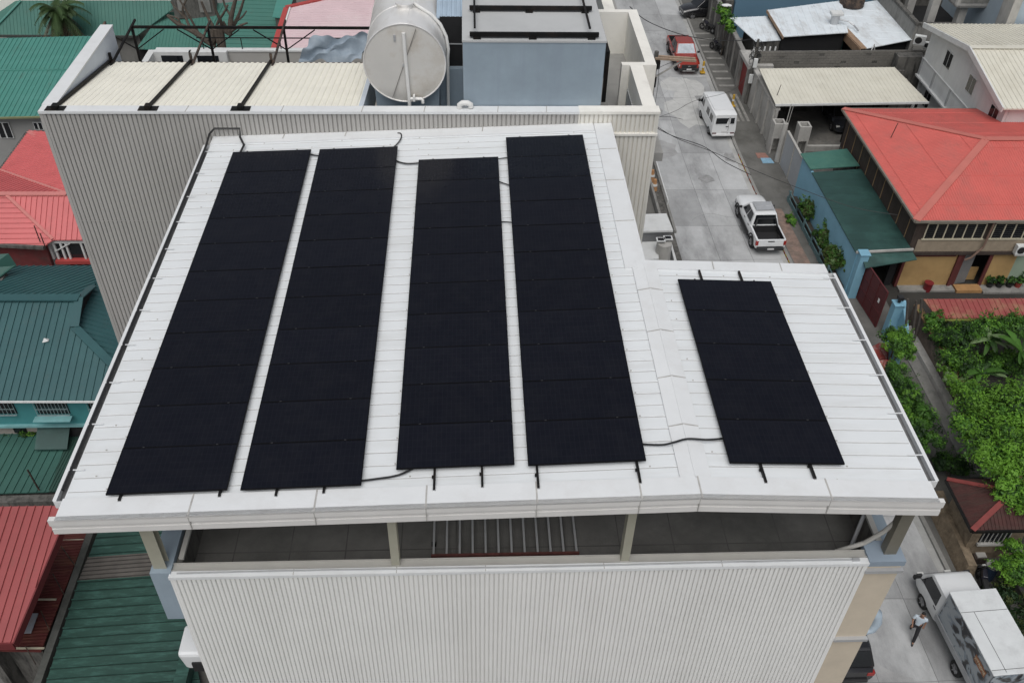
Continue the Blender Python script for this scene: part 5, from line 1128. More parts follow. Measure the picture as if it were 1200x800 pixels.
ac_unit(1087, 53, 4.6, 'white air conditioner beside the larger unit at the white house', .65, R_(-25))
for k, (x, y, z) in enumerate(((33.2, 63.9, 0), )): m = MB(); m.box(31.4, 33.4, 63.3, 64.2, 0, 4.2); m.build('unit_plinth', CONC_DARK, label='dark concrete plinth carrying the air conditioners behind the white house', cat='plinth')

# red roofed house
rh = thing('red_roof_house', 'wooden two storey house with a wide red hip roof and yellow ground floor', 'house', (30, 47, 0))
ZE = 4.85; x0, x1, y0, y1, yr, zr_ = 24.15, 44, 41.1, 54.0, 47.4, 6.3
xr = x0 + 6.1
RR = mat('faded red roof sheet', (.58, .125, .105, 1), .6, .08, .7, rust=.22, dirt=(.46, .13, .11, 1), dirt_amt=.75, dirt_scale=.7, dirt_stretch=(1, .6, 1), speck=.1)
fa = [Vector((x0, y0, ZE)), Vector((x1, y0, ZE)), Vector((x1, yr, zr_)), Vector((xr, yr, zr_))]; fb = [Vector((xr, yr, zr_)), Vector((x1, yr, zr_)), Vector((x1, y1, ZE)), Vector((x0, y1, ZE))]; fc = [Vector((x0, y0, ZE)), Vector((xr, yr, zr_)), Vector((x0, y1, ZE))]
m = MB(); m.slab(fa, .06); m.slab(fb, .06); m.slab(fc, .06); m.seams(fa, (0, 1, .2), .15, .06, .02); m.seams(fb, (0, 1, -.2), .15, .06, .02); m.seams(fc, (1, 0, .2), .15, .06, .02)
for f_, d_ in ((fa, (1, 0, 0)), (fb, (1, 0, 0)), (fc, (0, 1, 0))): m.seams(f_, d_, 2.3, .05, .03)
m.build('roof', RR, rh)
m = MB()
for a, b in (((x0, y0, ZE + .03), (xr, yr, zr_ + .03)), ((x0, y1, ZE + .03), (xr, yr, zr_ + .03)), ((xr, yr, zr_ + .035), (x1, yr, zr_ + .035))): m.bar(a, b, .42, .035)
m.build('hip_cap', mat('pale red ridge sheet', (.52, .16, .13, 1), .6, .08, 1), rh)
m = MB()
for a, b in (((x0 - .05, y0 - .06, ZE - .06), (x1, y0 - .06, ZE - .06)), ((x0 - .06, y0 - .05, ZE - .06), (x0 - .06, y1, ZE - .06)), ((x0, y1 + .05, ZE - .06), (x1, y1 + .05, ZE - .06))): m.bar(a, b, .1, .13)
m.build('gutter', mat('weathered brown gutter', (.20, .18, .15, 1), .8, .2, 3), rh)
WOOD = mat('dark brown boards', (.045, .032, .026, 1), .85, .25, 2, dirt=(.09, .07, .055, 1), dirt_amt=.5, dirt_scale=2, dirt_stretch=(4, 4, .4))
LATT = mat('woven lattice board', (.30, .245, .18, 1), .85, .15, 3)
TRIM = mat('maroon trim paint', (.10, .024, .022, 1), .75, .15, 3); YEL = mat('ochre yellow plaster', (.40, .26, .11, 1), .85, .10, 1.2, dirt=(.28, .17, .07, 1), dirt_amt=.5, dirt_scale=.8)
CREAMT = mat('cream window trim', (.48, .44, .33, 1), .7, .1, 3)
gx0, gy0 = 24.45, 41.35
m = MB(); m.box(gx0, gx0 + .15, gy0, 53.6, 2.4, ZE - .08); m.box(gx0 + .15, 43.6, gy0, gy0 + .15, 2.4, ZE - .08); m.build('upper_wall', WOOD, rh)
m = MB(); m.box(gx0 + .35, 43.6, gy0 - .03, gy0 - .002, 2.62, 3.42); m.seams([(gx0 + .35, gy0 - .031, 2.62), (43.6, gy0 - .031, 2.62), (43.6, gy0 - .031, 3.42), (gx0 + .35, gy0 - .031, 3.42)], (1, 0, 1), .12, .05, -.012); m.build('lattice_band', LATT, rh)
m = MB()
for i in range(9): yy = 42.2 + i * 1.35; m.box(gx0 - .03, gx0 - .002, yy - .03, yy + .03, 2.4, ZE - .1)
m.build('batten', mat('pale wood batten', (.30, .20, .11, 1), .8, .15, 3), rh)
for k, (wx0, wx1) in enumerate(((25.05, 28.35), (28.85, 32.4), (32.8, 36.0))):
    m = MB(); m.box(wx0, wx1, gy0 - .02, gy0 - .002, 3.5, 4.45); wf = m.build('window', GLASS, rh)
    m = MB(); n = 6
    for i in range(n + 1): xx = wx0 + (wx1 - wx0) * i / n; m.box(xx - .035, xx + .035, gy0 - .05, gy0 - .021, 3.5, 4.45)
    m.box(wx0 - .1, wx1 + .1, gy0 - .09, gy0 - .021, 3.42, 3.5); m.box(wx0, wx1, gy0 - .06, gy0 - .021, 4.46, 4.52); m.build('frame', CREAMT, wf)
    m = MB()
    for j in range(1, 7): z = 3.5 + j * .135; m.box(wx0 + .05, wx1 - .05, gy0 - .035, gy0 - .022, z - .008, z + .008)
    m.build('louvre', mat('louvre blade', (.06, .06, .055, 1), .4), wf)
m = MB(); m.box(gx0 - .01, 43.6, gy0 - .12, gy0 + .2, 2.42, 2.6); m.build('floor_beam', WOOD, rh)
m = MB(); m.box(24.6, 27.7, gy0 + .1, gy0 + .25, .12, 2.4); m.box(29.5, 31.0, gy0 + .1, gy0 + .25, .12, 2.4); m.box(28.9, 29.4, gy0 + .6, gy0 + .7, .12, 1.0); m.build('lower_wall', YEL, rh)
m = MB(); m.box(31.0, 43.6, gy0 + .1, gy0 + .25, .12, 2.4); m.build('lower_wall', mat('pale green plaster', (.26, .33, .25, 1), .85, .08, 1), rh)
m = MB(); m.box(24.42, 24.58, gy0 + .02, gy0 + .3, .1, 2.4); m.box(27.52, 27.7, gy0 - .02, gy0 + .09, .1, 2.4); m.box(27.75, 27.95, gy0 + .06, gy0 + .26, .1, 2.4); m.box(29.35, 29.55, gy0 + .0, gy0 + .09, .1, 2.4); m.box(24.6, 27.4, gy0 + .05, gy0 + .098, 2.2, 2.38); m.build('door_trim', TRIM, rh)
m = MB(); m.box(27.96, 29.34, gy0 + 1.2, gy0 + 1.25, .1, 2.4); m.build('doorway', DARK, rh)
m = MB(); m.hexa([(28.0, gy0 + .14, .15), (28.7, gy0 + .3, .15), (28.7, gy0 + .34, .15), (28.0, gy0 + .18, .15)], [(28.0, gy0 + .14, 2.3), (28.7, gy0 + .3, 2.3), (28.7, gy0 + .34, 2.3), (28.0, gy0 + .18, 2.3)]); m.build('screen_door', mat('grey screen door', (.16, .16, .16, 1), .7, .1, 2), rh)
m = MB(); m.box(27.9, 29.4, 40.8, gy0 + .05, .03, .22); m.build('doorstep', mat('terracotta step', (.36, .20, .08, 1), .8, .15, 3), rh)
m = MB(); m.box(24.6, 27.85, 40.9, gy0 + .09, .02, .14); m.box(29.45, 43, 40.7, gy0 + .09, .02, .14); m.build('plinth', CONC, rh)
m = MB(); m.tube([(28.6, gy0 - .2, 4.75), (28.55, gy0 - .22, 3.0), (28.1, gy0 - .22, 2.3), (27.85, gy0 - .15, 2.1)], .06, 8); m.build('drain_pipe', mat('brown pipe', (.20, .13, .10, 1), .7), rh)
m = MB(); m.box(gx0 + .0, gx0 + .3, gy0 + .3, 53.6, .05, 2.4); m.build('lower_wall', CONC_DARK, rh)
t = ac_unit(1191, 284, 2.9, 'white window air conditioner sticking out of the lattice wall', .85, 0); t.location.y = gy0 - .25
m = MB(); c_ = at(1086, 339, .1); m.tube([(c_.x, c_.y, .02), (c_.x, c_.y, .3), (c_.x, c_.y, .55), (c_.x, c_.y, .6)], .22, 16, .26); m.build('drum', mat('red plastic drum', (.17, .015, .02, 1), .5), label='dark red round drum standing before the yellow wall', cat='drum', smooth=True)
# green lean-to with blue wall
gl = thing('green_lean_to', 'dark green lean-to roof over a pale blue wall beside the red roofed house', 'lean-to', (22.8, 46.5, 0))
GRN = mat('dark green sheet', (.022, .062, .055, 1), .6, .2, .8, dirt=(.05, .13, .11, 1), dirt_amt=.5, dirt_scale=.4, speck=.1); BLU = mat('pale sky blue paint', (.20, .40, .52, 1), .75, .07, 1, dirt=(.14, .3, .4, 1), dirt_amt=.4, dirt_scale=.7)
q = [Vector((21.2, 40.75, 3.0)), Vector((24.45, 41.0, 3.0)), Vector((24.4, 49.6, 3.0)), Vector((21.15, 49.2, 3.0))]
m = MB(); m.slab(q, .06); m.seams(q, (1, 0, 0), .8, .04, .02); m.build('roof', GRN, gl)
q = [Vector((21.1, 49.4, 3.12)), Vector((24.35, 49.8, 3.12)), Vector((24.2, 51.9, 3.12)), Vector((21.0, 51.3, 3.12))]
m = MB(); m.slab(q, .06); m.build('roof', mat('mid green sheet', (.05, .15, .12, 1), .6, .15, .8, dirt=(.09, .2, .15, 1), dirt_amt=.5, dirt_scale=1.5), gl)
m = MB(); m.bar((21.2, 40.7, 3.03), (24.5, 40.95, 3.03), .1, .12); m.build('eave_trim', CONC_LIGHT, gl)
q = [Vector((21.6, 39.9, 2.55)), Vector((24.6, 40.4, 2.75)), Vector((24.5, 41.1, 2.9)), Vector((21.5, 40.7, 2.9))]
m = MB(); m.slab(q, .04); m.build('canopy', GRN, gl)
m = MB(); wallseg(m, (21.35, 40.7), (21.25, 51.2), 0, 2.93, .16); m.build('wall', BLU, gl)
m = MB(); m.box(23.9, 24.3, 41.6, 41.75, 0, 2.8); m.box(21.6, 23.8, 43.5, 43.6, 0, 2.9); m.build('inner_wall', DARK, gl)
# planter rail with shrubs
pr2 = thing('planter_rail', 'weathered teal planter railing along the foot of the blue wall', 'planter', (20.95, 46, 0))
m = MB(); wallseg(m, (20.75, 40.6), (20.6, 50.6), .12, .42, .06); wallseg(m, (20.75, 40.6), (20.6, 50.6), .75, .82, .05)
m.build('rail', mat('weathered teal paint', (.10, .17, .18, 1), .8, .25, 3), pr2)
m = MB()
for i in range(7): yy = 40.7 + i * 1.6; m.box(20.66 - i * .02, 20.76 - i * .02, yy - .05, yy + .05, .12, .95)
m.build('post', mat('weathered teal paint', (0, 0, 0, 1)), pr2)
m = MB(); wallseg(m, (21.05, 40.9), (20.95, 50.4), .12, .5, .35); m.build('soil_bed', mat('garden soil', (.05, .042, .033, 1), .95, .3, 3), pr2)
# blue gate pillars and maroon gate
for k, (px, py, h) in enumerate(((994, 347, 3.0), (1037, 392, 2.15))):
    c_ = at(px, py, .1); pl2 = thing('blue_pillar', ('tall sky blue gate pillar at the corner of the green lean-to', 'shorter sky blue gate pillar with a black finial beside the round bush')[k], 'pillar', (c_.x + .1, c_.y, .1), 0, 'sky blue gate pillars')
    m = MB(); m.box(-.24, .24, -.24, .24, 0, h); m.build('shaft', BLU, pl2, local=True, bevel=.02)
    m = MB(); m.box(-.29, .29, -.29, .29, h + .001, h + .08); m.build('cap', BLU, pl2, local=True, bevel=.02)
    if k == 1:
        m = MB(); m.cyl((0, 0, h + .12), (0, 0, h + .3), .08, 10); m.box(-.14, .14, -.14, .14, h + .3, h + .5); m.build('finial', BLACKPL, pl2, local=True)
        m = MB(); m.hexa([(.21, -1.3, 0), (.4, -1.3, 0), (.4, .1, 0), (.21, .1, 0)], [(.21, -1.3, 1.2), (.4, -1.3, 1.2), (.4, .1, 2.3), (.21, .1, 2.3)]); m.build('wing_wall', BLU, pl2, local=True)
mg = thing('maroon_gate', 'maroon sheet metal gate between the two sky blue pillars', 'gate', (22.0, 39.2, 0))
m = MB(); GA, GB = at(1003, 348, .1), at(1026, 384, .1)
wallseg(m, GA, GB, .15, 2.55, .06); m.build('leaf', mat('maroon gate paint', (.095, .018, .02, 1), .65, .15, 1.5), mg)
m = MB()
for z in (.16, .95, 1.7, 2.52): wallseg(m, (GA.x - .04, GA.y), (GB.x - .04, GB.y), z, z + .05, .03)
for t_ in (0, .33, .66, 1): xx = GA.x - .04 + (GB.x - GA.x) * t_; yy = GA.y + (GB.y - GA.y) * t_; m.box(xx - .03, xx + .01, yy - .02, yy + .02, .15, 2.57)
m.build('frame', mat('maroon gate paint', (0, 0, 0, 1)), mg)
m = MB(); q_ = GA.lerp(GB, .8); wallseg(m, (q_.x - .065, q_.y), (q_.x - .04, q_.y - .13), 1.5, 1.75, .02); m.build('latch', WHITE_PAINT, mg)
# leaning poles behind the pillar
for k, (a, b) in enumerate((((1060, 405), (1064, 350)), ((1066, 404), (1074, 352)), ((1070, 402), (1080, 350)))):
    A = at(a[0], a[1], .3); B = atY(b[0], b[1], A.y + .5); m = MB(); m.tube(smooth_path([A, A.lerp(B, .5) + Vector((.05 * k, 0, .03)), B], 5), .07, 8); m.build('timber_pole', mat('weathered dark timber', (.07, .06, .052, 1), .9, .3, 4), label=('leftmost', 'middle', 'rightmost curved')[k] + ' of three dark timber poles leaning by the blue pillar', cat='timber pole', group='timber poles by the blue pillar', smooth=True)
# pedicab bundles below
for k, (px, py, s) in enumerate(((1029, 412, .7), (1033, 430, .6))):
    c_ = at(px, py, .9); rk = random.Random(k); m = MB(); n = 14; vs = []
    for j in range(9):
        for i in range(n):
            a = 2 * math.pi * i / n; h = j / 8; r = s * (.55 + .45 * math.sin(math.pi * min(h * .8 + .2, 1))) * rk.uniform(.88, 1.1) * (1 if j < 8 else .25); vs.append((c_.x + r * math.cos(a), c_.y + r * .8 * math.sin(a), .13 + h * (1.1 + .2 * math.sin(a * 2 + k))))
    m.add(vs, [(j * n + i, j * n + (i + 1) % n, (j + 1) * n + (i + 1) % n, (j + 1) * n + i) for j in range(8) for i in range(n)] + [tuple(8 * n + i for i in range(n))])
    m.build('cloth_bundle', mat('red patterned cloth', (.33, .06, .05, 1), .9, .3, 5, dirt=(.55, .45, .42, 1), dirt_amt=.9, dirt_scale=3.0), label=('red and white patterned bundle higher up beside the blue post', 'red and white patterned bundle lower down beside the hedge')[k], cat='bundle', group='patterned bundles', smooth=True)
c_ = at(1041, 432, .1); m = MB(); m.box(c_.x - .1, c_.x + .15, c_.y - .5, c_.y + 1.2, .1, 1.6); m.build('blue_post', BLU, label='low sky blue post wall between the bundles and the hedge', cat='wall')
c_ = at(1018, 409, .6); m = MB(); m.box(c_.x - .3, c_.x + .3, c_.y - .2, c_.y + .2, .13, .7); m.build('crate', mat('teal crate', (.04, .20, .18, 1), .6), label='small teal crate next to the patterned bundles', cat='crate')
# red low roof in the garden
lr = thing('red_low_shed', 'low red ribbed roof strip in front of the yellow house', 'shed', (27, 36.8, 0))
q = [Vector((23.95, 37.4, 2.35)), Vector((36, 37.4, 2.35)), Vector((36, 36.1, 2.1)), Vector((24.3, 36.1, 2.1))]
m = MB(); m.slab(q, .05); m.seams(q, (0, 1, 0), .3, .06, .035); m.build('roof', mat('dull red sheet', (.27, .06, .055, 1), .6, .1, 1, dirt=(.33, .22, .12, 1), dirt_amt=.6, dirt_scale=1.2), lr)
for x in (24.6, 28, 31.5, 35): m = MB(); m.box(x - .05, x + .05, 36.4, 36.5, 0, 2.1); m.build('post', BLACK_STEEL, lr)
m = MB(); m.bar((24.3, 36.05, 2.0), (36, 36.05, 2.0), .06, .1); m.build('eave_board', mat('yellow green board', (.25, .28, .06, 1), .8), lr)
# garden wall with rubble face
gwl = thing('garden_wall', 'sloping rubble and concrete garden wall behind the street hedge', 'wall', (24.1, 32, 0))
m = MB(); wallseg(m, (24.15, 25.6), (24.1, 38), 0, 1.42, .3); m.build('wall', mat('rubble wall', (.17, .135, .11, 1), .95, .3, 2.5, dirt=(.08, .07, .06, 1), dirt_amt=.7, dirt_scale=2.2, bump=.6, bump_scale=8), gwl)
m = MB(); wallseg(m, (24.15, 25.6), (24.1, 38), 1.422, 1.5, .36); m.build('coping', mat('orange brown coping', (.27, .17, .09, 1), .9, .25, 3), gwl)
m = MB(); wallseg(m, (23.75, 25.6), (23.72, 37.5), 0, .42, .42); m.build('footing', CONC_LIGHT, gwl)
m = MB(); wallseg(m, (23.2, 27), (23.2, 37.5), .1, .18, .6); m.build('apron', CONC, gwl)
# gatehouse with rusty red roof
gh = thing('gatehouse', 'small stone gatehouse with a rusty dark red hip roof', 'gatehouse', (21.4, 23.4, 0))
e0, e1, f0, f1, zz, za = 20.0, 23.0, 22.1, 24.75, 2.75, 3.3
RUST = mat('rusty red sheet', (.055, .018, .015, 1), .8, .35, 2, dirt=(.045, .03, .022, 1), dirt_amt=.85, dirt_scale=1.6, dirt_stretch=(.5, 2.5, 1)); CAPR = mat('worn red cap', (.20, .04, .035, 1), .7, .2, 2)
A, B, C_, D, P1, P2 = Vector((e0, f0, zz)), Vector((e1, f0, zz)), Vector((e1, f1, zz)), Vector((e0, f1, zz)), Vector((21.5, 23.1, za)), Vector((21.7, 23.7, za))
m = MB()
for pl3 in ([A, B, P1], [B, C_, P2, P1], [C_, D, P2], [D, A, P1, P2]): m.slab(pl3, .05)
m.seams([D, A, P1, P2], (1, 0, .3), .16, .06, .025); m.seams([A, B, P1], (0, 1, .3), .16, .06, .025); m.build('roof', RUST, gh)
m = MB(); m.bar(A + Vector((0, 0, .04)), P1 + Vector((0, 0, .04)), .22, .04); m.bar(D + Vector((0, 0, .04)), P2 + Vector((0, 0, .04)), .2, .04); m.build('hip_cap', CAPR, gh)
m = MB(); m.bar((e0 - .03, f0 - .03, zz - .05), (e0 - .03, f1, zz - .05), .08, .12); m.bar((e0, f0 - .04, zz - .05), (e1, f0 - .04, zz - .05), .08, .12); m.build('gutter', BLACK_STEEL, gh)
m = MB(); m.box(20.55, 20.8, 22.6, 24.6, .0, 2.65); m.box(20.81, 22.8, 22.6, 22.75, 0, 2.65); m.build('wall', mat('brown stone facing', (.20, .155, .105, 1), .95, .35, 3, dirt=(.10, .075, .05, 1), dirt_amt=.8, dirt_scale=3.5, bump=.6, bump_scale=9), gh)
m = MB(); m.hexa([(20.2, 21.6, .1), (20.75, 21.6, .1), (20.75, 25.6, .1), (20.2, 25.6, .1)], [(20.35, 21.7, .9), (20.7, 21.7, .9), (20.7, 25.5, 1.1), (20.35, 25.5, 1.1)]); m.build('stone_base', MATS['brown stone facing'], gh)
m = MB(); m.box(20.95, 22.2, 22.58, 22.599, 1.3, 2.3); wn = m.build('window', GLASS, gh)
m = MB()
for i in range(7): m.bar((21.0 + i * .19, 22.55, 1.3), (21.0 + i * .19, 22.55, 2.3), .03, .03)
m.box(20.9, 22.25, 22.45, 22.578, 1.18, 1.29); m.build('grille', CONC_LIGHT, wn)
# clutter below the gatehouse
c_ = at(1163, 664, .8); m = MB(); m.cyl((c_.x, c_.y, .0), (c_.x, c_.y, .9), .26, 16); m.mi(1); m.cyl((c_.x, c_.y, .901), (c_.x, c_.y, .93), .27, 16); m.build('barrel', [mat('dark blue barrel', (.03, .05, .09, 1), .5), CONC_LIGHT], label='dark blue barrel with a pale lid below the gatehouse window', cat='barrel')
c_ = at(1152, 650, .5); m = MB(); m.box(c_.x - .4, c_.x + .1, c_.y - .2, c_.y + .2, .1, .5); m.mi(1); m.box(c_.x - .3, c_.x + .1, c_.y - .15, c_.y + .15, .502, .56); m.build('box', [WOOD, CONC_LIGHT], label='dark box with a pale top beside the blue barrel', cat='box')
m = MB(); wallseg(m, (22.3, 15), (22.2, 22.3), 0, .7, .25); m.build('low_wall', CONC_DARK, label='low dark wall along the garden beside the delivery truck', cat='wall')
# utility pole with wooden crossarms over the road edge, and the wires
cr = thing('utility_pole', 'tall utility pole with wooden crossarms standing close to the back building', 'utility pole', (12.2, 51.6, 0))
px0 = at(769, 66, 9.2)
m = MB(); m.cyl((px0.x, px0.y, 0), (px0.x, px0.y, 9.5), .17, 12, .13); m.build('pole', CONC_DARK, cr)
TIM = mat('pale timber crossarm', (.34, .25, .18, 1), .85, .2, 3)
for dz, dy in ((0, 0), (-.02, -.28)):
    b = at(815, 68, 9.2); m = MB(); m.bar((px0.x - .1, px0.y + dy, 9.2 + dz), (b.x, b.y + dy, 9.15 + dz), .12, .12); m.build('crossarm', TIM, cr)
b = at(806, 68, 9.2); m = MB(); m.bar((px0.x, px0.y - .14, 7.9), (b.x - .3, b.y - .14, 9.1), .06, .1); m.build('brace', STEEL_GREY, cr)
m = MB(); m.cyl((px0.x, px0.y - .3, 7.4), (px0.x, px0.y - .3, 8.0), .14, 10); m.box(px0.x - .3, px0.x + .2, px0.y - .5, px0.y - .32, 8.6, 9.1); m.build('insulator_bracket', BLACK_STEEL, cr)
def wire(pts, lab, r=.02, sag=.0):
    P = [at(*p) for p in pts]; m = MB(); m.tube(smooth_path(P, 8), r * .7, 5); m.build('overhead_wire', CABLE, label=lab, cat='wire', group='overhead wires', smooth=True)
wire([(738, 8, 10), (757, 24, 9), (790, 38, 8), (825, 46, 7.2), (862, 48, 5), (881, 46, 5)], 'black wire sagging across the road to the service pole', .035)
wire([(770, 66, 9.2), (772, 90, 8.6), (768, 120, 8)], 'short drooping wire below the crossarm pole', .02)
wire([(769, 150, 9), (790, 160, 8), (825, 172, 7), (850, 190, 6), (880, 205, 5)], 'lower wire running from the back building past the white van', .028)
wire([(769, 148, 9), (795, 163, 7.9), (835, 178, 6.8), (880, 198, 5.6), (940, 222, 4.5), (1000, 243, 4.0), (1052, 252, 4)], 'long wire crossing the road and the green lean-to roof', .022)
wire([(770, 138, 9), (792, 130, 8), (815, 118, 7), (860, 105, 5), (880, 80, 4.6)], 'thin wire rising from the back building to the service pole', .016)
wire([(770, 137, 9), (785, 137, 8.6), (800, 140, 8)], 'short loose wire end beside the back building corner', .016)
wire([(766, 90, 9), (772, 80, 9.1), (790, 72, 9.1)], 'short loop of wire under the crossarm', .02)
# ================================================================== LEFT SIDE: neighbouring roofs
def roofpart(parent, name, polys, mt, sp=.3, w=.05, h=.03, th=.05, rib_shade=None):
    m = MB()
    for poly, d in polys:
        m.slab(poly, th)
        if d is not None:
            m.mi(0).seams(poly, d, sp, w, h)
            if rib_shade: m.mi(1).seams(poly, d, sp, .028, .006, off=rib_shade[1]); m.mi(0)  # optional darker strip, painted shade at the foot of each rib
    return m.build(name, [mt, rib_shade[0]] if rib_shade else mt, parent)
def V3(px, py, z): return at(px, py, z)
DG = mat('green long span sheet', (.066, .23, .19, 1), .5, .06, .6, rust=.25, dirt=(.12, .31, .27, 1), dirt_amt=.35, dirt_scale=.8, dirt_stretch=(.6, 2, 1))
FG = mat('dull green sheet', (.046, .155, .125, 1), .6, .08, .6, rust=.3, dirt=(.07, .19, .15, 1), dirt_amt=.5, dirt_scale=.5, speck=.1)
TEAL = mat('teal long span sheet', (.034, .10, .106, 1), .5, .05, .6, rust=.12, dirt=(.048, .14, .14, 1), dirt_amt=.35, dirt_scale=.6)
RED = mat('red long span sheet', (.58, .14, .14, 1), .5, .05, .7, rust=.2, dirt=(.43, .10, .10, 1), dirt_amt=.4, dirt_scale=.8)
# green corrugated house behind the clad building
gh2 = thing('green_roof_house', 'grey house under a bright green corrugated roof beside the white parapet', 'house', (-27, 56, 0))
q = [V3(-40, 138, 5.0), V3(48, 136, 5.0)]; q += [atP(122, 42, q[0], q[1], V3(0, 45, 6.3)), atP(-40, 46, q[0], q[1], V3(0, 45, 6.3))]
roofpart(gh2, 'roof', [(q, (0, 1, .1))], DG, .3, .07, .04)
m = MB(); a = atP(-40, 83, q[0], q[1], q[2]); b = atP(85, 82, q[0], q[1], q[2]); m.bar(a, b, .12, .10); m.build('lap_joint', DG, gh2)
m = MB(); m.bar(q[0] + Vector((0, -.05, -.05)), q[1] + Vector((0, -.05, -.05)), .12, .1); m.build('gutter', mat('yellowish gutter', (.20, .21, .11, 1), .8), gh2)
m = MB(); wallseg(m, (q[0].x, q[0].y + .8), (q[1].x + 6, q[1].y + .8), 0, 4.85, .2); m.build('wall', mat('grey house wall', (.30, .30, .29, 1), .85, .08, 1), gh2)
yw = q[0].y + .69
for (a, b) in (((-6, 143), (17, 162)), ((38, 143), (52, 152))):
    p0 = atY(a[0], a[1], yw); p1 = atY(b[0], b[1], yw)
    m = MB(); m.box(p0.x, p1.x, yw - .03, yw, p1.z, p0.z); w_ = m.build('window', WHITE_PAINT, gh2)
    n = 2
    for i in range(n): m = MB(); xa = p0.x + (p1.x - p0.x) * i / n; m.box(xa + .05, xa + (p1.x - p0.x) / n - .05, yw - .05, yw - .031, p1.z + .05, p0.z - .05); m.build('pane', GLASS, w_)
m = MB(); m.hexa([(q[1].x - 4, q[1].y - 4, 0), (q[1].x + .5, q[1].y - 4, 0), (q[1].x + .5, q[1].y - 3.8, 0), (q[1].x - 4, q[1].y - 3.8, 0)], [(q[1].x - 4, q[1].y - 4, 2.2), (q[1].x + .5, q[1].y - 4, 2.2), (q[1].x + .5, q[1].y - 3.8, 2.2), (q[1].x - 4, q[1].y - 3.8, 2.2)]); m.build('wall', WHITE_PAINT, gh2)
# far green hip roof houses
g3 = thing('far_green_house', 'wide house with a dull green hip roof behind the palm', 'house', (-27, 76, 0))
A, B = V3(-14, 41, 4.6), V3(160, 42, 4.6); D = V3(24, 1, 6.6); C_ = atP(215, 1, A, B, D)
roofpart(g3, 'roof', [([A, B, C_, D], (0, 1, .1)), ([A, D, V3(-30, 5, 5.2)], None)], FG, .25, .05, .025)
m = MB(); m.bar(A + Vector((0, -.05, -.06)), B + Vector((0, -.05, -.06)), .12, .14); m.build('gutter', mat('dark gutter', (.05, .055, .05, 1), .8), g3)
m = MB(); m.bar(A, D, .3, .05); m.build('hip_cap', DG, g3)
m = MB(); wallseg(m, (A.x + 1, A.y + .6), (B.x, B.y + .6), 0, 4.4, .2); m.build('wall', CONC, g3)
m = MB(); m.box(C_.x - 14, C_.x - 1, C_.y + .3, C_.y + .6, 0, 8.2); m.build('cream_wall', CREAM_PAINT, g3)
g4 = thing('green_tile_house', 'house with a weathered green tile effect roof behind the bare tree', 'house', (-15, 76, 0))
B = V3(342, 62, 4.4); E_ = V3(232, 62, 4.5); D = V3(262, 4, 6.3); C_ = atP(342, -8, B, E_, D)
roofpart(g4, 'roof', [([E_, B, C_, D], (1, 0, 0))], FG, .38, .09, .03)
m = MB(); m.bar(E_ + Vector((0, 0, .03)), D + Vector((0, 0, .03)), .16, .05); m.build('hip_cap', FG, g4)
A2 = V3(160, 57, 4.3); roofpart(g4, 'roof_wing', [([A2, E_ + Vector((-.05, 0, -.02)), D + Vector((-.05, 0, -.02)), atP(200, 0, A2, E_, D)], (0, 1, .1))], FG, .25, .05, .025)
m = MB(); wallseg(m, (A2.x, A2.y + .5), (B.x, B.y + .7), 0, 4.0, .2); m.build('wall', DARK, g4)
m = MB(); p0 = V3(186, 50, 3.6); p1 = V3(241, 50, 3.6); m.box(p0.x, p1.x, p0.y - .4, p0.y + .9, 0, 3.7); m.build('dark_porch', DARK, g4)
# small teal roof and pink roof
g5 = thing('small_green_roof_house', 'small house with a green hipped roof corner left of the pink roof', 'house', (-15, 70, 0))
A, B, C_, D = V3(319, 20, 6.3), V3(336, 22, 6.3), V3(345, -6, 6.8), V3(326, -6, 6.8)
roofpart(g5, 'roof', [([A, B, C_, D], None)], DG); m = MB(); m.prism([(A.x + .15, A.y + .2), (B.x - .1, B.y + .2), (B.x - .1, B.y + 5), (A.x + .15, A.y + 5)], 0, 6.15); m.build('wall', CONC_DARK, g5)
g6 = thing('pink_roof_house', 'house with a faded pink roof and red edge trim behind the steel frame', 'house', (-11, 64, 0))
PINK = mat('faded pink sheet', (.62, .47, .49, 1), .65, .06, .5, dirt=(.68, .58, .58, 1), dirt_amt=.5, dirt_scale=.4)
A, B, D = V3(318, 74, 5.4), V3(470, 74, 5.4), V3(338, 10, 6.5); C_ = atP(470, -20, A, B, D)
roofpart(g6, 'roof', [([A, B, C_, D], (1, .05, 0))], PINK, .3, .05, .02)
REDT = mat('red edge trim', (.40, .06, .055, 1), .6, .1, 2)
m = MB(); m.bar(A + Vector((-.15, 0, .05)), D + Vector((-.15, 0, .05)), .35, .06); m.mi(1); m.bar(A + Vector((.12, 0, .06)), D + Vector((.12, 0, .06)), .1, .08); m.mi(0); m.bar(D + Vector((-.2, .1, .05)), C_ + Vector((0, .1, .05)), .35, .1); m.build('trim', [REDT, WHITE_PAINT], g6)
m = MB(); m.prism([(A.x + .3, A.y + .4), (B.x, B.y + .4), (B.x, B.y + 9), (A.x + .3, A.y + 9)], 0, 5.2); m.build('wall', CREAM_PAINT, g6)
g6b = thing('white_wall_building', 'pale building edge seen above the tank and blue lean-to roof', 'building', (2, 70, 0))
m = MB(); m.box(-4, 5, 66, 80, 0, 8.0); m.build('wall', WHITE_PAINT, g6b)
m = MB(); m.box(-4.1, 5.1, 65.9, 80.1, 8.001, 8.2); m.build('roof_slab', CONC_LIGHT, g6b)
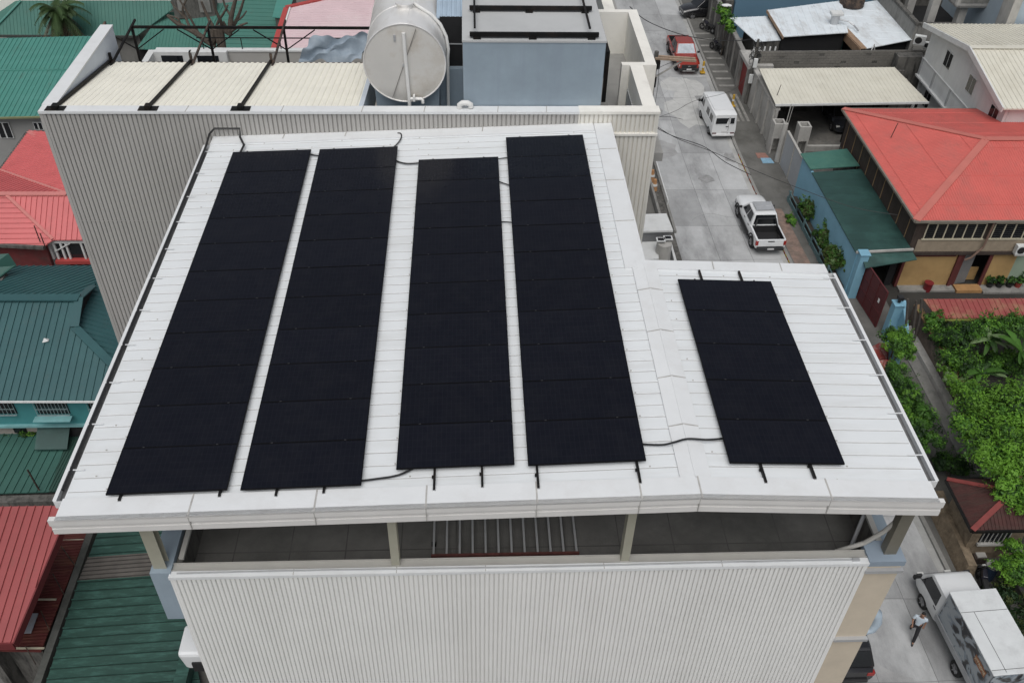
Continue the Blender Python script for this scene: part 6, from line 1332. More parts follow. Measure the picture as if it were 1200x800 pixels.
# dark hut clutter near bare tree
c_ = V3(217, 4, 6.8); m = MB(); m.box(c_.x - 1.0, c_.x + 1.9, c_.y + .2, c_.y + 1.4, 5.6, 7.2); m.mi(1); m.box(c_.x - .6, c_.x - .1, c_.y + .1, c_.y + .199, 6.2, 6.9); m.box(c_.x + .9, c_.x + 1.7, c_.y + .1, c_.y + .199, 6.1, 7.0)
m.build('roof_hut', [CONC_DARK, CONC], label='small grey brown hut above the far green roofs behind the bare tree', cat='hut')

# red hip roof house with bay window
r1 = thing('red_hip_roof_house', 'house with a light red hip roof and dark red block wall at the left edge', 'house', (-24, 46, 0))
a, b, c, d = V3(34, 153, 4.9), V3(58, 155, 5.4), V3(110, 226, 6.6), V3(-20, 199, 4.9 + .5)
k1 = V3(0, 199, 5.6); k2 = V3(-40, 226, 6.6); e1_ = V3(8, 232, 6.5); e2_ = V3(62, 281, 5.2); e3_ = V3(112, 281, 5.2); e4_ = V3(52, 288, 5.1); e5_ = V3(-40, 283, 5.0)
a2 = V3(-8, 206, 4.8)
R1 = V3(76, 226, 6.6)
L1 = V3(0, 199, 5.3); pa = lambda px, py: atP(px, py, a, R1, L1)
RL = V3(-45, 227, 6.6); pb = lambda px, py: atP(px, py, RL, R1, L1)
F0 = V3(8, 229, 6.6); F1 = V3(112, 229, 6.6); pf = lambda px, py: atP(px, py, F0, F1, e2_)
G5 = V3(-45, 284, 5.1); pg = lambda px, py: atP(px, py, F0, e2_, G5)
roofpart(r1, 'roof', [([a, pa(100, 157), pa(110, 226), R1, L1], (1, .1, .15)), ([L1, R1, RL, pb(-45, 199)], (.25, 1, 0)),
                      ([F0, F1, pf(112, 281), e2_], (0, 1, -.2)), ([F0, e2_, pg(52, 288), G5, pg(-45, 229)], (1, 0, 0))], RED, .27, .05, .045)
m = MB(); m.bar(V3(-45, 227, 6.65), V3(78, 227, 6.65), .32, .06); m.bar(V3(8, 229, 6.64), e2_ + Vector((0, 0, .05)), .16, .05); m.bar(V3(34, 154, 4.95), V3(60, 172, 5.4), .3, .05); m.bar(V3(0, 199, 5.35), R1 + Vector((0, 0, .03)), .14, .05); m.build('ridge_cap', mat('light red cap', (.60, .22, .20, 1), .55, .06, 1), r1)
m = MB(); m.bar(a + Vector((-.1, 0, -.05)), V3(-4, 205, 5.1), .14, .1); m.bar(e5_ + Vector((0, -.1, -.05)), e4_ + Vector((0, -.1, -.05)), .16, .16); m.build('gutter', CONC_DARK, r1)
m = MB(); wallseg(m, (e5_.x, e5_.y + .35), (e4_.x - .1, e4_.y + .35), 0, 4.9, .2); m.build('wall', mat('dark red block wall', (.12, .022, .022, 1), .9, .3, 2, dirt=(.06, .05, .045, 1), dirt_amt=.6, dirt_scale=1.2), r1)
yb = e2_.y + .25
m = MB(); p0 = atY(59, 286, yb - .3); p1 = atY(112, 304, yb - .3)
m.box(p0.x, p1.x, yb, yb + .08, p1.z - .1, 5.05); bw_ = m.build('bay_window', GLASS, r1)
m = MB()
for px in (60, 66, 74, 80, 98, 112): x = atY(px, 295, yb - .1).x; m.box(x - .05, x + .05, yb - .12, yb - .001, p1.z - .1, 5.05)
m.box(p0.x, p1.x, yb - .14, yb - .121, 4.9, 5.06); m.bar((p0.x, yb - .14, p1.z + .4), (p0.x + .9, yb - .14, p1.z + .9), .05, .05); m.build('frame', WHITE_PAINT, bw_)
m = MB(); m.box(p0.x - .1, p1.x, yb - .3, yb + .1, p1.z - .3, p1.z - .11); m.build('sill', REDT, r1)
m = MB(); m.box(p0.x + .2, p1.x + 2, yb + .2, yb + .4, 0, p1.z - .31); m.build('lower_wall', mat('dark red block wall', (0, 0, 0, 1)), r1)
for k, (p_, q_) in enumerate((((42, 270), (47, 287)), ((49, 279), (52, 291)))): 
    A_ = V3(p_[0], p_[1], 5.9); m = MB(); m.bar(A_ + Vector((0, 0, -.7)), A_ + Vector((.06, -.1, .35)), .04, .04); m.build('rusty_rod', RUSTY_STEEL, label=('longer', 'shorter')[k] + ' rusty rod standing at the front eave of the red hip roof', cat='rod')
# teal roof house
t1 = thing('teal_roof_house', 'house with a big teal ribbed roof and turquoise walls beside the panel roof', 'house', (-19, 30, 0))
ez, rz2, bz = 6.5, 8.1, 6.6
e_l, e_r = V3(-60, 470, ez), V3(132, 469, ez); ri_l, ri_r = V3(-60, 350, rz2), V3(93, 350, rz2); bk_l, bk_r = V3(-60, 312, bz), V3(126, 311, bz)
tf = lambda px, py: atP(px, py, e_l, e_r, ri_l)
hx = tf(88, 384); hb = tf(132, 428); ri_r = tf(93, 350); gp_ = atP(109, 336, ri_l, ri_r, bk_l); bk_r = atP(126, 311, ri_l, ri_r, bk_l)
roofpart(t1, 'roof', [([e_l, tf(128, 470), hb, hx, ri_r, ri_l], (0, 1, -.2)), ([ri_l, ri_r, gp_, bk_r, bk_l], (.42, 1, 0))], TEAL, .29, .04, .045)
s0 = hx + Vector((.02, 0, -.14)); s1 = hb + Vector((.02, 0, -.06)); s2 = V3(126, 345, hx.z - .45); ps = lambda px, py: atP(px, py, s0, s1, s2)
m = MB(); m.slab([hx + Vector((-.05, .02, -.02)), ri_r + Vector((-.05, 0, -.02)), gp_ + Vector((-.05, 0, -.02)), Vector((gp_.x - .05, gp_.y, gp_.z - .7)), Vector((hx.x - .05, hx.y + .02, hx.z - .7))], .06, (-1, 0, 0)); m.build('gablet', DARK, t1)
roofpart(t1, 'side_roof', [([s0, s1, ps(150, 430), ps(135, 345), ps(122, 318), ps(107, 338)], (1, -.1, -.2))], TEAL, .27, .04, .045)
m = MB(); m.bar(ri_l + Vector((0, 0, .06)), ri_r + Vector((0, 0, .06)), .42, .06); m.bar(ri_r + Vector((0, 0, .05)), gp_ + Vector((0, 0, .05)), .34, .05); m.bar(ri_r + Vector((0, 0, .05)), hx + Vector((0, 0, .06)), .34, .05); m.bar(hx + Vector((0, 0, .04)), hb + Vector((0, 0, .05)), .34, .04); m.build('ridge_cap', TEAL, t1)
m = MB(); m.bar(e_l + Vector((0, -.04, 0)), V3(128, 470, ez) + Vector((0, -.04, 0)), .06, .07); m.build('gutter', WHITE_PAINT, t1)
yw = e_l.y + .45
TQ = mat('turquoise wall paint', (.06, .26, .27, 1), .75, .07, 1.2, dirt=(.05, .19, .2, 1), dirt_amt=.4, dirt_scale=.7)
zb1 = atY(40, 497, yw).z
m = MB(); m.box(e_l.x, -12.7, yw, yw + .2, zb1, ez - .15); m.build('upper_wall', TQ, t1)
m = MB(); m.box(e_l.x, -12.7, yw - .12, yw - .002, zb1 - .08, zb1 + .03); m.build('ledge', mat('pale turquoise trim', (.20, .42, .43, 1), .7), t1)
m = MB(); m.box(e_l.x, -12.7, yw + .25, yw + .4, 0, zb1 - .1); m.build('lower_wall', mat('off white lower wall', (.34, .31, .28, 1), .85, .1, 1, dirt=(.2, .18, .16, 1), dirt_amt=.5, dirt_scale=.8), t1)
for (x0_, x1_) in ((-12, 20), (37, 82), (100, 126)):
    p0 = atY(x0_, 470, yw - .1); p1 = atY(x1_, 486, yw - .1)
    m = MB(); m.box(p0.x, p1.x, yw - .02, yw - .001, p1.z, 6.3); w_ = m.build('window', GLASS, t1)
    m = MB(); n = max(3, int((p1.x - p0.x) / .14))
    for i in range(n + 1): x = p0.x + (p1.x - p0.x) * i / n; m.bar((x, yw - .12, p1.z), (x, yw - .12, 6.3), .018, .018)
    m.bar((p0.x, yw - .12, p1.z), (p1.x, yw - .12, p1.z), .04, .04); m.bar((p0.x, yw - .12, p1.z + .35), (p1.x, yw - .12, p1.z + .35), .025, .025); m.build('grille', mat('pale grille', (.28, .36, .37, 1), .6), w_)
    if x0_ == 37:
        m = MB(); m.box(p0.x - .1, p1.x + .1, yw - .45, yw - .13, p1.z - .06, p1.z - .02); m.build('window_box', mat('pale turquoise trim', (0, 0, 0, 1)), t1)
p0 = atY(13, 498, yw + .2); p1 = atY(32, 507, yw + .2); m = MB(); m.box(p0.x, p1.x, yw + .2, yw + .249, p1.z, p0.z); m.build('window', GLASS, t1)
p0 = atY(41, 498, yw); p1 = atY(70, 511, yw - .8); m = MB(); m.slab([(p0.x, yw + .2, zb1 - .2), (p1.x, yw + .2, zb1 - .2), (p1.x, yw - .7, zb1 - .75), (p0.x, yw - .7, zb1 - .75)], .05); m.build('awning', GRN, t1)
m = MB(); m.box(p0.x + .2, p1.x + .5, yw + .1, yw + .24, 2, zb1 - .3); m.build('doorway', DARK, t1)
# balcony strip and lower green roof
lg = thing('lower_green_roof', 'lower dark green ribbed roof in front of the turquoise wall', 'roof', (-17, 24, 0))
lz0, lz1 = 3.9, 3.5
q = [V3(-40, 579, lz1), V3(110, 575, lz1), V3(130, 503, lz0), V3(-40, 506, lz0)]
ql = [q[0], V3(57, 576, lz1), V3(84, 500, lz0), q[3]]; qr = [V3(57, 576, lz1) + Vector((0, 0, .02)), V3(118, 575, lz1 + .02), V3(160, 470, lz0 + .1), V3(96, 470, lz0 + .1)]
roofpart(lg, 'roof', [(ql, (.12, 1, 0))], mat('deep green sheet', (.035, .105, .085, 1), .55, .08, .7, dirt=(.05, .15, .12, 1), dirt_amt=.4, dirt_scale=.8), .31, .045, .045)
roofpart(lg, 'roof_strip', [(qr, (.12, 1, 0))], mat('corrugated green strip', (.022, .062, .048, 1), .6, .15, 1), .11, .05, .03)
m = MB(); m.bar(q[3] + Vector((0, .1, .05)), V3(80, 504, lz0 + .05), .14, .16); m.build('head_flashing', GALV, lg)
m = MB(); wallseg(m, (q[0].x, q[0].y - .25), (q[1].x, q[1].y - .25), 0, lz1 - .05, .35); m.build('wall', CONC_DARK, lg)
m = MB(); m.prism([(q[0].x, q[0].y), (q[1].x - .3, q[1].y), (q[2].x - .6, q[2].y), (q[3].x, q[3].y)], 0, 3.2); m.build('wall', CONC_DARK, lg)
m = MB(); a_ = V3(37, 560, 4.2); m.bar(a_ + Vector((0, 0, .5)), V3(46, 574, 3.6), .05, .05); m.build('rod', RUSTY_STEEL, label='thin dark rod sticking up at the edge of the lower green roof', cat='rod')
bs = thing('side_awning', 'dark green awning box below the turquoise wall next to the roof gutter', 'awning', (-14, 26, 0))
p0 = V3(98, 488, 4.9); m = MB(); m.slab([V3(92, 500, 4.4), V3(122, 500, 4.4), V3(130, 484, 5.0), V3(100, 484, 5.0)], .06); m.build('sheet', GRN, bs)
m = MB(); m.bar(V3(90, 502, 4.35), V3(122, 502, 4.35), .12, .12); m.build('edge', DARK, bs)
# far left dark green gable
g7 = thing('green_corner_roof', 'dark green roof corner at the left edge above the teal roof', 'roof', (-22, 38, 0))
roofpart(g7, 'roof', [([V3(-30, 300, 8.2), V3(10, 297, 8.2), V3(19, 310, 7.6), V3(-3, 326, 7.4), V3(-30, 326, 7.4)], None)], mat('deep green sheet', (0, 0, 0, 1)))
m = MB(); A_ = V3(-30, 300, 8.1); B_ = V3(8, 299, 8.1); m.prism([(A_.x, A_.y - 1.5), (B_.x - .2, B_.y - 1.5), (B_.x - .2, B_.y - .2), (A_.x, A_.y - .2)], 0, 7.3); m.build('wall', CONC_DARK, g7)
c_ = tf(54, 400); m = MB(); m.add([c_ + Vector(v) for v in ((-.12, -.1, .02), (.13, -.06, .06), (.1, .12, .03), (-.1, .1, .09), (0, .02, .16))], [(0, 1, 4), (1, 2, 4), (2, 3, 4), (3, 0, 4), (0, 3, 2, 1)]); m.build('plastic_scrap', WHITE_PAINT, label='small white plastic scrap lying on the teal roof', cat='litter')
# red roof lower left
r2 = thing('red_roof_house', 'house with a red ribbed roof at the lower left edge', 'house', (-17, 20, 0))
q = [V3(-60, 754, 6.0), V3(15, 752, 6.0), V3(77, 604, 7.0)]; q += [atP(84, 592, *q), atP(-60, 594, *q)]
RED2 = mat('deep red sheet', (.32, .07, .07, 1), .5, .06, .7, rust=.3, dirt=(.26, .06, .06, 1), dirt_amt=.5, dirt_scale=.8)
roofpart(r2, 'roof', [(q, (.02, 1, .1))], RED2, .27, .04, .05, .08)
m = MB(); m.bar(q[1] + Vector((.02, 0, -.18)), q[2] + Vector((.02, 0, -.18)), .05, .34); m.bar(q[0] + Vector((0, -.03, -.18)), q[1] + Vector((0, -.03, -.18)), .05, .34); m.build('barge_board', mat('dark red board', (.14, .02, .022, 1), .7, .1, 2), r2)
m = MB(); m.prism([(q[0].x, q[0].y + .9), (q[1].x - 1.7, q[1].y + .9), (q[2].x - 1.9, q[2].y - .3), (q[4].x, q[4].y - .3)], 0, 5.8); m.build('wall', CONC_DARK, r2)
r3 = thing('rusty_lean_to', 'low rusty red lean-to sheets below the deep red roof', 'lean-to', (-16, 20, 0))
q = [V3(-20, 762, 3.6), V3(48, 763, 3.6), V3(104, 618, 3.9)]; q += [atP(20, 618, *q)]
RS = mat('rusty maroon sheet', (.11, .022, .02, 1), .8, .3, 1.5, dirt=(.20, .09, .055, 1), dirt_amt=.7, dirt_scale=1.0, dirt_stretch=(.4, 2.5, 1))
roofpart(r3, 'roof', [(q, (1, .05, 0))], RS, .12, .06, .025)
m = MB(); 
for (px, py, s) in ((30, 730, .34), (70, 645, .22)): p = V3(px, py, 3.72); m.hexa([(p.x - s, p.y - s * 1.2, p.z + .02), (p.x + s, p.y - s * 1.2, p.z + .02), (p.x + s, p.y + s, p.z + .06), (p.x - s, p.y + s, p.z + .06)], [(p.x - s, p.y - s * 1.2, p.z + .05), (p.x + s, p.y - s * 1.2, p.z + .05), (p.x + s, p.y + s, p.z + .09), (p.x - s, p.y + s, p.z + .09)])
m.build('patch_sheet', mat('bare zinc patch', (.36, .38, .42, 1), .5, .15, 2, dirt=(.3, .17, .1, 1), dirt_amt=.6, dirt_scale=2), r3)
m = MB()
for (py, xa, xb) in ((759, -10, 52), (702, 44, 66), (632, 74, 98)): m.bar(V3(xa, py, 3.85), V3(xb, py, 3.85), .06, .04)
m.build('batten', CREAMT, r3)
m = MB()
for (p_, q_) in (((72, 640), (90, 665)), ((62, 672), (76, 698)), ((48, 715), (58, 738)), ((30, 757), (42, 778))): m.tube([V3(*p_, 3.95), V3(*q_, 3.95)], .02, 5)
m.build('wire_strut', RUSTY_STEEL, r3)
m = MB(); m.prism([(q[0].x, q[0].y + .3), (q[1].x - .2, q[1].y + .3), (q[2].x - .2, q[2].y), (q[3].x, q[3].y)], 0, 3.2); m.build('wall', CONC_DARK, r3)
bg = thing('boundary_gutter', 'long dark mossy concrete gutter wall between the rusty lean-to and the green roof', 'wall', (-14, 20, 0))
a_, b_ = V3(36, 815, 4.1), V3(108, 612, 4.1)
m = MB(); wallseg(m, a_, b_, 0, 4.0, .25); m.build('wall', mat('mossy gutter concrete', (.075, .078, .07, 1), .95, .3, 2, dirt=(.15, .15, .14, 1), dirt_amt=.5, dirt_scale=1.2), bg)
a2_, b2_ = V3(48, 815, 3.8), V3(117, 612, 3.8); m = MB(); wallseg(m, a2_, b2_, 0, 3.6, .3); m.build('channel', DARK, bg)
# dark green roof lower left, butting the building
g8 = thing('dark_green_roof', 'dark green ribbed roof with a grey patch next to the main building', 'roof', (-11, 19, 0))
gz0, gz1 = 4.0, 4.3
DG2 = mat('weathered dark green sheet', (.018, .060, .046, 1), .6, .12, .8, dirt=(.07, .18, .15, 1), dirt_amt=.5, dirt_scale=3.2, dirt_stretch=(.5, 2.2, 1))
qa = [V3(44, 830, gz0), V3(240, 825, gz0 + .1), V3(208, 672, gz1), V3(92, 681, gz0 + .15)]; qb = [V3(92, 681, gz0 + .16), V3(208, 672, gz1), V3(206, 646, gz1 + .03), V3(103, 654, gz0 + .2)]; qc = [V3(103, 654, gz0 + .21), V3(206, 646, gz1 + .03), V3(204, 605, gz1 + .06), V3(120, 609, gz0 + .25)]
roofpart(g8, 'roof', [(qa, (1, .04, 0)), (qc, (1, .04, 0))], DG2, .36, .045, .04, rib_shade=(mat('rib shade lap green', (.008, .022, .018, 1), .9, .3, 3), -.036))  # near-black strips stand in for the shade of the ribs
roofpart(g8, 'patch', [([p + Vector((0, 0, .03)) for p in qb], (1, .04, 0))], mat('bare grey sheet', (.105, .095, .085, 1), .8, .2, 1.5), .17, .05, .04, rib_shade=(mat('rib shade lap grey', (.02, .02, .018, 1), .9, .3, 3), -.036))
m = MB(); m.prism([(qa[0].x + .3, qa[0].y), (-6.7, qa[1].y), (-6.7, qc[2].y), (qc[3].x + .2, qc[3].y)], 0, 3.8); m.build('wall', CONC_DARK, g8)
p = V3(218, 790, 4.6); m = MB(); m.box(p.x - .3, p.x + .1, p.y - 1.3, p.y + .6, 4.2, 4.75); m.build('ridge_box', DG2, g8)

# ================================================================== VEGETATION
LEAF = {k: mat('leaf ' + k, c, .55, .35, .9, transl=.3, spec=.3) for k, c in dict(lime=(.145, .31, .035, 1), mid=(.070, .175, .026, 1), dark=(.028, .068, .015, 1), deep=(.020, .048, .016, 1), olive=(.075, .10, .028, 1), palm=(.05, .09, .03, 1), pale=(.17, .25, .11, 1)).items()}
BARK = mat('grey brown bark', (.085, .07, .056, 1), .95, .3, 5, bump=.5, bump_scale=14)
def foliage(name, blobs, n, size, mats, parent=None, seed=1, up=.35, sprig=.25, **kw):
    r = random.Random(seed); m = MB(); tot = sum(b[1] * b[2] + b[2] * b[3] + b[1] * b[3] for b in blobs)
    for (c, rx, ry, rz, *w) in blobs:
        k = int(1.7 * n * (rx * ry + ry * rz + rx * rz) / tot); tone_ = r.random(); c = Vector(c); subs = []
        for _ in range(max(22, int(60 * (rx + ry) / 2))):
            a = r.uniform(0, 6.283); u = r.uniform(-.5, 1); s_ = math.sqrt(max(0, 1 - u * u)); rad = r.uniform(.3, 1.05)
            subs.append((Vector((rx * rad * s_ * math.cos(a), ry * rad * s_ * math.sin(a), rz * rad * u)), r.uniform(.20, .42) * min(rx, ry, rz * 1.4), r.random()))
        for i in range(k):
            q, sr, t_ = subs[r.randrange(len(subs))]
            d = Vector((r.gauss(0, 1), r.gauss(0, 1), r.gauss(0, .8))); d.normalize()
            p = c + q + d * sr * r.uniform(.5, 1.15)
            nrm = (d + (q.normalized() if q.length else d) * .6 + Vector((0, 0, up * 2)) + Vector((r.gauss(0, .45), r.gauss(0, .45), r.gauss(0, .3)))).normalized()
            t = nrm.cross(Vector((r.gauss(0, 1), r.gauss(0, 1), r.gauss(0, 1)))).normalized(); b = nrm.cross(t); s = size * r.uniform(.5, 1.7); w2 = s * r.uniform(.35, .55)
            m.mi(min(len(mats) - 1, int((t_ * .75 + r.random() * .25) * len(mats))))
            m.add([p - t * s * .5, p + b * w2 * .5 - nrm * s * .06, p + t * s * .5 - nrm * s * .12, p - b * w2 * .5 - nrm * s * .06], [(0, 1, 2, 3)])
        for q, sr, t_ in subs:
            if r.random() < sprig:
                d = (q.normalized() + Vector((r.gauss(0, .35), r.gauss(0, .35), r.gauss(.25, .3)))).normalized(); ln = r.uniform(.35, 1.0) * min(.55, rx)
                for i in range(int(6 + ln * 16)):
                    p = c + q + d * (sr * .6 + ln * i / (6 + ln * 16)) + Vector((r.gauss(0, .03), r.gauss(0, .03), r.gauss(0, .03)))
                    t = (d + Vector((r.gauss(0, .7), r.gauss(0, .7), r.gauss(-.2, .4)))).normalized(); b = t.cross(Vector((r.gauss(0, .4), r.gauss(0, .4), 1))).normalized(); s = size * r.uniform(.6, 1.3)
                    m.mi(r.randrange(len(mats))); m.add([p, p + t * s * .5 + b * s * .22, p + t * s, p + t * s * .5 - b * s * .22], [(0, 1, 2, 3)])
    return m.build(name, [LEAF[x] for x in mats], parent, recalc=False, **kw)
def limbs(name, segs, parent, mt=None):
    m = MB()
    for pts, r0, r1 in segs: m.tube(smooth_path([Vector(p) for p in pts], 4), r0, 8, r1)
    return m.build(name, mt or BARK, parent, smooth=True)
def tree(name, lab, cat, base, blobs, n, size, mats, seed, tr=.12, group=None):
    t = thing(name, lab, cat, base, 0, group); b = Vector(base)
    segs = []
    for (c, *_) in blobs:
        c = Vector(c); mid = b.lerp(c, .55); mid.x += (b.x - c.x) * .18; mid.y += (b.y - c.y) * .18; segs.append(([b + Vector(((c.x - b.x) * .02, (c.y - b.y) * .02, 0)), mid, c], tr, tr * .3))
    limbs('trunk', segs, t); foliage('crown', blobs, n, size, mats, t, seed); return t
# garden trees (lime crowns) on the right
def P(px, py, z): return tuple(at(px, py, z))
bl = [(P(1150, 470, 3.6), 1.2, 1.0, .7), (P(1190, 470, 3.8), 1.3, 1.1, .8), (P(1140, 500, 3.4), 1.0, 1.0, .7), (P(1180, 505, 3.8), 1.4, 1.2, .9), (P(1160, 535, 3.4), 1.1, 1.0, .8), (P(1200, 540, 3.9), 1.3, 1.2, .9), (P(1185, 575, 3.4), .9, .9, .8), (P(1215, 500, 3.8), 1.3, 1.4, .9), (P(1130, 455, 3.0), .7, .6, .5), (P(1218, 580, 3.5), 1.2, 1.0, .8)]
b0 = Vector(bl[3][0]); tree('garden_tree', 'bright lime green bushy tree spreading over the garden wall', 'tree', (b0.x + .6, b0.y - 1.0, 0), bl, 26000, .125, ['deep', 'mid', 'lime', 'lime', 'lime'], 3)
bl = [(P(1122, 395, 2.2), 1.0, .8, .7), (P(1096, 379, 1.7), .65, .6, .65), (P(1130, 425, 2.0), .9, .8, .7), (P(1155, 385, 2.3), 1.2, .8, .8), (P(1116, 420, 1.7), .7, .7, .5), (P(1190, 382, 2.2), 1.2, .8, .8), (P(1104, 398, 1.8), .65, .65, .6), (P(1160, 425, .9), 1.0, .8, .5), (P(1190, 425, .9), 1.2, .9, .5)]
b0 = Vector(bl[0][0]); tree('garden_shrub', 'wide mixed green shrub filling the garden below the red roof strip', 'shrub', (b0.x, b0.y, 0), bl, 15000, .125, ['deep', 'dark', 'mid', 'mid', 'lime'], 4, .08)
bl = [(P(1112, 440, 1.6), .4, 1.2, .25), (P(1124, 458, 1.6), .35, .8, .25)]
tree('wall_creeper', 'light green creeper lying along the top of the garden wall', 'creeper', tuple(at(1112, 440, 1.45)), bl, 1800, .13, ['lime', 'lime', 'pale'], 5, .03)
bl = [(P(1048, 442, 2.2), .62, .9, .7), (P(1062, 470, 2.4), .75, 1.0, .8), (P(1078, 495, 2.4), .75, 1.0, .8), (P(1091, 516, 2.2), .6, .55, .6), (P(1054, 455, 1.7), .62, 1.0, .7)]
b0 = Vector(bl[2][0]); tree('street_hedge', 'tall dark green hedge on the pavement beside the right gutter', 'hedge', (b0.x, b0.y + 1.3, .1), bl, 15000, .11, ['deep', 'dark', 'mid', 'mid', 'lime'], 6, .08)
bl = [(P(1050, 399, 2.4), .75, .75, .6), (P(1058, 410, 2.2), .6, .6, .5)]
b0 = Vector(bl[0][0]); tree('round_bush', 'round clipped green bush in front of the shorter blue pillar', 'bush', (b0.x + .1, b0.y, .1), bl, 7000, .10, ['dark', 'mid', 'lime', 'lime'], 7, .07)
bl = [(P(1118, 546, .9), .75, .6, .55), (P(1105, 540, .7), .5, .5, .4)]
b0 = Vector(bl[0][0]); tree('low_bush', 'low dark bush at the end of the garden wall above the gatehouse', 'bush', (b0.x, b0.y, 0), bl, 2600, .13, ['deep', 'dark', 'mid'], 8, .05)
bl = [(P(1188, 668, 1.6), .85, .7, .55), (P(1205, 675, 1.6), .7, .6, .5), (P(1182, 635, 1.2), .5, .5, .4)]
b0 = Vector(bl[0][0]); tree('corner_bush', 'bright green bush beside the delivery truck below the gatehouse', 'bush', (b0.x + .1, b0.y, 0), bl, 7000, .11, ['dark', 'mid', 'lime', 'lime'], 9, .06)
bl = [(P(1192, 735, 1.0), .9, 1.0, .6), (P(1180, 700, .8), .6, .7, .5)]
b0 = Vector(bl[0][0]); tree('dead_brush', 'dark leafless looking brush below the bright corner bush', 'brush', (b0.x, b0.y, 0), bl, 2000, .12, ['deep', 'deep', 'olive'], 10, .05)
# plants by the blue wall
for k, (px, py, z, s, n, lab) in enumerate(((946, 244, 1.2, .62, 1500, 'olive shrub at the far end of the planter rail by the blue wall'), (966, 276, 1.1, .68, 1900, 'spiky green shrub in the middle of the planter rail by the blue wall'), (979, 300, 1.2, .66, 1800, 'leafy shrub next to the middle spiky one by the blue wall'), (992, 308, 1.4, .5, 1300, 'upright palm-like plant against the blue wall near the tall pillar'))):
    c_ = P(px, py, z); tree('planter_shrub', lab, 'shrub', (c_[0], c_[1], .3), [(c_, s * .8, s * 1.1, s), ((c_[0] + .1, c_[1] - .4, c_[2] - .2), s * .6, s * .7, s * .7)], n, .2, ['dark', 'mid', 'olive', 'mid', 'pale'], 20 + k, .04, 'shrubs along the blue wall')
c_ = P(927, 257, .3); tree('weed_tuft', 'small green weed tuft growing on the brick strip by the white pickup', 'weed', (c_[0], c_[1], .13), [(c_, .3, .45, .22)], 500, .16, ['mid', 'lime'], 31, .02)
bl = [(P(848, 14, 3.0), .5, 1.0, .5), (P(852, 24, 3.1), .5, .9, .5), (P(856, 33, 3.0), .4, .6, .4)]
tree('wall_vine', 'green vine hanging over the stained wall below the satellite dish', 'vine', (bl[1][0][0], bl[1][0][1], 0), bl, 2200, .2, ['mid', 'lime', 'dark'], 32, .04)
for k, px in enumerate((1160, 1171, 1183, 1193)):
    c_ = at(px, 333, .3); t = thing('potted_plant', ('leftmost', 'second', 'third', 'rightmost')[k] + ' of four dark potted plants along the pale green wall', 'potted plant', (c_.x, c_.y, .14), 0, 'potted plants along the wall')
    m = MB(); m.cyl((c_.x, c_.y, .14), (c_.x, c_.y, .42), .16, 12, .2); m.build('pot', BLACKPL if k < 3 else mat('red pot', (.25, .04, .03, 1), .7), t)
    foliage('leaves', [((c_.x, c_.y, .62), .3, .25, .25)], 160, .16, ['deep', 'dark', 'mid'], t, 40 + k)
for k, (px, py) in enumerate(((1148, 297), )): pass
c_ = at(31, 513, 3.6); t = thing('balcony_plant', 'small green plants in the gap below the turquoise wall', 'plant', (c_.x, c_.y, 3.2)); foliage('leaves', [(at(33, 510, 3.8), .35, .25, .3), (at(17, 513, 3.6), .25, .2, .2)], 500, .13, ['mid', 'lime', 'dark'], t, 50); m = MB(); m.box(c_.x - .7, c_.x + .5, c_.y - .2, c_.y + .2, 3.1, 3.4); m.build('planter_box', CONC_DARK, t)
c_ = at(2, 190, 0.3); tree('lawn_bush', 'patch of green bush at the left edge by the red hip roof', 'bush', (c_.x, c_.y, 0), [(c_, 1.2, 1.4, .4)], 1500, .2, ['mid', 'lime'], 51, .04)
# banana plants
def banana(lab, base, top, nleaf, L, seed):
    nleaf += 3; r = random.Random(seed); t = thing('banana_plant', lab, 'banana plant', base, 0, 'banana plants in the garden')
    b = Vector(base); c = Vector(top); limbs('stem', [([b, b.lerp(c, .5), c], .13, .07)], t, LEAF['olive'])
    for k in range(nleaf):
        a = k * 2.4 + r.uniform(-.8, .8); ln = L * r.uniform(.55, 1.15); m = MB(); vs = []; n = 9; el = r.uniform(-.1, 1.3)
        for i in range(n + 1):
            u = i / n; s = u * ln; ctr = c + Vector((math.cos(a) * s * .92, math.sin(a) * s * .92, el * s - .55 * s * s / ln * 1.3)); w = ln * .16 * math.sin(math.pi * min(1, u * .93 + .07)) ** .6
            side = Vector((-math.sin(a), math.cos(a), 0)); jag = r.uniform(.82, 1.06)
            vs += [ctr + side * w * jag + Vector((0, 0, -.25 * w)), ctr, ctr - side * w * r.uniform(.82, 1.06) + Vector((0, 0, -.25 * w))]
        fs = []
        for i in range(n): fs += [(3 * i, 3 * i + 1, 3 * i + 4, 3 * i + 3), (3 * i + 1, 3 * i + 2, 3 * i + 5, 3 * i + 4)]
        m.add(vs, fs); m.build('leaf', [LEAF['pale'], LEAF['mid'], LEAF['dark']][k % 3], t, recalc=False)
    return t
banana('pale streaked banana plant beside the lime tree in the garden', tuple(at(1145, 440, 0.2)), tuple(at(1146, 437, 2.0)), 9, 1.3, 1)
banana('large leaved banana plant at the right edge of the garden', tuple(at(1196, 418, 0.2)), tuple(at(1198, 412, 2.4)), 9, 1.7, 2)
banana('dark banana plant under the red roof strip', tuple(at(1165, 402, 0.2)), tuple(at(1160, 398, 2.3)), 7, 1.2, 3)
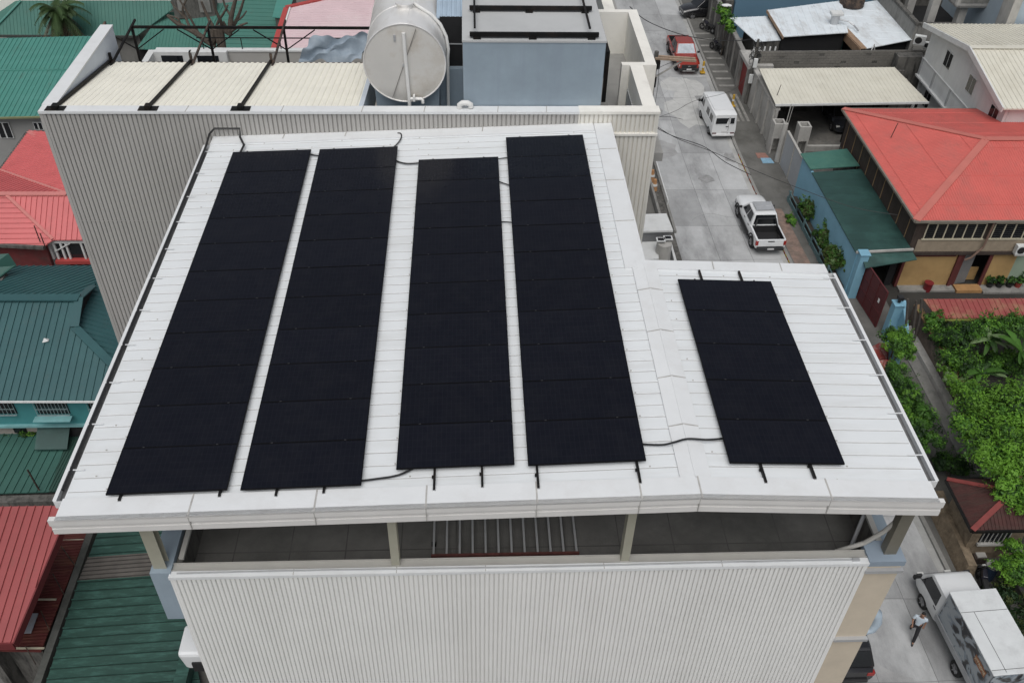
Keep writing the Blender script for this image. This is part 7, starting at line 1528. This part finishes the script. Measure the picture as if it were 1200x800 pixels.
# palm at the far left
pt = at(66, 40, 5.0); ptop = atY(67, 13, pt.y - .3); pt = Vector((pt.x, pt.y, 0))
pm = thing('palm_tree', 'scruffy palm tree in front of the far green roof', 'palm tree', tuple(pt)); limbs('trunk', [([pt, pt.lerp(ptop, .5) + Vector((.1, 0, 0)), ptop], .2, .15)], pm)
r = random.Random(4); m = MB(); md = MB()
for k in range(64):
    a = k * 2.4; el = r.uniform(-1.5, 1.4); ln = r.uniform(1.2, 2.8); a += r.uniform(-.9, .9); tgt = m if el > -.35 else md; n = 10; prev = None
    for i in range(n + 1):
        u = i / n; s = u * ln; c = ptop + Vector((math.cos(a) * s * .8, math.sin(a) * s * .8, el * s * .8 - .75 * s * s / ln))
        if prev is not None:
            d = (c - prev).normalized(); side = d.cross(Vector((0, 0, 1))).normalized()
            for sg in (-1, 1):
                for q in (0, .5):
                    o = prev.lerp(c, q); tip = o + (side * sg * .75 + d * .5 + Vector((0, 0, -.45))).normalized() * (.55 * (1 - .6 * u) + .12); wv = d * .075
                    tgt.add([o - wv, o + wv, tip], [(0, 1, 2)])
        prev = c
m.build('fronds', LEAF['palm'], pm, recalc=False); md.build('dead_fronds', mat('dry frond', (.16, .125, .08, 1), .9, .3, 2), pm, recalc=False)
# bare tree
bt0 = at(262, 72, 3.0); base = Vector((atY(262, 60, 37.5).x, 37.5, 0)); tb = thing('bare_tree', 'leafless grey tree with forked branches before the far green roofs', 'tree', tuple(base))
zt = 5.5
def bp(px, py, dy=0.0): return atY(px, py, base.y + dy)
br_ = bp(262, 66)
segs = [([base, br_, bp(247, 52), bp(228, 38), bp(212, 30), bp(203, 24), bp(196, 18)], .16, .055), ([base, br_, bp(269, 40), bp(271, 20), bp(277, -4)], .18, .06), ([bp(250, 55), bp(252, 38, .3), bp(246, 25, .4), bp(240, 12, .5), bp(236, 2, .5)], .09, .04),
        ([bp(252, 36, .3), bp(256, 25, .2), bp(262, 16, .1), bp(267, 6, .1)], .06, .035), ([bp(262, 34), bp(258, 24, -.3), bp(252, 10, -.4), bp(249, -6, -.5)], .08, .04), ([bp(269, 36), bp(276, 26, .3), bp(282, 12, .4), bp(287, -5, .4)], .085, .035), ([bp(277, 25, .3), bp(284, 20, .4), bp(289, 13, .5)], .045, .025), ([bp(270, 38), bp(280, 31, -.3), bp(290, 27, -.3)], .06, .03),
        ([bp(224, 36), bp(218, 22, .3), bp(214, 10, .3), bp(222, -6, .3)], .06, .03), ([bp(218, 22, .3), bp(208, 12, .4), bp(200, 2, .5)], .045, .025), ([bp(212, 30), bp(208, 22), bp(196, 18)], .05, .03), ([bp(232, 38, .2), bp(220, 16, .2), bp(208, -4, .2)], .05, .03), ([bp(271, 20), bp(264, 8, .2), bp(260, -6, .2)], .05, .03)]
segs = [(p_, a_ * 1.1, b_ * 1.1) for p_, a_, b_ in segs]
limbs('trunk', segs, tb, mat('pale grey bark', (.095, .078, .062, 1), .95, .3, 5, bump=.4, bump_scale=12))

# ================================================================== LIGHT
W = bpy.data.worlds.new('World'); S.world = W; W.use_nodes = True
nt = W.node_tree; bgn = nt.nodes['Background']
sky = nt.nodes.new('ShaderNodeTexSky'); sky.sky_type = 'NISHITA'; sky.sun_disc = False
SE, SA = R_(62), R_(188)
sky.sun_elevation = SE; sky.sun_rotation = SA; sky.air_density = 1.0; sky.dust_density = 4.0; sky.ozone_density = 1.0
hs = nt.nodes.new('ShaderNodeHueSaturation'); hs.inputs['Saturation'].default_value = 0.34
nt.links.new(sky.outputs[0], hs.inputs['Color']); nt.links.new(hs.outputs[0], bgn.inputs['Color']); bgn.inputs['Strength'].default_value = 0.086
sl = bpy.data.lights.new('sun', 'SUN'); sl.energy = 1.45; sl.angle = R_(55); sl.color = (1, .992, .98)
so = bpy.data.objects.new('sun', sl); COL.objects.link(so)
d = Vector((math.sin(SA) * math.cos(SE), math.cos(SA) * math.cos(SE), math.sin(SE)))
so.rotation_euler = d.to_track_quat('Z', 'Y').to_euler()
vs_ = S.view_settings; vs_.view_transform = 'Standard'; vs_.look = 'None'; vs_.exposure = 0.08; vs_.gamma = 1.0; vs_.use_curve_mapping = False
S.render.resolution_x = 1024; S.render.resolution_y = 682
S.render.engine = 'CYCLES'
